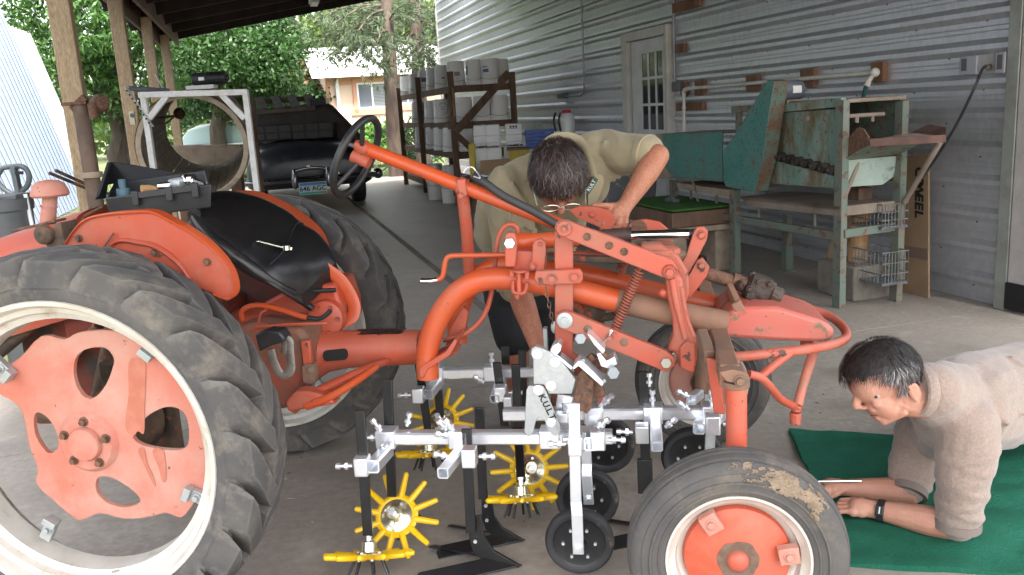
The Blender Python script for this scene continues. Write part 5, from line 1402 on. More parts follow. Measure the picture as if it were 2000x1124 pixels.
wr_ = [TM @ (seatfn(a, b) + V((0, 0, .008))) for a, b in ((.50, .42), (.56, .40), (.615, .36), (.64, .33))]
wp0, wp1 = T(508, 482, -.10), T(566, 494, -.10)
mb = MB()
def onseat(x, y):          # the point of the seat cushion seen at this place
    best = None
    for i in range(41):
        for j in range(41):
            p = TM @ seatfn(i / 40, j / 40)
            d = p - EYE; z_ = d.dot(FWD); X = 1000 + FOC * d.dot(RGT) / z_; Y_ = 562 - FOC * d.dot(UPV) / z_
            e = (X - x) ** 2 + (Y_ - y) ** 2
            if best is None or e < best[0]: best = (e, p)
    return best[1]
q0, q1, q2 = onseat(508, 482), onseat(552, 492), onseat(570, 496)
mb.bar(q0 + V((0, 0, .012)), q1 + V((0, 0, .012)), .010, .005); mb.ball(q0 + V((0, 0, .012)), (.009, .009, .004)); mb.cyl(q1.lerp(q2, .4) + V((0, 0, .006)), q1.lerp(q2, .4) + V((0, 0, .022)), .015, n=14); mb.cyl(q2 + V((0, 0, .008)), q2 + V((0, 0, .018)), .008, n=10)
obj('wrench', mb, m_chrome, label='chrome wrench lying on the black tractor seat', cat='wrench', bev=.001)
# ================================================================ PEOPLE
def cap(mb, a, b, ra, rb, n=14):
    a, b = V(a), V(b)
    d, p, q = frame(b - a)
    pts, rs = [], []
    for k in range(1, 5): t = math.pi / 2 * k / 4; pts.append(a - d * ra * math.cos(t)); rs.append(ra * math.sin(t))
    for k in range(0, 4): t = math.pi / 2 * k / 4; pts.append(b + d * rb * math.sin(t)); rs.append(rb * math.cos(t))
    mb.tube(pts, rs, n)
    return mb
def limbs(mb, pts):
    for i in range(len(pts) - 1): cap(mb, pts[i][0], pts[i + 1][0], pts[i][1], pts[i + 1][1])
def fuse(mb, voxel=.007, it=4, fac=.5, disp=None):
    me = bpy.data.meshes.new('t'); me.from_pydata([tuple(p) for p in mb.v], [], mb.f)
    import bmesh
    bm = bmesh.new(); bm.from_mesh(me); bmesh.ops.recalc_face_normals(bm, faces=bm.faces); bm.to_mesh(me); bm.free()
    o = bpy.data.objects.new('t', me); COL.objects.link(o)
    r = o.modifiers.new('r', 'REMESH'); r.mode = 'VOXEL'; r.voxel_size = voxel; r.adaptivity = 0
    s = o.modifiers.new('s', 'SMOOTH'); s.iterations = it; s.factor = fac
    dg = bpy.context.evaluated_depsgraph_get()
    m2 = bpy.data.meshes.new_from_object(o.evaluated_get(dg))
    out = MB(); out.v = [v.co.copy() for v in m2.vertices]; out.f = [tuple(p.vertices) for p in m2.polygons]
    if disp:
        out.v = [v.co + v.normal * disp(v.co) for v in m2.vertices]
    bpy.data.objects.remove(o); bpy.data.meshes.remove(me); bpy.data.meshes.remove(m2)
    return out
m_skin = M('tanned_skin', (.37, .15, .09), .55, col2=(.44, .20, .125), scale=14, lo=.35, hi=.65, fine=((.33, .125, .075), 130), bump=.2, bscale=160, spec=.35)
m_skinb = M('fair_skin', (.49, .275, .20), .56, col2=(.455, .205, .14), scale=16, lo=.35, hi=.65, fine=((.44, .215, .15), 130), bump=.2, bscale=160, spec=.35)
m_khaki = M('khaki_cotton', (.285, .24, .15), .85, col2=(.25, .21, .13), scale=5, fine=((.265, .225, .14), 120), bump=.35, bscale=26, sheen=.15)
m_sweat = M('taupe_fleece', (.315, .24, .20), .95, col2=(.265, .20, .168), scale=120, lo=.4, hi=.6, bump=.4, bscale=110, sheen=.3)
m_shorts = M('black_cloth', (.012, .012, .014), .9, bump=.2)
def hairmat(name, a, b):
    m = leafmat(name, a, b, .0)
    return m
def strands(mb, C, X, Y, Z, rad, n, ln, flow, ok, wave=.01, w_=.0018, lift=.004, curl=40, seg=7, seed=3):
    r_ = random.Random(seed)
    k = 0
    while k < n:
        d = V((r_.gauss(0, 1), r_.gauss(0, 1), r_.gauss(0, 1))).normalized()
        if not ok(d): continue
        k += 1
        def surf(d, h): return C + X * d.x * (rad[0] + h) + Y * d.y * (rad[1] + h) + Z * d.z * (rad[2] + h)
        L = ln * r_.uniform(.6, 1.25); ph = r_.uniform(0, 6.28); lf = lift * r_.uniform(.5, 2)
        side = r_.uniform(-.35, .35)
        pts = []
        dd = d.copy()
        for i in range(seg):
            t = i / (seg - 1)
            pts.append(surf(dd, .002 + lf * math.sin(min(t * 2.4, 2.2))))
            f = flow(dd) + V((side, side * .3, 0))
            f += dd.cross(f) * wave * 30 * math.sin(curl * t * .2 + ph)
            dd = (dd + f.normalized() * (L / (seg - 1)) / .1).normalized()
        b = len(mb.v)
        for i in range(seg):
            t = pts[min(i + 1, seg - 1)] - pts[max(i - 1, 0)]
            s = t.cross(pts[i] - C).normalized() * w_ * (1 - .8 * i / (seg - 1))
            mb.v += [pts[i] - s, pts[i] + s]
        for i in range(seg - 1): mb.f.append((b + 2 * i, b + 2 * i + 1, b + 2 * i + 3, b + 2 * i + 2))
    return mb
def finger(mb, pts, r0=.0095, r1=.0075):
    P = [V(p) for p in pts]; n = len(P)
    for i in range(n - 1):
        a, b = r0 + (r1 - r0) * i / (n - 1), r0 + (r1 - r0) * (i + 1) / (n - 1)
        cap(mb, P[i], P[i + 1], a, b, 10)
# ---------------------------------------------------------------- man bending over the frame
pa = thing('person', 'man in khaki short sleeved shirt bending head down over the tractor frame', 'person', (0, 0, 0))
def q3(x, y, d): return YP(x, y, d)
pel, che, nek = q3(1022, 555, 3.62), q3(1085, 365, 3.25), q3(1100, 300, 3.14)
rs, re, rw = q3(990, 365, 3.20), q3(1010, 560, 3.16), q3(1056, 690, 2.98)
ls, le, lw = q3(1190, 298, 3.28), q3(1284, 305, 3.10), q3(1224, 398, 2.99)
hc = q3(1090, 338, 3.0)
hU = V((0.02, -.80, .60)).normalized(); hS = V((1, 0.03, 0)).normalized(); hF = hS.cross(hU) * -1
if hF.z > 0: hF = -hF                                    # the face looks down
hS = hU.cross(hF).normalized()
hip1, hip2 = pel + V((-.07, 0, -.05)), pel + V((.10, .03, -.05))
kn1, kn2 = V((hip1.x + .02, 3.52, .47)), V((hip2.x + .03, 3.56, .47))
an1, an2 = V((hip1.x + .02, 3.68, .09)), V((hip2.x + .04, 3.70, .09))
mb = MB()
limbs(mb, [(pel, .135), (pel.lerp(che, .5), .125), (che, .13)]); cap(mb, che + V((-.07, 0, .03)), che + V((.07, 0, .05)), .10, .10)
limbs(mb, [(nek.lerp(che, .3), .07), (hc - hU * .05, .058)])
limbs(mb, [(rs, .06), (re, .046), (re.lerp(rw, .3), .046), (rw, .030)])
limbs(mb, [(ls, .06), (le, .043), (le.lerp(lw, .35), .044), (lw, .029)])
for h, k, a in ((hip1, kn1, an1), (hip2, kn2, an2)):
    limbs(mb, [(h, .085), (k, .058), (k.lerp(a, .35), .056), (a, .036)]); cap(mb, a - V((0, -.03, .05)), a + V((0, -.14, -.06)), .04, .03)
# head
mb.ball(hc, (.088, .112, .100), (hS, hF, hU), 24, 16)
mb.ball(hc + hF * .045 - hU * .055, (.062, .060, .065), (hS, hF, hU), 16, 12)
mb.ball(hc + hF * .104 + hU * .008, (.045, .012, .012), (hS, hF, hU))
cap(mb, hc + hF * .105 - hU * .01, hc + hF * .132 - hU * .042, .010, .014)
cap(mb, hc + hF * .092 - hU * .085 - hS * .02, hc + hF * .092 - hU * .085 + hS * .02, .010, .010)
cap(mb, hc + hF * .078 - hU * .112, hc + hF * .07 - hU * .11, .022, .022)
for s in (-1, 1): mb.ball(hc + hS * s * .092 - hU * .022 + hF * .0, (.012, .022, .034), (hS, hF, hU))
# right hand, holding the bracket below
hd = (rw - re).normalized()
cap(mb, rw, rw + hd * .07, .030, .034)
pal = rw + hd * .085
for k in range(4):
    b = pal + V((-.030 + .02 * k, 0, .008 - .004 * k)); finger(mb, [b, b + hd * .035 + V((0, -.012, 0)), b + hd * .05 + V((.004, -.036, -.006)), b + hd * .045 + V((.006, -.052, .010))])
finger(mb, [rw + hd * .03 + V((.025, -.01, 0)), rw + hd * .06 + V((.048, -.03, 0)), rw + hd * .085 + V((.045, -.05, 0))], .011, .009)
# left hand over the red lever
kc = q3(1204, 418, 2.955)
cap(mb, lw, kc, .029, .028); cap(mb, kc + V((-.032, 0, 0)), kc + V((.030, .0, -.004)), .017, .017); cap(mb, lw.lerp(kc, .5) + V((-.018, 0, 0)), lw.lerp(kc, .5) + V((.016, 0, 0)), .022, .022)
for (x, y, x1, y1, x2, y2) in ((1187, 420, 1178, 436, 1174, 449), (1199, 417, 1193, 436, 1189, 452), (1211, 418, 1208, 437, 1205, 452), (1222, 421, 1223, 436, 1222, 447)):
    finger(mb, [q3(x, y, 2.945), q3(x1, y1, 2.918), q3(x2, y2, 2.925), q3(x2, y2 + 6, 2.945)], .0105, .0085)
finger(mb, [q3(1200, 402, 2.97), q3(1184, 402, 2.945), q3(1170, 401, 2.935), q3(1158, 401, 2.94)], .0125, .0095)
obj('body', fuse(mb, .0055, 4), m_skin, pa)
# shirt
mb = MB()
limbs(mb, [(pel + V((0, 0, .06)), .165), (pel.lerp(che, .45), .160), (che, .158)])
cap(mb, rs + V((.03, .03, .0)), ls + V((-.03, .02, .0)), .092, .092); cap(mb, che + V((-.06, -.02, -.03)), che + V((.09, 0, .02)), .13, .12)
cap(mb, che + V((0, .1, .03)), nek + V((.01, .06, -.01)), .12, .085)
cap(mb, q3(975, 400, 3.28), q3(972, 455, 3.42), .085, .10)
limbs(mb, [(rs, .086), (rs.lerp(re, .5), .080), (rs.lerp(re, .97), .074)])
limbs(mb, [(ls, .086), (ls.lerp(le, .45), .078), (ls.lerp(le, .74), .070)])
rr_ = random.Random(2)
for k in range(7):          # folds from the armpit
    a = ls + V((-.03, -.08, .05 - .02 * k)); cap(mb, a, a + V((.10, -.0 + .004 * k, -.02 - .012 * k)), .007, .004, 8)
for k in range(6):
    a = rs + V((.02 + .012 * k, -.09, .02 - .02 * k)); cap(mb, a, a + V((-.02 + .01 * k, -.01, -.13)), .008, .004, 8)
sh = obj('shirt', fuse(mb, .008, 3, .5, lambda c: .009 * noise.noise(c * 8) + .008 * noise.noise(V((c.x * 20 + c.z * 14, c.y * 9, c.z * 5 - c.x * 4)))), m_khaki, pa)
def cuffring(a, b, f, r, mat, par, nm):
    mb = MB(); p = a.lerp(b, f); d = (b - a).normalized(); mb.lathe([(r * .9, -.012), (r + .002, -.012), (r + .003, .010), (r * .86, .011)], p, d, 28); return obj(nm, mb, mat, par)
cuffring(ls, le, .80, .072, m_khaki, sh, 'sleeve_hem'); cuffring(rs, re, 1.0, .076, m_khaki, sh, 'sleeve_hem')
mb = MB(); mb.tube(spl([q3(1032, 352, 3.10), q3(1050, 300, 3.06), q3(1085, 270, 3.10), q3(1130, 275, 3.10), q3(1148, 310, 3.06), q3(1158, 345, 3.05)], 5), .020, 8, flat=.45); obj('collar', mb, m_khaki, sh)
mb = MB(); a = q3(1164, 366, 3.055); xd = V((.045, .0, .062)).normalized(); yd = V((-.8, -.2, .55)).normalized()
mb.prism(spl([q3(1150, 362, 3.06), q3(1166, 341, 3.06), q3(1180, 352, 3.07), q3(1166, 395, 3.06), q3(1150, 405, 3.05)], 3, True), V((0, .05, 0))); obj('chest_pocket', mb, m_khaki, sh)
mb = MB(); c = q3(1155, 363, 3.048); xd = (q3(1164, 350, 3.048) - q3(1147, 377, 3.048)).normalized(); yd = V((0, -1, 0)).cross(xd); mb.box(c, (.062, .018, .003), (xd, yd, xd.cross(yd))); pt_ = obj('green_badge', mb, M('dark_green_badge', (.01, .06, .035), .6), sh)
mb = MB(); writing(mb, 'KULT', c + V((0, -.0022, 0)), xd, yd, .018, .0006); obj('badge_letters', mb, m_paper, pt_, sm=0)
mb = MB()
for h, k in ((hip1, kn1), (hip2, kn2)): limbs(mb, [(h, .105), (h.lerp(k, .95), .090)])
limbs(mb, [(pel + V((-.03, 0, 0)), .15), (pel + V((.05, 0, -.02)), .15)])
obj('shorts', fuse(mb, .010, 2), m_shorts, pa)
for a in (an1, an2):
    mb = MB(); cap(mb, a + V((0, .03, -.045)), a + V((0, -.16, -.055)), .045, .036); limbs(mb, [(a + V((0, .01, .03)), .045), (a + V((0, 0, -.03)), .048)])
    m2 = fuse(mb, .009, 2); obj('boot', m2, M('brown_boot', (.06, .04, .025), .6), pa)
# hair
hh = M('dark_hair_base', (.014, .010, .009), .75)
mb = MB(); C = hc + hU * .004
fl = lambda d: V((d.x * .55 + .10, .9 if d.y > -.4 else .1, -.35 - .2 * d.z))
mb.ball(C, (.094, .117, .106), (hS, hF, hU), 28, 20)
mb.v = [p - (hU * .045 * max(0, (p - C).dot(hF) / .12) ** 2 if (p - C).dot(hU) < .02 else V((0, 0, 0))) for p in mb.v]
m2 = MB(); m2.v = mb.v
keep = lambda p: (p - C).dot(hU) > (-.055 if (p - C).dot(hF) < .02 else (.030 if (p - C).dot(hF) > .085 else -.02))
m2.f = [f for f in mb.f if all(keep(mb.v[i]) for i in f)]
hr = obj('hair', m2, hh, pa)
mb = MB()
okf = lambda d: d.z > (-.5 if d.y < .2 else (.30 if d.y > .75 else -.1))
strands(mb, C, hS, hF, hU, (.094, .116, .106), 2300, .060, fl, okf, .030, .0016, .007, 46)
obj('dark_locks', mb, hairmat('dark_brown_hair', (.018, .011, .010), (.060, .038, .034)), hr, sm=0, recalc=False)
mb = MB()
strands(mb, C, hS, hF, hU, (.095, .117, .108), 150, .06, fl, lambda d: okf(d) and d.y > -.6, .030, .0012, .009, 46, seed=9)
obj('grey_locks', mb, hairmat('grey_hair', (.08, .06, .06), (.18, .145, .145)), hr, sm=0, recalc=False)
mb = MB()
for s in (-1, 1):
    a = hc + hS * s * .098 - hU * .012; mb.tube([a, hc + hS * s * .082 + hF * .122 - hU * .006], .0022, 8)
    e = hc + hS * s * .036 + hF * .128 - hU * .020
    mb.tube([e + (hS * .030 * math.cos(2 * math.pi * k / 20) + hU * .02 * math.sin(2 * math.pi * k / 20)) for k in range(20)], .0018, 6, closed=True)
mb.tube([hc + hS * .01 + hF * .13 - hU * .015, hc - hS * .01 + hF * .13 - hU * .015], .002, 6)
obj('glasses', mb, M('pale_metal_glasses', (.75, .72, .62), .25, .7), pa)
# ---------------------------------------------------------------- man lying on his elbows
pb = thing('person', 'dark haired man in taupe fleece lying on his elbows on the green rug', 'person', (0, 0, 0))
HD = 2.36
K = FOC and .00150
ear = YP(1787, 767, HD)
bF = (-RGT * .90 - UPV * .43).normalized(); bU = (-RGT * -.43 * -1 + UPV * .90).normalized()
bU = (UPV * .90 - RGT * .43).normalized()
bS = bF.cross(bU)
if bS.y > 0: bS = -bS                                    # points to the viewer: his left side
mid = ear - bS * .078
def hb(f, u, s=0.0): return mid + bF * f * K + bU * u * K + bS * s * K
AX = (bF, bS, bU)
def bl(mb, f, u, s, rf, ru, rs_, n=20, m=14): return mb.ball(hb(f, u, s), (rf * K, rs_ * K, ru * K), AX, n, m)
mb = MB()
bl(mb, 22, 44, 0, 72, 60, 54, 28, 18); bl(mb, 58, 40, 0, 36, 40, 46)            # skull, forehead
bl(mb, 50, -2, 0, 30, 38, 41); bl(mb, 40, -22, 0, 30, 24, 38)                   # cheeks, jaw
cap(mb, hb(61, -37, -7), hb(61, -37, 7), 11 * K, 11 * K)                        # chin
for s in (-1, 1):
    cap(mb, hb(30, -30, s * 36), hb(58, -38, s * 10), 9 * K, 9 * K)             # jaw line
    bl(mb, 66, 5, s * 27, 12, 11, 11); cap(mb, hb(85, 37, s * 8), hb(76, 37, s * 34), 6 * K, 5 * K)   # cheekbone, brow
    bl(mb, 76, -3, s * 16, 8, 10, 8)
    bl(mb, 88, 2, s * 7, 6, 5, 5)                                               # nostril
    bl(mb, 0, 0, s * 50, 12, 20, 6); cap(mb, hb(-6, 12, s * 54), hb(-7, -6, s * 53), 5 * K, 4 * K); cap(mb, hb(-4, 16, s * 54), hb(8, 16, s * 53), 4 * K, 4 * K); bl(mb, 3, -15, s * 52, 6, 6, 5)
cap(mb, hb(83, 34), hb(97, 12), 6.5 * K, 9 * K); bl(mb, 97, 9, 0, 9, 8, 8)      # nose
cap(mb, hb(74, -13, -10), hb(74, -13, 10), 6 * K, 6 * K); cap(mb, hb(71, -26, -9), hb(71, -26, 9), 6.5 * K, 6.5 * K); bl(mb, 66, -20, 0, 10, 12, 20)
sN, sF_ = YP(1893, 835, 2.45), YP(1800, 850, 2.85)                               # shoulders, near and far
chb = YP(1875, 790, 2.66)
limbs(mb, [(hb(0, -15), .062), (hb(-40, -35), .066), (chb, .09)])
wst = V((chb.x + .48, chb.y + .42, chb.z - .12))
limbs(mb, [(chb, .14), (wst, .15), (wst + V((.35, .35, -.14)), .14)])
for dx in (0, 1):      # legs, out of the picture
    h0 = wst + V((.30 + .10 * dx, .38 - .14 * dx, -.12)); limbs(mb, [(h0, .08), (h0 + V((.35, .30, -.08)), .055), (h0 + V((.68, .55, -.10)), .04)])
eN, wN = G(1868, 1028, .055), G(1712, 996, .055)
eF, wF = G(1772, 962, .055), G(1655, 953, .060)
limbs(mb, [(sN, .06), (eN, .047), (eN.lerp(wN, .35), .049), (wN, .031)])
limbs(mb, [(sF_, .06), (eF, .047), (eF.lerp(wF, .3), .048), (wF, .030)])
def handb(w0, d, up_, side):
    d = V(d).normalized(); up_ = V(up_); sd = d.cross(up_).normalized()
    cap(mb, w0, w0 + d * .055, .029, .032); cap(mb, w0 + d * .07 - sd * .028, w0 + d * .07 + sd * .028, .018, .016); cap(mb, w0 + d * .045 - sd * .022, w0 + d * .045 + sd * .022, .021, .021)
    for k in range(4):
        b = w0 + d * .085 + sd * (-.030 + .020 * k); L_ = (.9, 1.05, 1, .8)[k]
        finger(mb, [b, b + d * .030 * L_ + up_ * -.006, b + d * .042 * L_ - up_ * .028, b + d * .022 - up_ * .042])
    finger(mb, [w0 + d * .02 + sd * side * .028, w0 + d * .05 + sd * side * .050 - up_ * .01, w0 + d * .075 + sd * side * .045 - up_ * .026], .011, .009)
handb(wN, G(1640, 985, .06) - wN, V((0, -.25, 1)), 1); handb(wF, G(1600, 950, .06) - wF, V((0, 0, 1)), -1)
obj('body', fuse(mb, .0042, 4, .5), m_skinb, pb)
mb = MB()
eyc = hb(62, 21, 33.5)
mb.ball(eyc, (.0115, .0115, .0105), AX, 14, 10); ey = obj('eye', mb, M('eye_white', (.36, .31, .28), .3), pb)
mb = MB(); mb.ball(eyc + bF * .0062 + bS * .0058, (.0054, .0054, .0054), AX, 12, 8); obj('iris', mb, M('brown_iris', (.05, .03, .02), .2), ey)
mb = MB(); mb.tube([eyc + bU * .008 + bF * .009 + bS * .002, eyc + bU * .009 + bF * .004 + bS * .009, eyc + bU * .004 - bF * .006 + bS * .011], [.002, .0032, .002], 6); obj('upper_lid', mb, M('lid_skin', (.22, .09, .06), .6), ey)
mb = MB(); mb.tube([hb(86, 40, 9), hb(85, 42, 22), hb(75, 40, 38)], [.003, .005, .002], 6, flat=.5); obj('eyebrow', mb, hh, pb)
mb = MB(); mb.tube([hb(80, -19, 2), hb(74, -20, 14), hb(66, -22, 23)], [.0022, .0022, .001], 6); obj('mouth_line', mb, M('lip_line', (.16, .05, .04), .6), pb)
# hair of the lying man
mb = MB(); bl(mb, 20, 46, 0, 76, 67, 59, 40, 28); bl(mb, 48, 62, 0, 46, 45, 50, 30, 20)
def keepb(p):
    r_ = p - mid; f, u, s = r_.dot(bF) / K, r_.dot(bU) / K, abs(r_.dot(bS)) / K
    lim = 66 if f > 74 else (58 + (f - 56) * .4 if f > 56 else (24 + (f - 14) * .8 if f > 14 else (24 if f > -14 else -6)))
    if 12 < f < 26 and s > 40: lim = 4
    return u > lim
m2 = MB(); m2.v = mb.v; m2.f = [f for f in mb.f if all(keepb(mb.v[i]) for i in f)]
hr = obj('hair', m2, hh, pb)
mb = MB(); Cb = hb(26, 48)
def okb(d): return keepb(Cb + (bF * d.x * 78 + bS * d.y * 60 + bU * d.z * 70) * K)
flb = lambda d: V((.55 + .2 * d.z, d.y * .3, -.6 + .5 * d.z)) if d.x > -.1 else V((-.1, d.y * .2, -1))
strands(mb, Cb, bF, bS, bU, (77 * K, 60 * K, 69 * K), 2800, .034, flb, okb, .008, .0012, .004, 34, 6, seed=4)
obj('dark_locks', mb, hairmat('near_black_hair', (.010, .008, .008), (.045, .034, .032)), hr, sm=0, recalc=False)
mb = MB()
def okg(d):
    p = Cb + (bF * d.x * 78 + bS * d.y * 60 + bU * d.z * 70) * K
    r_ = p - mid; return keepb(p) and r_.dot(bU) / K < 62 and r_.dot(bF) / K < 40
strands(mb, Cb, bF, bS, bU, (78 * K, 60.5 * K, 69.5 * K), 900, .030, flb, okg, .004, .0014, .004, 30, 6, seed=6)
obj('grey_sides', mb, hairmat('salt_and_pepper_hair', (.06, .055, .055), (.30, .28, .28)), hr, sm=0, recalc=False)
mb = MB()
for (f, u, s, l) in [(100 - abs(s_) * .3, 92 - rr_.uniform(0, 24), s_, 0) for s_ in range(-40, 41, 3)]:
    f -= 12; a = hb(f - 18, u + 8, s); cap(mb, a, hb(f + rr_.uniform(-4, 4), u - rr_.uniform(6, 18), s), .008, .003, 8)
obj('fringe', mb, hh, hr)
# fleece
mb = MB()
limbs(mb, [(chb + V((-.01, -.03, 0)), .165), (wst, .185), (wst + V((.12, .10, -.04)), .18)]); cap(mb, sN + V((0, .04, .0)), sF_ + V((.03, -.05, .03)), .098, .098)
limbs(mb, [(chb, .14), (hb(-52, -26), .086)])
limbs(mb, [(sN, .092), (sN.lerp(eN, .45), .083), (sN.lerp(eN, .90), .068)])
limbs(mb, [(sF_, .090), (sF_.lerp(eF, .5), .078), (sF_.lerp(eF, .92), .062)])
for k in range(6):
    t = .2 + .12 * k; c = sN.lerp(eN, t); d = (eN - sN).normalized(); _, p, q = frame(d + V((.25 * (-1) ** k, 0, .15)))
    r0 = .088 - .024 * t
    mb.tube([c + (p * math.cos(a) + q * math.sin(a)) * r0 for a in [2 * math.pi * i / 24 for i in range(24)]], .011, 6, closed=True)
    c = sF_.lerp(eF, t); r0 = .084 - .024 * t
    mb.tube([c + (p * math.cos(a) + q * math.sin(a)) * r0 for a in [2 * math.pi * i / 24 for i in range(24)]], .010, 6, closed=True)
for k in range(5):
    a = chb + V((-.06 + .09 * k, -.10 + .06 * k, .135)); cap(mb, a + V((0, 0, -.012)), a + V((.10, -.10, -.13)), .010, .006, 8)
fl_ = obj('fleece', fuse(mb, .008, 3, .5, lambda c: .010 * noise.noise(c * 7) + .006 * noise.noise(V((c.x * 16 - c.z * 10, c.y * 8, c.z * 22)))), m_sweat, pb)
mb = MB(); cN = hb(-46, -20); dN = (hb(-20, 20) - hb(-60, -50)).normalized()
ring = []
for k in range(28):
    a = 2 * math.pi * k / 28; ring.append(hb(-30 - 22 * math.cos(a), -16 + 42 * math.cos(a), 60 * math.sin(a)))
mb.tube(ring, .017, 8, closed=True, flat=.55); obj('collar', mb, m_sweat, fl_)
def cuffb(a, b, f, r): 
    mb = MB(); mb.lathe([(r * .80, -.012), (r + .001, -.012), (r + .003, .014), (r * .78, .016)], a.lerp(b, f), (b - a).normalized(), 28); obj('cuff', mb, M('cuff_edge', (.20, .16, .14), .95), fl_)
cuffb(sN, eN, .95, .069); cuffb(sF_, eF, .97, .063)
mb = MB()
limbs(mb, [(wst, .165), (wst + V((.22, .20, -.06)), .165)])
for dx in (0, 1):
    h0 = wst + V((.30 + .10 * dx, .38 - .14 * dx, -.12)); limbs(mb, [(wst + V((.16, .16, -.04)), .12), (h0, .105), (h0 + V((.35, .30, -.08)), .078), (h0 + V((.66, .53, -.10)), .064)])
obj('trousers', fuse(mb, .012, 3), M('dark_denim', (.03, .04, .06), .85, col2=(.04, .05, .075), scale=40), pb)
for dx in (0, 1):
    a = wst + V((.30 + .10 * dx, .38 - .14 * dx, -.12)) + V((.68, .55, -.10)); mb = MB(); cap(mb, a, a + V((.09, .07, -.02)), .05, .045); cap(mb, a + V((.08, .06, 0)), a + V((.12, .10, -.10)), .042, .036)
    obj('shoe', fuse(mb, .010, 2), m_blackp, pb)
wtc = thing('wristwatch', 'black smartwatch on the near wrist of the lying man', 'watch', tuple(wN))
p = wN.lerp(eN, .07); d = (eN - wN).normalized()
mb = MB(); mb.lathe([(.034, -.011), (.0375, -.011), (.0375, .011), (.034, .011)], p, d, 30); obj('strap', mb, m_blackp, wtc)
_, a_, b_ = frame(d); tw = (EYE - p).normalized(); tw = (tw - d * tw.dot(d)).normalized(); sd_ = d.cross(tw)
mb = MB(); mb.box(p + tw * .038, (.026, .036, .008), (d, sd_, tw)); obj('watch_case', mb, m_black, wtc, bev=.003)
mb = MB(); mb.box(p + tw * .0425, (.004, .022, .001), (d, sd_, tw)); obj('screen_edge', mb, m_zinc, wtc)
# ---------------------------------------------------------------- rug and rod
r0, r1, r2, r3 = G(1541, 843), G(1655, 1108), V((2.75, 1.95, 0)), V((3.0, 2.85, 0))
mb = MB()
def rugf(a, b):
    p = r0.lerp(r1, b).lerp(r3.lerp(r2, b), a)
    p += V((.015 * noise.noise(V((a * 7, b * 7, 1))), .02 * noise.noise(V((a * 7, b * 7, 5))), 0))
    return V((p.x, p.y, .010 + .030 * abs(noise.noise(V((p.x * 3.2, p.y * 4.5, 2)))) + .004 * noise.noise(V((p.x * 14, p.y * 14, 0)))))
mb.sheet(rugf, 110, 90)
n0 = len(mb.v)
for l in ([rugf(i / 60, 0) for i in range(61)], [rugf(i / 60, 1) for i in range(61)], [rugf(0, i / 60) for i in range(61)]):
    b = len(mb.v)
    for p in l: mb.v += [p, V((p.x, p.y, .001))]
    for i in range(60): mb.f.append((b + 2 * i, b + 2 * i + 1, b + 2 * i + 3, b + 2 * i + 2))
obj('rug', mb, M('green_pile_rug', (.010, .090, .055), .95, col2=(.032, .165, .112), scale=3.5, lo=.35, hi=.65, bump=.9, bscale=140, spec=.15, fine=((.016, .13, .075), 90), world=True), label='green pile rug spread on the concrete under the lying man', cat='rug', sm=60)
mb = MB(); mb.tube([G(1560, 941, .10), G(1682, 940, .10)], .0045, 10); obj('metal_rod', mb, m_chrome, label='thin shiny metal rod held between the hands and the front tyre', cat='rod')
# ================================================================ GREEN SORTING MACHINE
TF, TBk = .86, .44
mc = thing('sorting_machine', 'old teal produce washing machine with rusty frame standing along the metal wall', 'machine', tuple(WP(1640, 600, TF)))
def wl(l, t): return [WP(x, y, t) for x, y in l]
def wprism(mb, l, t0, t1): return mb.prism(wl(l, t0), WN * (t1 - t0))
def mp(name, mb, mat, parent=None, bev=.004, **k): return obj(name, mb, mat, parent or mc, bev=bev, **k)
ZF = 0.0
def leg(x0, y0, x1, y1, t, w_=.06, d_=.05, foot=False):
    a, b = WP(x0, y0, t), WP(x1, y1, t)
    b.z = 0.0; a.x, a.y = b.x, b.y
    mb = MB(); h = a.z; c = V((b.x, b.y, h / 2))
    mb.box(c + WN * .022, (w_, .006, h), (WA, WN, V((0, 0, 1)))); mb.box(c - WA * (w_ / 2 - .003), (.006, .05, h), (WA, WN, V((0, 0, 1))))
    if foot: mb.box(V((b.x, b.y, .006)), (.12, .09, .012), (WA, WN, V((0, 0, 1)))); mb.box(V((b.x, b.y, .11)), (.075, .065, .22), (WA, WN, V((0, 0, 1))))
    return mp('leg', mb, m_tealf, bev=.002)
leg(1640, 196, 1638, 600, TF, .075)
leg(1755, 198, 1749, 588, TBk, .07)
leg(1437, 370, 1436, 527, TF, .085, foot=True)
leg(1315, 352, 1318, 470, TF, .07)
leg(1538, 420, 1537, 535, TBk, .06, foot=True)
leg(1410, 400, 1410, 500, TBk, .05, foot=True)
def rail(name, pts, t, w_, h, mat=m_tealf):
    mb = MB()
    for i in range(len(pts) - 1): mb.bar(WP(*pts[i], t), WP(*pts[i + 1], t), w_, h)
    return mp(name, mb, mat, bev=.003)
rail('lower_rail', [(1318, 408), (1436, 427), (1638, 462)], TF, .03, .055)
mb = MB(); mb.bar(WP(1648, 457, TF), WP(1752, 442, TBk), .03, .055); mp('end_rail', mb, m_tealf, bev=.003)
for x0, y0, x1, y1 in ((1482, 390, 1482, 425), (1591, 398, 1591, 442), (1349, 362, 1350, 410), (1400, 372, 1399, 418)): rail('strut', [(x0, y0), (x1, y1)], TF - .005, .02, .02)
mb = MB(); mb.tube(wl([(1349, 340), (1369, 415)], TF + .03), .010, 8); mp('brace_rod', mb, m_tray)
mb = MB(); mb.tube([WP(1688, 268, TF - .2), WP(1672, 330, TF - .1), WP(1648, 388, TF)], .016, 8); mp('diagonal_brace', mb, m_tray)
mb = MB(); mb.tube([WP(1836, 278, TBk + .02), WP(1766, 396, TBk)], .018, 8); mp('shelf_brace', mb, m_tray)
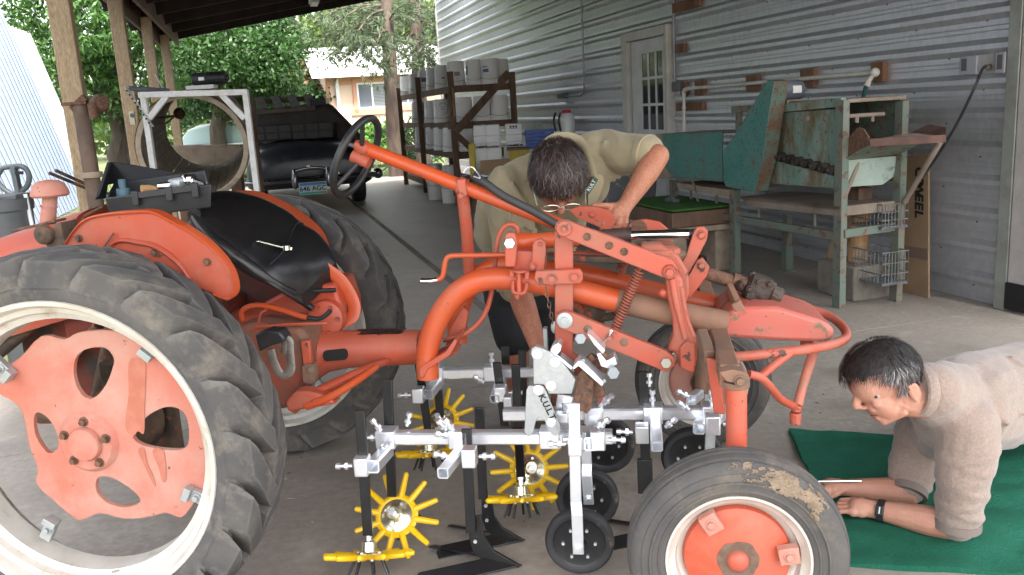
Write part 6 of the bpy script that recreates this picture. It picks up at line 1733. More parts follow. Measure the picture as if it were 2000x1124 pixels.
# trays
mb = MB(); wprism(mb, [(1446, 384), (1640, 404), (1640, 423), (1458, 403)], TF + .03, TF + .026)
mb.prism([WP(1446, 384, TF + .03), WP(1640, 404, TF + .03), WP(1640, 404, TF + .03) - WN * .5, WP(1446, 384, TF + .03) - WN * .5], V((0, 0, -.004)) + V((0, 0, -.02)))
mb.prism([WP(1640, 404, TF + .03), WP(1640, 423, TF + .03), WP(1640, 423, TF + .03) - WN * .42, WP(1640, 404, TF + .03) - WN * .48], WA * .005); mp('catch_tray', mb, m_tray, bev=0)
mb = MB(); wprism(mb, [(1322, 357), (1430, 372), (1430, 387), (1322, 368)], TF + .02, TF + .015); mb.prism([WP(1322, 357, TF + .02), WP(1430, 372, TF + .02), WP(1430, 372, TF + .02) - WN * .5, WP(1322, 357, TF + .02) - WN * .5], V((0, 0, -.004))); mp('side_tray', mb, m_slat, bev=0)
# hopper on the left
mb = MB(); wprism(mb, [(1293, 262), (1411, 258), (1411, 354), (1312, 346), (1300, 324), (1293, 300)], TF + .10, TF + .09); h_ = mp('hopper', mb, m_teal, bev=.002)
mb = MB(); wprism(mb, [(1281, 262), (1293, 261), (1294, 318), (1312, 347), (1284, 350)], TF + .10, TF - .35); mp('hopper_end', mb, m_slat, h_, bev=.003)
mb = MB(); wprism(mb, [(1284, 262), (1410, 257), (1410, 262), (1284, 267)], TF + .085, TF - .40); wprism(mb, [(1300, 340), (1411, 350), (1411, 356), (1300, 346)], TF + .085, TF - .40); mp('hopper_floor', mb, m_tealf, h_, bev=.002)
# body
mb = MB(); wprism(mb, [(1512, 222), (1632, 214), (1632, 345), (1500, 312), (1500, 300)], TF - .02, TF - .035); bd = mp('front_panel', mb, m_tealp, bev=0)
mb = MB()
for x in (1577, 1613): mb.ball(WP(x, 231, TF - .018), (.024, .014, .024), (WA, WN, V((0, 0, 1)))); 
mp('rivet_cap', mb, m_tray, bd, bev=0)
mb = MB(); wprism(mb, [(1498, 310), (1628, 344), (1628, 368), (1498, 358)], TF + .01, TF - .03); mp('roller_apron', mb, m_tealp, bev=.002)
for k in range(8):
    x, y = 1507 + 17.0 * k, 302 + 4.4 * k
    mb = MB(); c = WP(x, y, TF + .01); mb.cyl(c - WN * .3, c + WN * .028, .031, n=16); mb.cyl(c + WN * .028, c + WN * .045, .014, n=10); mp('roller', mb, M('black_rubber_roller', (.02, .016, .013), .7, col2=(.06, .045, .035), scale=20) if k == 0 else bpy.data.materials['black_rubber_roller'], bev=.004)
rail('top_rail', [(1432, 214), (1500, 211)], TF, .04, .05, m_tealf); rail('top_rail', [(1514, 213), (1648, 200)], TF, .04, .055, m_tealp)
mb = MB(); wprism(mb, [(1640, 197), (1650, 196), (1650, 365), (1640, 365)], TF, TF - .03); mp('corner_plate', mb, m_tealp, bev=.002)
mb = MB(); wprism(mb, [(1436, 218), (1444, 218), (1444, 290), (1436, 290)], TF, TF - .03); mp('left_post', mb, m_tealf)
# hood box, open to the right
p0, p1 = WP(1648, 199, TF), WP(1760, 199, TBk)
zt = p0.z
def mbx(s0, s1, t0, t1, z0, z1): return MB().box(WW((s0 + s1) / 2, (t0 + t1) / 2, (z0 + z1) / 2), (abs(s1 - s0), abs(t1 - t0), abs(z1 - z0)), (WA, WN, V((0, 0, 1))))
s0 = wallst(p0)[0]; s1 = wallst(WP(1512, 215, TF))[0]; zb_ = WP(1648, 275, TF).z
mp('hood_roof', mbx(s0, s1, TBk - .05, TF - .03, zt - .01, zt + .015), m_tray)
mp('hood_back', mbx(s0 + .02, s1, TBk - .05, TBk - .03, zb_ - .3, zt - .012), m_tealf)
mp('hood_end', mbx(s1 - .02, s1, TBk - .028, TF - .04, zb_ - .3, zt - .012), m_tealf)
mb = MB(); mb.tube([WP(1650, 228, TF - .06), WP(1726, 223, TBk + .08)], .014, 10); mb.cyl(WP(1673, 227, TF - .14), WP(1673, 240, TF - .14), .014, n=8); mb.cyl(WP(1704, 226, TBk + .16), WP(1704, 238, TBk + .16), .012, n=8); mp('spray_pipe', mb, m_tray, bev=0)
# chain guard
gq = [(1500, 156), (1512, 159), (1504, 205), (1489, 310), (1472, 376), (1417, 365), (1412, 352), (1414, 291), (1432, 268)]
mb = MB(); wprism(mb, gq, TF + .16, TF + .15); cg = mp('chain_guard', mb, m_teal, bev=.004)
mb = MB(); qq = wl(gq, TF + .15); gc = sum(qq, V((0, 0, 0))) / len(qq); mb.prism([gc + (p - gc) * .992 for p in qq], WN * -.12); mp('guard_rim', mb, M('rusty_teal_rim', (.10, .16, .13), .7, col2=(.14, .08, .05), scale=7, lo=.42, hi=.58, patch=[((.12, .065, .04), 40, .55, .60, .85)]), cg, bev=.004)
mb = MB(); c = WP(1541, 177, TF - .08); ax_ = WN
mb.lathe([(.004, -.12), (.05, -.12), (.068, -.10), (.072, -.05), (.072, .07), (.066, .09), (.02, .10), (.014, .10), (.014, .14), (.004, .14)], c, -ax_, 28); mo = mp('motor', mb, m_grey, bev=0)
mb = MB(); mb.box(c - V((0, 0, .08)), (.16, .14, .03), (WA, WN, V((0, 0, 1)))); mp('motor_base', mb, m_tray, mo)
mb = MB(); cc = c - WA * .072 + V((0, 0, .015)); mb.lathe([(.0735, -.035), (.0735, .035)], c, ax_, 6, a0=-.3, a1=.3); cc = (EYE - c); cc = (cc - ax_ * cc.dot(ax_)).normalized(); sdv = ax_.cross(cc); mb = MB(); mb.sheet(lambda a, b: c - ax_ * .02 + ax_ * (.07 * (a - .5)) + (cc * math.cos(.7 * (b - .4)) + sdv * math.sin(.7 * (b - .4))) * .0735, 2, 8); mp('motor_label', mb, m_paper, mo, bev=0)
# discharge side
mb = MB(); wprism(mb, [(1646, 282), (1675, 249), (1686, 252), (1696, 268), (1693, 284), (1652, 309)], TF - .02, TF - .032); mp('side_flap', mb, m_rust, bev=.002)
sh0 = [WP(1652, 310, TF), WP(1697, 276, TF - .05), WP(1848, 268, TBk + .06), WP(1752, 303, TBk)]
mb = MB(); mb.prism([WP(1697, 275, TF - .02), WP(1848, 267, TBk + .10), WP(1846, 252, TBk - .22), WP(1760, 262, TBk - .02)], V((0, 0, -.012))); mp('discharge_shelf', mb, m_tray, bev=.002)
mb = MB(); mb.bar(WP(1699, 279, TF - .02), WP(1848, 271, TBk + .10), .012, .045); mb.prism([WP(1815, 243, TBk - .1), WP(1848, 249, TBk + .08), WP(1848, 268, TBk + .09), WP(1762, 268, TBk - .02)], WA * .006); mp('shelf_lip', mb, M('reddish_iron', (.17, .09, .07), .75, col2=(.11, .06, .05), scale=12), bev=.002)
mb = MB(); mb.prism([WP(1648, 312, TF), WP(1695, 284, TF - .06), WP(1800, 277, TBk + .10), WP(1752, 302, TBk)], V((0, 0, -.008))); mp('shelf_underside', mb, m_tealf, bev=0)
mb = MB(); a, b, c_, d_ = WP(1649, 314, TF - .01), WP(1754, 305, TBk + .01), WP(1750, 342, TBk + .01), WP(1649, 366, TF - .01); e_ = WP(1724, 361, TBk + .12)
mb.prism([a, b, c_, e_, d_], WA * .008); mp('discharge_panel', mb, M('mossy_pale_panel', (.34, .42, .38), .6, col2=(.28, .34, .28), scale=4, patch=[((.10, .12, .02), 6, .55, .66, .9)]), bev=0)
# things under and beside the machine
sB, tB = wallst(G(1665, 592))
mb = MB(); mb.box(WW(*wallst(G(1668, 575)), .12) - V((0, 0, 0)), (.32, .40, .24), (WN, WA, V((0, 0, 1)))); cb = obj('concrete_block', mb, m_concb, label='rough concrete block on the floor under the teal machine', cat='concrete block', bev=.012)
lp = WW(wallst(G(1668, 575))[0] - .02, wallst(G(1668, 575))[1] - .01, .241)
mb = MB(); mb.tube([lp, lp + V((0, 0, .13)), lp + V((0, 0, .26)), lp + V((0, 0, .40))], [.068, .066, .067, .066], 22); obj('log', mb, m_log, label='peeled log standing on the concrete block', cat='log')
mb = MB(); q = lp + V((0, 0, .42)); mb.box(q + V((0, 0, .05)), (.13, .11, .09), (WA, WN, V((0, 0, 1)))); obj('wood_chock', mb, m_wood, label='short dark wooden chock between the log and the tray', cat='wood block', bev=.008)
def wirecrate(px, py0, py1, x1, t, label):
    a, b = WP(px, py1, t), WP(x1, py0, t)
    w_ = abs((b - a).dot(WN)) if 0 else .30; c = WP((px + x1) / 2, (py0 + py1) / 2, t)
    th_ = thing('wire_crate', label, 'wire crate', tuple(c), 0, 'wire crates under the machine')
    h = abs(WP(px, py0, t).z - WP(px, py1, t).z); L_ = .20
    mb = MB()
    for i in range(9):
        for sgn in (-1, 1):
            p = c + WN * (L_ * (i / 8 - .5)) + WA * .15 * sgn; mb.cyl(p - V((0, 0, h / 2)), p + V((0, 0, h / 2)), .003, n=6)
            p = c + WA * (.30 * (i / 8 - .5)) + WN * L_ / 2 * sgn; mb.cyl(p - V((0, 0, h / 2)), p + V((0, 0, h / 2)), .003, n=6)
    for k in range(4):
        z_ = V((0, 0, h * (k / 3 - .5))); cs = [c + WA * .15 * x + WN * L_ / 2 * y + z_ for x, y in ((-1, -1), (1, -1), (1, 1), (-1, 1))]
        mb.tube(cs, .0045, 6, closed=True)
    obj('wires', mb, M('dull_wire', (.20, .20, .19), .6, .4), th_)
    mb = MB(); mb.box(c - V((0, 0, h / 2 - .01)), (.30, L_, .008), (WA, WN, V((0, 0, 1)))); obj('base', mb, m_grey, th_)
wirecrate(1690, 487, 548, 1745, .55, 'lower wire crate on the floor under the end of the machine')
wirecrate(1690, 395, 440, 1745, .50, 'upper wire crate hung below the tray at the machine end')
cdb = thing('cardboard_sheet', 'tall cardboard sheet with black hand lettering leaning against the metal wall', 'cardboard', tuple(WP(1790, 556, .2)))
cq = [WP(1768, 305, .06), WP(1813, 302, .06), WP(1814, 560, .22), WP(1764, 552, .22)]
cq[2].z = cq[3].z = .005
mb = MB(); mb.prism(cq, WN * -.012); obj('sheet', mb, m_card, cdb, bev=0)
mb = MB(); q = [cq[0].lerp(cq[3], .66), cq[1].lerp(cq[2], .66), cq[1].lerp(cq[2], .74), cq[0].lerp(cq[3], .74)]; mb.prism([p + WN * .002 for p in q], WN * .0015); obj('brown_band', mb, M('brown_band', (.20, .13, .10), .8), cdb)
dd = (cq[2] - cq[1]).normalized(); xx = (cq[1] - cq[0]).normalized()
mb = MB()
for k, ch in enumerate('COWEEL'):
    c = cq[0].lerp(cq[1], .62 - .0 * k).lerp(cq[3].lerp(cq[2], .62), .12 + .060 * k)
    writing(mb, ch, c + WN * .003, dd, xx, .105, .0008, shear=.15, bold=.004)
obj('hand_lettering', mb, m_ink, cdb, sm=0)
mb = MB(); q = wl([(1622, 472), (1636, 470), (1636, 528), (1610, 520)], .62); mb.prism(q, WN * -.01); obj('cardboard_piece', mb, m_card, label='small cardboard piece leaning behind the main machine leg', cat='cardboard')
# turf topped table
tbz = WP(1320, 395, 1.15).z
tt = thing('turf_table', 'low stack of boards topped with green turf behind the bending man', 'table', tuple(WP(1300, 470, 1.1)))
c = WP(1318, 392, 1.05); 
mb = MB(); mb.box(c - V((0, 0, .02)), (1.0, .55, .02), (WA, WN, V((0, 0, 1)))); obj('turf_top', mb, M('green_turf', (.03, .11, .012), .95, col2=(.05, .15, .02), scale=30, bump=.8, bscale=120), tt, bev=.004)
mb = MB(); mb.box(c - V((0, 0, .10)), (1.0, .56, .12), (WA, WN, V((0, 0, 1)))); obj('upper_board', mb, m_wood, tt, bev=.006)
mb = MB(); mb.box(c - V((0, 0, .185)), (1.06, .62, .045), (WA, WN, V((0, 0, 1)))); obj('pale_board', mb, m_slat, tt, bev=.006)
for sx, tx in ((-.38, .2), (.38, .2), (-.38, -.2), (.38, -.2)):
    h = c.z - .21; p = c + WA * sx + WN * tx; mb = MB(); mb.box(V((p.x, p.y, h / 2)), (.16, .14, h), (WA, WN, V((0, 0, 1)))); obj('leg', mb, m_slat, tt, bev=.008)
mb = MB(); p = c + WA * -.05 + WN * .05; mb.box(p + V((0, 0, .012)), (.16, .06, .03), (WA, WN, V((0, 0, 1)))); mb.ball(p + V((0, 0, .03)), (.05, .03, .02), (WA, WN, V((0, 0, 1)))); obj('staple_gun', mb, m_greyp, label='small dark tool lying on the green turf table', cat='tool', bev=.004)
for x, y, hgt, rr, lb in ((1340, 490, .42, .10, 'thick wooden stump under the left of the machine'), (1380, 497, .40, .085, 'second wooden stump nearer the middle machine leg')):
    p = G(x, y); mb = MB(); mb.tube([p, p + V((0, 0, hgt * .5)), p + V((0, 0, hgt))], [rr, rr * .97, rr * .95], 14); obj('stump', mb, m_slat, label=lb, cat='stump', group=None, bev=.005)
bn = thing('dark_bin', 'dark grey plastic bin behind the arm of the bending man', 'bin', tuple(WP(1205, 400, 1.1)))
c = WP(1212, 395, 1.1); c.z = 0
zt_ = WP(1212, 332, 1.1).z
mb = MB(); mb.hexa([c + WA * x * .22 + WN * y * .22 for x, y in ((-1, -1), (1, -1), (1, 1), (-1, 1))] + [c + V((0, 0, zt_)) + WA * x * .28 + WN * y * .28 for x, y in ((-1, -1), (1, -1), (1, 1), (-1, 1))]); obj('tub', mb, m_greyp, bn, bev=.02)
mb = MB(); mb.box(c + V((0, 0, zt_ + .015)), (.60, .60, .03), (WA, WN, V((0, 0, 1)))); obj('lid', mb, m_blackp, bn, bev=.01)
# ================================================================ SHELF WITH BUCKETS
SC = YP(888, 250, 13.2)
s_c, t_c = wallst(SC)
s_e = wallst(WP(785, 230, t_c))[0]
z_sh = [YP(884, 168, 13.2).z, YP(888, 240, 13.2).z, YP(890, 299, 13.2).z]
dep_ = t_c - wallst(WS(1003, 180, s_c))[1]
shf = thing('bucket_shelf', 'brown wooden shelf loaded with white buckets at the far end of the metal wall', 'shelf', tuple(V((SC.x, SC.y, 0))))
for z_ in z_sh + [.22]:
    mb = MB(); mb.box(WW((s_c + s_e) / 2, t_c - .02, z_ - .05), (abs(s_e - s_c) + .1, .04, .10), (WA, WN, V((0, 0, 1)))); mb.box(WW(s_c + .02, t_c - dep_ / 2 - .02, z_ - .05), (.04, dep_ - .04, .10), (WA, WN, V((0, 0, 1)))); mb.box(WW((s_c + s_e) / 2 + .02, t_c - dep_ / 2 - .02, z_ - .012), (abs(s_e - s_c), dep_ - .045, .02), (WA, WN, V((0, 0, 1))))
    obj('shelf_board', mb, m_wood, shf, bev=.004)
for s_, t_, z_ in ((s_c - .03, t_c + .02, YP(884, 140, 13.2).z), (s_e, t_c + .02, 1.95), ((s_c * .45 + s_e * .55), t_c + .02, 2.05), (s_c - .03, t_c - dep_ + .02, YP(998, 140, 13.2).z), (s_e, t_c - dep_, 1.9)):
    mb = MB(); mb.box(WW(s_, t_, z_ / 2), (.05, .09, z_), (WA, WN, V((0, 0, 1)))); obj('shelf_post', mb, m_wood, shf, bev=.004)
mb = MB(); mb.bar(WS(994, 142, s_c - .075), WS(890, 258, s_c - .075), .04, .11); mb.bar(WS(893, 265, s_c - .075), WS(922, 292, s_c - .075), .04, .09); obj('shelf_brace', mb, m_wood, shf, bev=.004)
mb = MB(); a = WS(884, 172, s_c - .08); mb.tube([a, a - V((0, 0, .16))], .012, 8); mb.tube([a - V((0, 0, .16)), a - V((0, 0, .20)), a - V((0, 0, .42))], [.02, .04, .055], 10, flat=.4); obj('whisk_broom', mb, M('straw', (.35, .25, .10), .9, col2=(.22, .15, .07), scale=30, stretch=(4, 4, .3)), label='straw whisk broom hanging from the near corner of the bucket shelf', cat='broom')
def bucket(px, y, z_, label, r=.145, h=.37, deco=None, up=False, tint=None):
    p = YP(px, 200, y); b = V((p.x, p.y, z_))
    t_ = thing('bucket', label, 'bucket', tuple(b), 0, 'white buckets on the shelf')
    mb = MB()
    pr = [(.004, h), (r * .86, h), (r * .885, h - .01), (r * .97, .085), (r * 1.0, .08), (r * .985, .065), (r * 1.02, .06), (r * 1.0, .045), (r * 1.035, .04), (r * 1.03, 0), (.004, .0)]
    if up: pr = [(.004, 0), (r * .86, 0), (r * .885, .01), (r * .97, h - .085), (r * 1.0, h - .08), (r * .985, h - .065), (r * 1.02, h - .06), (r * 1.0, h - .045), (r * 1.035, h - .04), (r * 1.03, h), (r * .97, h), (r * .85, .02), (.004, .02)]
    mb.lathe(pr, b, (0, 0, 1), 28); obj('tub', mb, m_bucket, t_)
    vd = (EYE - b); vd.z = 0; vd.normalize(); sd = V((-vd.y, vd.x, 0))
    mb = MB(); hz = (h - .10) if up else .10
    mb.tube([b + (vd * math.cos(a) + sd * math.sin(a)) * r * 1.05 + V((0, 0, hz - .035 * math.cos(a) ** 2)) for a in [R(-88 + 176 * i / 16) for i in range(17)]], .0028, 6); obj('wire_handle', mb, m_grey, t_)
    if deco:
        mb = MB(); rr = r * .955
        for (a0, z0, w_, hh) in deco[1]:
            mb.sheet(lambda a, q: b + (vd * math.cos(R(a0) + w_ / rr * (a - .5)) + sd * math.sin(R(a0) + w_ / rr * (a - .5))) * (r * (.885 + .085 * (h - z0 - hh * q) / h) + .004) + V((0, 0, z0 + hh * q)), 6, 2)
        obj('print', mb, deco[0], t_, recalc=False, sm=0)
    return t_
blu = (m_bluei, [(-35, .24, .09, .018), (-30, .17, .10, .05)])
m_gp = M('grey_print', (.30, .28, .30), .6)
zu, zm, zl = z_sh
o_ = zu + .0015
for a in ((797, 17.9, 'leftmost bucket of the top shelf, nearest the pine trunk'), (815, 17.0, 'second bucket from the left on the top shelf'), (834, 15.9, 'top shelf bucket with a blue label right of the thin middle post', (m_bluei, [(-10, .17, .10, .07)])), (851, 15.3, 'plain top shelf bucket left of the small printed one'), (869, 14.5, 'top shelf bucket with a small dark mark', (m_gp, [(0, .15, .05, .03)])), (894, 13.6, 'wide top shelf bucket with a faded square label above the corner post', (m_gp, [(8, .15, .09, .06)])), (929, 13.45, 'slim top shelf bucket with a blue strip on its left edge', (m_bluei, [(-62, .15, .05, .13)])), (961, 13.4, 'top shelf bucket with blue printed lettering', blu), (981, 13.75, 'last bucket at the right end of the top shelf')):
    bucket(a[0], a[1], o_, a[2], deco=a[3] if len(a) > 3 else None, r=.125 if a[0] == 929 else .145)
o_ = zm + .0015
for a in ((817, 16.1, 'left bucket of the middle shelf beside the thin post', (m_gp, [(20, .15, .06, .05)])), (843, 15.0, 'middle shelf bucket behind the one with the round emblem'), (862, 14.3, 'middle shelf bucket with a round emblem'), (905, 13.55, 'middle shelf bucket just right of the corner post'), (941, 13.45, 'middle shelf bucket crossed by the diagonal brace'), (975, 13.4, 'right end bucket of the middle shelf')):
    t_ = bucket(a[0], a[1], o_, a[2], deco=a[3] if len(a) > 3 else None)
    if a[0] == 862:
        p = V(t_.location); vd = (EYE - p); vd.z = 0; vd.normalize(); sd = V((-vd.y, vd.x, 0)); mb = MB()
        for rr_k, a0, a1 in ((.088, -80, 140), (.076, 0, 360)):
            pts = []
            for i in range(33):
                t2 = R(a0 + (a1 - a0) * i / 32); x_ = rr_k * math.cos(t2); an = x_ / .136; pts.append(p + (vd * math.cos(an + .15) + sd * math.sin(an + .15)) * .137 + V((0, 0, .22 + rr_k * math.sin(t2))))
            mb.tube(pts, .0045 if rr_k > .08 else .0015, 5)
        for k in range(3):
            mb.tube([p + (vd * math.cos(x_ + .15) + sd * math.sin(x_ + .15)) * .137 + V((0, 0, .25 - .025 * k)) for x_ in (-.3, -.1, .1, .3)], .003, 4)
        obj('emblem', mb, m_gp, t_)
o_ = zl + .0015
for a in ((820, 15.9, 'left bucket of the lower shelf'), (842, 15.2, 'lower shelf bucket standing in shade behind the thin post'), (858, 14.5, 'lower shelf bucket left of the pair by the corner post'), (877, 13.8, 'lower shelf bucket touching the corner post'), (910, 13.5, 'lower shelf bucket right of the corner post')):
    bucket(a[0], a[1], o_, a[2])
bucket(838, 14.4, .001, 'bucket on the floor half hidden behind the front floor bucket', up=True); bucket(866, 13.72, .001, 'front bucket standing on the floor under the shelf', up=True); bucket(884, 14.3, .001, 'bucket on the floor in shadow by the corner post', up=True)
bucket(838, 15.2, .245, 'bucket on the bottom board under the shelf', r=.16, h=.3); bucket(872, 14.5, .245, 'wide bucket on the bottom board near the corner', r=.17, h=.3)
# jugs stacked on a low bench in front of the wall
YJ = 12.2
zb2 = YP(950, 352, YJ).z
bch = thing('low_bench', 'low dark bench under the stacked white jugs', 'bench', tuple(V((YP(980, 300, YJ).x, YJ, 0))))
bx0, bx1 = YP(915, 300, YJ).x, YP(1110, 300, YJ).x
mb = MB(); mb.box(V(((bx0 + bx1) / 2, YJ + .2, zb2 - .025)), (bx1 - bx0, .7, .05)); obj('bench_top', mb, m_wood, bch, bev=.004)
for fx in (.03, .97):
    for dy in (-.1, .5): mb = MB(); mb.box(V((bx0 + (bx1 - bx0) * fx, YJ + dy, (zb2 - .05) / 2)), (.06, .06, zb2 - .05)); obj('leg', mb, m_wood, bch, bev=.003)
def jug(x0, x1, y0, y1, dy, label, mark=None):
    a, b = YP(x0, y1, YJ + dy), YP(x1, y0, YJ + dy)
    w_, h = abs(b.x - a.x), abs(b.z - a.z)
    c = V(((a.x + b.x) / 2, YJ + dy + w_ / 2, min(a.z, b.z)))
    t_ = thing('jug', label, 'jug', tuple(c), 0, 'white jugs on the bench')
    mb = MB()
    for z0, z1, k in ((0, .12, .96), (.13, .48, 1.0), (.49, 1.0, 1.0)):
        mb.hexa([c + V((x * w_ / 2 * k, y * w_ / 2 * k, z0 * h)) for x, y in ((-1, -1), (1, -1), (1, 1), (-1, 1))] + [c + V((x * w_ / 2 * k * (.96 if z1 == 1 else 1), y * w_ / 2 * k, z1 * h)) for x, y in ((-1, -1), (1, -1), (1, 1), (-1, 1))])
    mb.box(c + V((0, 0, .5 * h)), (w_ * .9, w_ * .9, h * .96))
    obj('body', mb, m_jug, t_, bev=.015)
    mb = MB(); mb.cyl(c + V((w_ * .2, 0, h)), c + V((w_ * .2, 0, h + .02)), .02); obj('cap', mb, m_bluei, t_)
    if mark:
        mb = MB(); mb.box(c + V((.0, -w_ / 2 - .002, h * .78)), (w_ * .55, .002, h * .02)); 
        for xo in (-.16, 0, .16): mb.box(c + V((xo * w_, -w_ / 2 - .002, h * .86)), (w_ * .11, .002, h * .09))
        obj('print', mb, m_ink, t_, sm=0)
    return t_
jug(928, 951, 289, 343, 0, 'lower left jug of the stack beside the yellow can'); jug(952, 980, 288, 344, 0, 'lower jug under the second white jug from the left'); jug(986, 1004, 286, 340, .1, 'lower jug half hidden behind the cardboard sheet'); jug(1005, 1026, 285, 338, .1, 'lower right jug of the white jug stack')
jug(926, 949, 244, 287, 0, 'upper left jug of the white jug stack'); jug(950, 976, 243, 287, 0, 'second upper jug of the stack, above the yellow can side'); jug(988, 1019, 241, 284, .1, 'upper right jug with a black printed mark', True)
mb = MB(); a = YP(925, 345, YJ - .15); mb.box(a + V((0, 0, .22)), (.09, .09, .46)); mb.cyl(a + V((0, 0, .45)), a + V((0, 0, .48)), .025); obj('yellow_can', mb, m_yell2, label='narrow yellow plastic can left of the white jugs', cat='can', bev=.015)
mb = MB(); q = [YP(x, y, YJ - .28) for x, y in ((938, 314), (996, 310), (996, 336), (938, 340))]; mb.prism(q, V((0, .012, 0))); obj('cardboard_flap', mb, m_card, label='flat piece of cardboard standing in front of the lower jugs', cat='cardboard')
def crate(x0, x1, y0, y1, dy, mat, label, name, cat):
    a, b = YP(x0, y1, YJ + dy), YP(x1, y0, YJ + dy); w_, h = abs(b.x - a.x), abs(b.z - a.z); c = V(((a.x + b.x) / 2, YJ + dy + .17, min(a.z, b.z)))
    mb = MB(); d_ = .34; th2 = .018
    mb.box(c + V((0, 0, th2 / 2)), (w_, d_, th2))
    for sx in (-1, 1): mb.box(c + V((sx * (w_ - th2) / 2, 0, h / 2 + .01)), (th2, d_, h - .02))
    for sy in (-1, 1):
        for k in range(5): mb.box(c + V((0, sy * (d_ - th2) / 2, th2 + (h - th2) * (k + .5) / 5)), (w_ - 2.2 * th2, th2, (h - th2) / 5 * .72))
        for k in range(4): mb.box(c + V(((k / 3 - .5) * w_ * .9, sy * ((d_ - th2) / 2 - .004), h / 2)), (.02, th2 * .8, h - .03))
    return obj(name, mb, mat, label=label, cat=cat, sm=0)
crate(1028, 1082, 252, 292, 0, m_blue, 'blue plastic crate behind the shoulder of the bending man', 'blue_crate', 'crate')
crate(994, 1034, 290, 316, -.25, m_yell2, 'dull yellow plastic crate with a dark lid right of the jugs', 'yellow_crate', 'crate')
mb = MB(); a, b = YP(990, 297, YJ - .26), YP(1036, 290, YJ - .26); mb.box((a + b) / 2 + V((0, .17, .015)), (abs(b.x - a.x), .36, .03)); obj('crate_lid', mb, m_wood, label='dark flat board lying on the yellow crate', cat='board', bev=.003)
sp = thing('sprayer', 'white backpack sprayer with red lid by the metal wall', 'sprayer', tuple(YP(1108, 260, YJ + .1)))
c = YP(1108, 262, YJ + .1)
mb = MB(); mb.tube([c, c + V((0, 0, .02)), c + V((0, 0, .2)), c + V((0, 0, .27)), c + V((0, 0, .29))], [.10, .16, .165, .13, .09], 20, flat=.7, up=(1, 0, 0)); obj('tank', mb, m_jug, sp)
mb = MB(); mb.cyl(c + V((0, 0, .285)), c + V((0, 0, .33)), .075, .065, 20); obj('red_lid', mb, m_redp, sp)
for sx in (-.12, -.05): mb = MB(); mb.tube(spl([c + V((sx - .04, -.12, .30)), c + V((sx - .07, -.16, .2)), c + V((sx - .05, -.14, .05))], 4), .014, 8); obj('strap', mb, m_blackp, sp)
mb = MB()
for k in range(4): a = YP(1032 + 9 * k, 252, YJ + .3); mb.box(a + V((0, 0, .03)), (.05, .2, .05))
m2 = MB(); a = YP(1045, 252, YJ + .25)
for k in range(8): m2.cyl(a + V((-.11 + .03 * k, 0, 0)), a + V((-.11 + .03 * k, 0, .09)), .003, n=6)
for k in range(3): m2.cyl(a + V((-.12, 0, .045 * k)), a + V((.12, 0, .045 * k)), .003, n=6)
obj('wire_basket', m2, m_zincp, label='small wire basket on top of the blue crate', cat='basket')
# ================================================================ DARK OLD CAR
CR = V((WA.y, -WA.x, 0))
c0 = YP(612, 370, 13.75); c0.z = 0
car = thing('old_car', 'old black car seen from behind under the roof, loaded with junk', 'car', tuple(c0))
def K_(r_, f, z_): return c0 + CR * r_ + WA * f + V((0, 0, z_))
m_carp = M('dusty_black_car_paint', (.018, .022, .030), .32, col2=(.035, .037, .042), scale=3, patch=[((.10, .085, .07), 4, .60, .8, .6)])
mb = MB()
def sec(f, w_, z0, z1, rr=.3, n=20):
    pts = []
    for i in range(n + 1):
        a = math.pi * i / n
        x = math.cos(a); y = math.sin(a)
        pts.append(K_(w_ * (abs(x) ** .55) * (1 if x > 0 else -1), f, z0 + (z1 - z0) * (abs(y) ** .55)))
    pts += [K_(-w_ * .9, f, z0 - .05), K_(w_ * .9, f, z0 - .05)]
    return pts
mb.ring([sec(.00, .72, .50, .78), sec(.03, .86, .46, .90), sec(.12, .94, .42, 1.0), sec(.4, .99, .40, 1.07), sec(.9, 1.0, .38, 1.12), sec(1.6, 1.0, .38, 1.14), sec(4.2, .98, .38, 1.10), sec(4.9, .88, .42, .95), sec(5.1, .7, .5, .8)])
bd = obj('car_body', mb, m_carp, car)
mb = MB(); mb.ring([sec(1.05, .70, 1.10, 1.14), sec(1.5, .74, 1.10, 1.42), sec(2.1, .74, 1.1, 1.62), sec(3.0, .74, 1.1, 1.64), sec(3.5, .72, 1.1, 1.50), sec(3.9, .7, 1.1, 1.16)]); obj('car_roof', mb, m_carp, car)
mb = MB(); mb.tube(spl([K_(-.30, -.01, .84), K_(0, -.03, .86), K_(.30, -.01, .84)], 4), .003, 5); mb.tube([K_(-.62, .045, .70), K_(0, .0, .70), K_(.62, .045, .70)], .004, 5); obj('boot_lid_seam', mb, m_dark, bd)
mb = MB(); p = YP(602, 326, c0.y - .03); mb.bolt(p, (0, -1, 0), .018, .02, 12); obj('lock', mb, m_chrome, bd)
m_dchr = M('dull_dark_chrome', (.32, .32, .34), .22, .95, col2=(.2, .2, .21), scale=8)
mb = MB(); mb.tube(spl([K_(-1.02, .35, .52), K_(-1.0, .0, .52), K_(-.86, -.16, .52), K_(0, -.22, .52), K_(.84, -.16, .52), K_(.98, -.04, .52), K_(1.03, .12, .52)], 5), .075, 14, flat=.6); bp = obj('bumper', mb, m_dchr, car)
mb = MB(); mb.ball(K_(1.04, -.02, .52), (.08, .09, .09)); obj('bumper_end', mb, m_dchr, bp)
for r_ in (-.28, .23):
    mb = MB(); mb.tube([K_(r_, -.24, .40), K_(r_, -.30, .46), K_(r_, -.31, .56), K_(r_, -.27, .68)], [.03, .05, .05, .03], 12); obj('overrider', mb, m_dchr, bp)
mb = MB(); mb.tube(spl([K_(-.28, -.27, .66), K_(-.1, -.25, .69), K_(.1, -.25, .69), K_(.23, -.27, .66)], 4), .022, 10); obj('bumper_hoop', mb, m_dchr, bp)
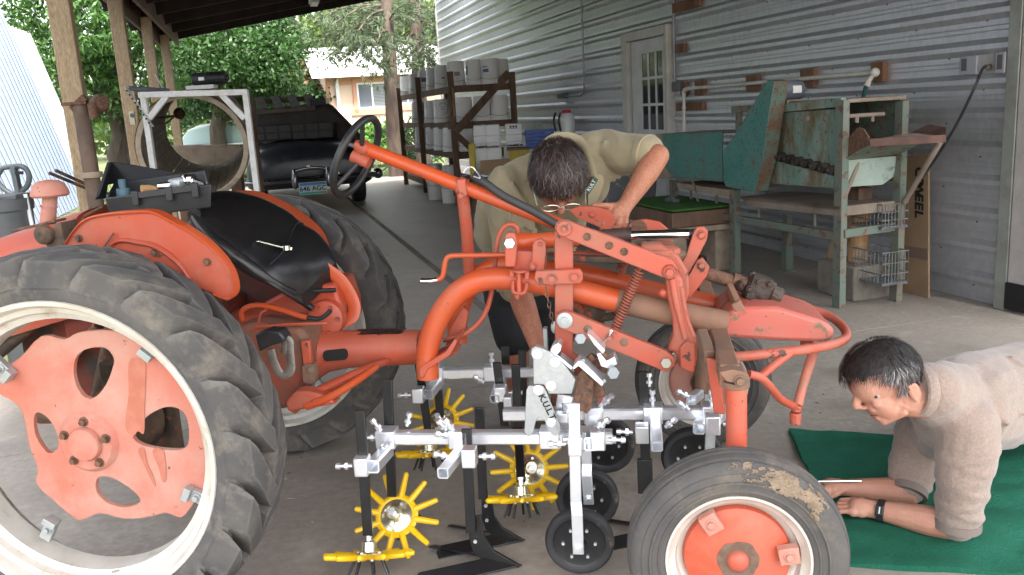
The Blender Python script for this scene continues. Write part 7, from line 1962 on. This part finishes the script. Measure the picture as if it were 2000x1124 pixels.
a, b = YP(584, 380, c0.y - .36), YP(639, 356, c0.y - .36)
pc = (a + b) / 2; pw, ph = .42, .19
ay = V((0, 0, 1))
mb = MB(); mb.box(pc, (pw, .006, ph), (CR, WA, ay)); pl_ = obj('licence_plate', mb, M('plate_sky', (.42, .55, .62), .45, col2=(.55, .58, .45), scale=6), car)
mb = MB(); mb.box(pc - WA * .004 + ay * (ph * .36), (pw * .96, .002, ph * .22), (CR, WA, ay)); obj('plate_top', mb, M('plate_blue', (.05, .20, .48), .45), pl_)
mb = MB(); mb.box(pc - WA * .004 - ay * (ph * .38), (pw * .96, .002, ph * .18), (CR, WA, ay)); obj('plate_bottom', mb, M('plate_green', (.03, .33, .25), .45), pl_)
mb = MB(); writing(mb, '646 AGC', pc - WA * .006 + ay * -.005, CR, ay, .105, .001, bold=.002); obj('plate_text', mb, m_ink, pl_, sm=0)
mb = MB(); mb.box(pc - WA * .006 + CR * (pw * .42) - ay * (ph * .38), (.03, .002, .025), (CR, WA, ay)); obj('plate_sticker', mb, m_redp, pl_)
mb = MB(); q = YP(671, 341, c0.y + .00); writing(mb, 'Chrysler', q, CR, ay, .10, .002, shear=.45, bold=.001); obj('script_badge', mb, m_chrome, bd, sm=0)
mb = MB(); q = YP(522, 357, c0.y - .02); mb.lathe([(.004, -.05), (.05, -.045), (.06, -.02), (.065, .05)], q, WA, 20); obj('tail_lamp', mb, m_dchr, bd)
for r_ in (.80, -.80):
    mb = MB(); mb.lathe([(.19, -.08), (.22, -.11), (.31, -.11), (.345, -.09), (.35, 0), (.345, .09), (.31, .11), (.22, .11), (.19, .08)], K_(r_, .95, .35), CR, 36); wh = obj('wheel', mb, m_tyreg, car)
    mb = MB(); mb.lathe([(.004, .07), (.19, .075), (.19, -.075), (.004, -.07)], K_(r_, .95, .35), CR, 24); obj('wheel_rim', mb, m_grey, wh)
# tarp, crates and pallet on the car
tq = [(488, 284), (492, 216), (560, 208), (636, 199), (652, 207), (690, 246), (722, 281), (700, 286)]
mb = MB(); mb.prism([YP(x, y, c0.y + 1.0) for x, y in tq], WA * 1.9 + CR * -.0)
tarp = obj('tarp', mb, M('dark_dusty_tarp', (.045, .038, .033), .8, col2=(.065, .055, .047), scale=3, bump=.5, bscale=6), label='dark dusty tarp draped over the roof of the old black car', cat='tarp', bev=.10)
def fcrate(x0, x1, y0, y1, label):
    a, b = YP(x0, y1, c0.y + .62), YP(x1, y0, c0.y + .62); w_, h = b.x - a.x, b.z - a.z; c = (a + b) / 2
    mb = MB(); mb.box(c + V((0, .2, 0)), (w_, .36, h)); k_ = obj('folded_crate', mb, M('black_crate', (.022, .020, .018), .55), label=label, cat='crate', group='folded crates on the car', bev=.01)
    mb = MB()
    for i in range(3):
        for j in range(2):
            p = c + V((w_ * ((i + .5) / 3 - .5), .02 - .012, h * ((j + .5) / 2 - .5))); mb.box(p, (w_ * .27, .012, h * .38)); mb.box(p - V((0, .009, 0)), (w_ * .12, .006, h * .14))
    obj('ribs', mb, M('black_crate_ribs', (.045, .040, .036), .6), k_, bev=.003)
fcrate(494, 568, 243, 277, 'left black folded crate on the back of the old car'); fcrate(571, 648, 238, 274, 'right black folded crate on the back of the old car')
mb = MB(); a = YP(590, 212, c0.y + .95)
pal = thing('pallet', 'dusty wooden pallet lying on top of the old car load', 'pallet', tuple(YP(560, 212, c0.y + 1.0)))
m_pal = M('dusty_pallet', (.11, .085, .068), .85, col2=(.075, .058, .047), scale=7)
for x in (497, 528, 560, 592):
    q = [YP(x, 190 - (x - 497) * .05, c0.y + 1.55), YP(x + 16, 189 - (x - 497) * .05, c0.y + 1.55), YP(x + 27, 211 - (x - 497) * .06, c0.y + .95), YP(x + 9, 214 - (x - 497) * .06, c0.y + .95)]
    mb = MB(); mb.prism(q, V((0, 0, -.02))); obj('deck_board', mb, m_pal, pal)
mb = MB(); mb.bar(YP(494, 221, c0.y + .93), YP(616, 211, c0.y + .93), .05, .07); obj('stringer', mb, m_pal, pal, bev=.004)
mb = MB(); mb.bar(YP(494, 200, c0.y + 1.5), YP(616, 192, c0.y + 1.5), .05, .09); obj('stringer', mb, m_pal, pal, bev=.004)
mb = MB()
a = YP(624, 199, c0.y + 1.1); mb.box(a, (.27, .3, .11))
for k in range(9): mb.box(a + V((-.12 + .03 * k, -.16, 0)), (.012, .02, .10))
obj('ribbed_tray', mb, m_black, label='black ribbed plastic tray at the right end of the pallet', cat='tray')
# ================================================================ BARREL WASHER
by = 8.0
bc = YP(377, 288, by); br = YP(482, 288, by).x - bc.x
bar_ = thing('barrel_washer', 'wooden slatted barrel washer in a white steel frame', 'barrel washer', (bc.x, bc.y + 1, 0))
NS_ = 30
mb = MB()
LB = 2.6
DA = (WA + V((0, 0, .065))).normalized()
for k in range(NS_):
    a0, a1 = 2 * math.pi * (k + .03) / NS_, 2 * math.pi * (k + .97) / NS_
    P_ = []
    for f in (0, LB):
        for rr in (br * .93, br):
            for a in (a0, a1): P_.append(bc + CR * rr * math.cos(a) + V((0, 0, rr * math.sin(a))) + DA * f)
    mb.hexa([P_[0], P_[1], P_[3], P_[2], P_[4], P_[5], P_[7], P_[6]])
drm = obj('drum', mb, m_slat, bar_, sm=0)
for f in (.06, 1.3, 2.54): obj('hoop', MB().lathe([(br * 1.005, -.025), (br * 1.02, -.025), (br * 1.02, .025), (br * 1.005, .025)], bc + DA * f, DA, 48), m_rust, drm)
mb = MB(); mb.lathe([(br * .90, -.02), (br * .99, -.02), (br * .99, .0), (br * .90, .0)], bc, DA, 48, closed=True); obj('rim_ring', mb, M('pale_slat_ends', (.46, .38, .29), .8, col2=(.36, .29, .21), scale=14), drm)
fy = by - .15
def fb(name, x0, y0, x1, y1, y=fy, w_=.06, d_=.05, mat=None):
    mb = MB(); mb.bar(YP(x0, y0, y), YP(x1, y1, y), d_, w_, up=(0, -1, 0)); return obj(name, mb, mat or m_whitest, bar_, bev=.003)
def fpost(x0, y0, x1):
    a = YP(x0, y0, fy); mb = MB(); mb.bar(V((a.x, a.y, 0)), a, .05, .05, up=(0, 1, 0)); return obj('frame_post', mb, m_whitest, bar_, bev=.003)
fpost(279, 180, 279); fpost(479, 176, 494)
fb('top_bar', 272, 186, 484, 180); fb('corner_brace', 430, 182, 478, 232, w_=.04); fb('corner_brace', 326, 188, 292, 232, w_=.04)
fb('perforated_angle', 245, 170, 299, 248, fy - .08, .045, .006); fb('perforated_angle', 304, 145, 331, 197, fy + .3, .035, .006)
mb = MB()
for k in range(9):
    t = (k + 1) / 10; p = YP(245, 170, fy - .08).lerp(YP(299, 248, fy - .08), t) + V((0, -.028, 0)); mb.cyl(p, p + V((0, -.004, 0)), .009, n=8)
obj('angle_holes', mb, m_dark, bar_)
mb = MB(); mb.tube([YP(250, 173, fy - .05), YP(330, 178, fy + .2)], .022, 12); obj('cross_pipe', mb, m_grey, bar_)
for p_ in ((bc + DA * LB),):
    for sx in (-1, 1): mb = MB(); q = p_ + CR * sx * (br + .06); mb.bar(V((q.x, q.y, 0)), V((q.x, q.y, bc.z + br)), .06, .06); obj('frame_post', mb, m_wood, bar_, bev=.003)
mb = MB(); q = YP(410, 154, by + .1); mb.cyl(q - V((.15, 0, 0)), q + V((.15, 0, 0)), .055, n=20); mb.cyl(q + V((.15, 0, 0)), q + V((.17, 0, 0)), .03)
for k in range(7): mb.cyl(q + V((-.02 + .022 * k, 0, 0)), q + V((-.012 + .022 * k, 0, 0)), .06, n=20)
mt = obj('motor', mb, m_blackp, bar_)
mb = MB(); mb.box(q + V((-.06, -.056, .0)), (.05, .006, .03)); obj('motor_label', mb, m_paper, mt)
mb = MB(); a = YP(394, 171, by); mb.box(a, (.25, .12, .035)); obj('white_block', mb, m_white, bar_, bev=.004)
mb = MB(); mb.bar(YP(300, 232, by + .3), YP(355, 225, by + 1.2), .02, .02); mb.ball(YP(350, 222, by + 1.1), .06); mb.tube(spl([YP(296, 240, by), YP(310, 230, by + .2), YP(322, 242, by + .3), YP(340, 228, by + .6)], 4), .008, 6); obj('drive_linkage', mb, m_grease, bar_)
mb = MB(); a, b = YP(334, 303, 11.2), YP(474, 301, 11.2); mb.bar(a, b, .12, .24); obj('timber_beam', mb, m_slat, label='thick timber beam behind the barrel washer', cat='beam', bev=.01)
for e in (.12, .88):
    p = a.lerp(b, e); h = p.z - .12; mb = MB(); mb.box(V((p.x, p.y, h / 2)), (.14, .14, h)); obj('beam_support', mb, m_wood, label='short dark %s post holding the timber beam' % ('left' if e < .5 else 'right'), cat='post', bev=.006)
# modern car far behind, seen through the barrel
mcb = YP(478, 300, 26); mcb.z = -.1
pk = thing('parked_car', 'dark parked car with pale roof glimpsed through the barrel', 'car', tuple(mcb))
def Q_(x, y, z_): return mcb + V((x, y, z_))
prof_ = [(-2.15, .35), (-2.2, .75), (-2.1, .98), (-1.6, 1.02), (1.0, 1.0), (2.1, .82), (2.2, .55), (2.15, .35)]
mb = MB(); mb.prism([Q_(x, -.85, z_) for x, z_ in prof_], V((0, 1.7, 0))); pb_ = obj('car_body', mb, M('dark_green_black_paint', (.012, .025, .028), .2, coat=.5), pk, bev=.06)
gl = [(-1.75, 1.0), (-1.35, 1.42), (-.6, 1.56), (.3, 1.53), (1.05, 1.0)]
mb = MB(); mb.prism([Q_(x, -.74, z_) for x, z_ in gl], V((0, 1.48, 0))); obj('car_glass', mb, M('pale_reflecting_glass', (.32, .42, .44), .12), pb_, bev=.03)
mb = MB(); mb.prism([Q_(x, -.70, z_) for x, z_ in [(-1.4, 1.42), (-1.0, 1.56), (-.4, 1.62), (.2, 1.6), (.62, 1.42), (.2, 1.52), (-.6, 1.54)]], V((0, 1.4, 0))); obj('car_roof', mb, m_white, pk, bev=.02)
mb = MB(); mb.box(Q_(-.3, -.87, .98), (3.4, .02, .05)); obj('chrome_strip', mb, m_white, pb_)
mb = MB(); mb.bar(Q_(-.5, -.752, 1.0), Q_(-.42, -.752, 1.52), .02, .06); obj('door_pillar', mb, m_black, pk)
for x in (-1.35, 1.4):
    mb = MB(); mb.lathe([(.20, -.1), (.31, -.1), (.33, 0), (.31, .1), (.2, .1)], Q_(x, -.78, .33), EY, 28); wq = obj('wheel', mb, m_tyreg, pk)
    mb = MB(); mb.lathe([(.004, -.09), (.1, -.1), (.20, -.08), (.2, .05)], Q_(x, -.78, .33), EY, 20); obj('wheel_rim', mb, m_rim, wq)
# ================================================================ THINGS AT THE LEFT
y6 = 6.0
sp0 = YP(178, 480, y6); sp1 = YP(172, 205, y6)
stp = thing('standpipe', 'rusty iron standpipe with a capped valve beside the first tan post', 'standpipe', (sp0.x, sp0.y, 0))
px_ = YP(180, 350, y6)
mb = MB(); zt2 = sp1.z; a = V((px_.x, y6, 0)); mb.cyl(a, a + V((0, 0, zt2)), .052, n=22); obj('pipe', mb, M('brown_iron_pipe', (.17, .115, .085), .75, col2=(.12, .08, .06), scale=6), stp)
mb = MB(); zf = YP(180, 342, y6).z; mb.cyl(a + V((0, 0, zf - .02)), a + V((0, 0, zf + .02)), .072, n=22); obj('flange', mb, m_slat, stp, bev=.004)
mb = MB(); mb.box(a + V((-.02, 0, zt2 + .012)), (.17, .12, .022)); mb.bar(a + V((-.05, -.02, zt2 - .03)), a + V((.06, -.04, zt2 + .05)), .03, .05); obj('valve_plate', mb, m_rust, stp, bev=.004)
mb = MB(); q = YP(196, 202, y6 - .05); mb.lathe([(.004, -.035), (.05, -.03), (.062, 0), (.055, .05), (.03, .07), (.004, .07)], q, V((-.75, .5, -.25)), 22); mb.cyl(q + V((-.03, -.06, .0)), q + V((-.03, -.06, -.10)), .028); obj('valve_cap', mb, m_rust, stp)
for k, (x0, y0, x1, y1, lb) in enumerate(((96, 338, 170, 369, 'lower of two long thin rods sticking out left of the standpipe'), (108, 333, 170, 361, 'upper of two long thin rods sticking out left of the standpipe'))):
    mb = MB(); mb.tube([YP(x0, y0, 6.15), YP(x1, y1, 6.35), YP(x1 + 60, y1 + 26, 6.6)], .012, 10); obj('metal_rod', mb, m_grease, label=lb, cat='rod')
y4 = 5.0
gb = thing('grey_bin', 'dark grey plastic bin at the left edge beside the tractor hood', 'bin', tuple(V((YP(20, 420, y4).x, y4, 0))))
c = YP(12, 420, y4); zt3 = YP(12, 388, y4).z
mb = MB(); c.z = 0; mb.tube([c, c + V((0, 0, zt3 * .93)), c + V((0, 0, zt3 * .94)), c + V((0, 0, zt3)), c + V((0, 0, zt3))], [.12, .142, .152, .154, .13], 22); obj('tub', mb, m_greyp, gb)
mb = MB(); mb.box(c + V((.03, -.02, zt3 + .01)), (.20, .16, .03)); obj('lid', mb, m_greyp, gb, bev=.008)
mb = MB(); mb.bar(c + V((.155, -.02, zt3 - .25)), c + V((.142, -.02, zt3 + .02)), .012, .02); obj('strap', mb, m_jug, gb)
pj = thing('pallet_jack', 'grey pallet jack handle rising behind the grey bin', 'pallet jack', tuple(V((YP(35, 420, 5.6).x, 5.6, 0))))
L_ = [(2, 332), (-6, 350), (4, 366), (20, 378), (33, 382), (42, 375), (54, 362), (57, 345), (52, 332), (40, 325), (22, 326), (8, 328)]
mb = MB(); mb.tube(spl([YP(x, y, 5.6) for x, y in L_], 4, True), .017, 10, closed=True); m_pj = M('grey_steel_handle', (.10, .115, .125), .45); obj('handle_loop', mb, m_pj, pj)
mb = MB(); a = YP(27, 327, 5.6); b = YP(40, 392, 5.6); mb.bar(a, b, .05, .03); mb.bar(b, V((b.x + .1, 5.75, .12)), .05, .04); obj('shaft', mb, m_pj, pj, bev=.004)
mb = MB(); mb.bar(YP(30, 338, 5.58), YP(45, 338, 5.58), .014, .02); obj('trigger', mb, m_blackp, pj)
mb = MB(); q = V((b.x + .1, 5.75, .1)); mb.box(q + V((0, .1, 0)), (.5, .25, .12)); mb.cyl(q + V((-.2, 0, -.02)), q + V((.2, 0, -.02)), .08); mb.box(q + V((-.18, .7, -.04)), (.16, 1.1, .05)); mb.box(q + V((.18, .7, -.04)), (.16, 1.1, .05)); obj('fork_base', mb, m_pj, pj, bev=.006)
mb = MB(); q = YP(260, 231, 9.0); s_, t_ = wallst(WP(258, 231, PT + .08)); q = WW(s_, PT + .0, WP(258, 231, PT + .08).z) ; q = WP(259, 231, PT - .085); mb.box(q, (.05, .085, .13), (WN, WA, V((0, 0, 1)))); dbx = obj('switch_box', mb, M('cream_box', (.62, .58, .42), .5), label='small cream box with a dark dial on the second tan post', cat='switch box', bev=.005)
mb = MB(); vd = (EYE - q); vd.z = 0; vd.normalize(); mb.cyl(q + V((0, 0, .025)), q + V((0, 0, .025)) + vd * .052, .022, n=14); obj('dial', mb, m_grey, dbx)
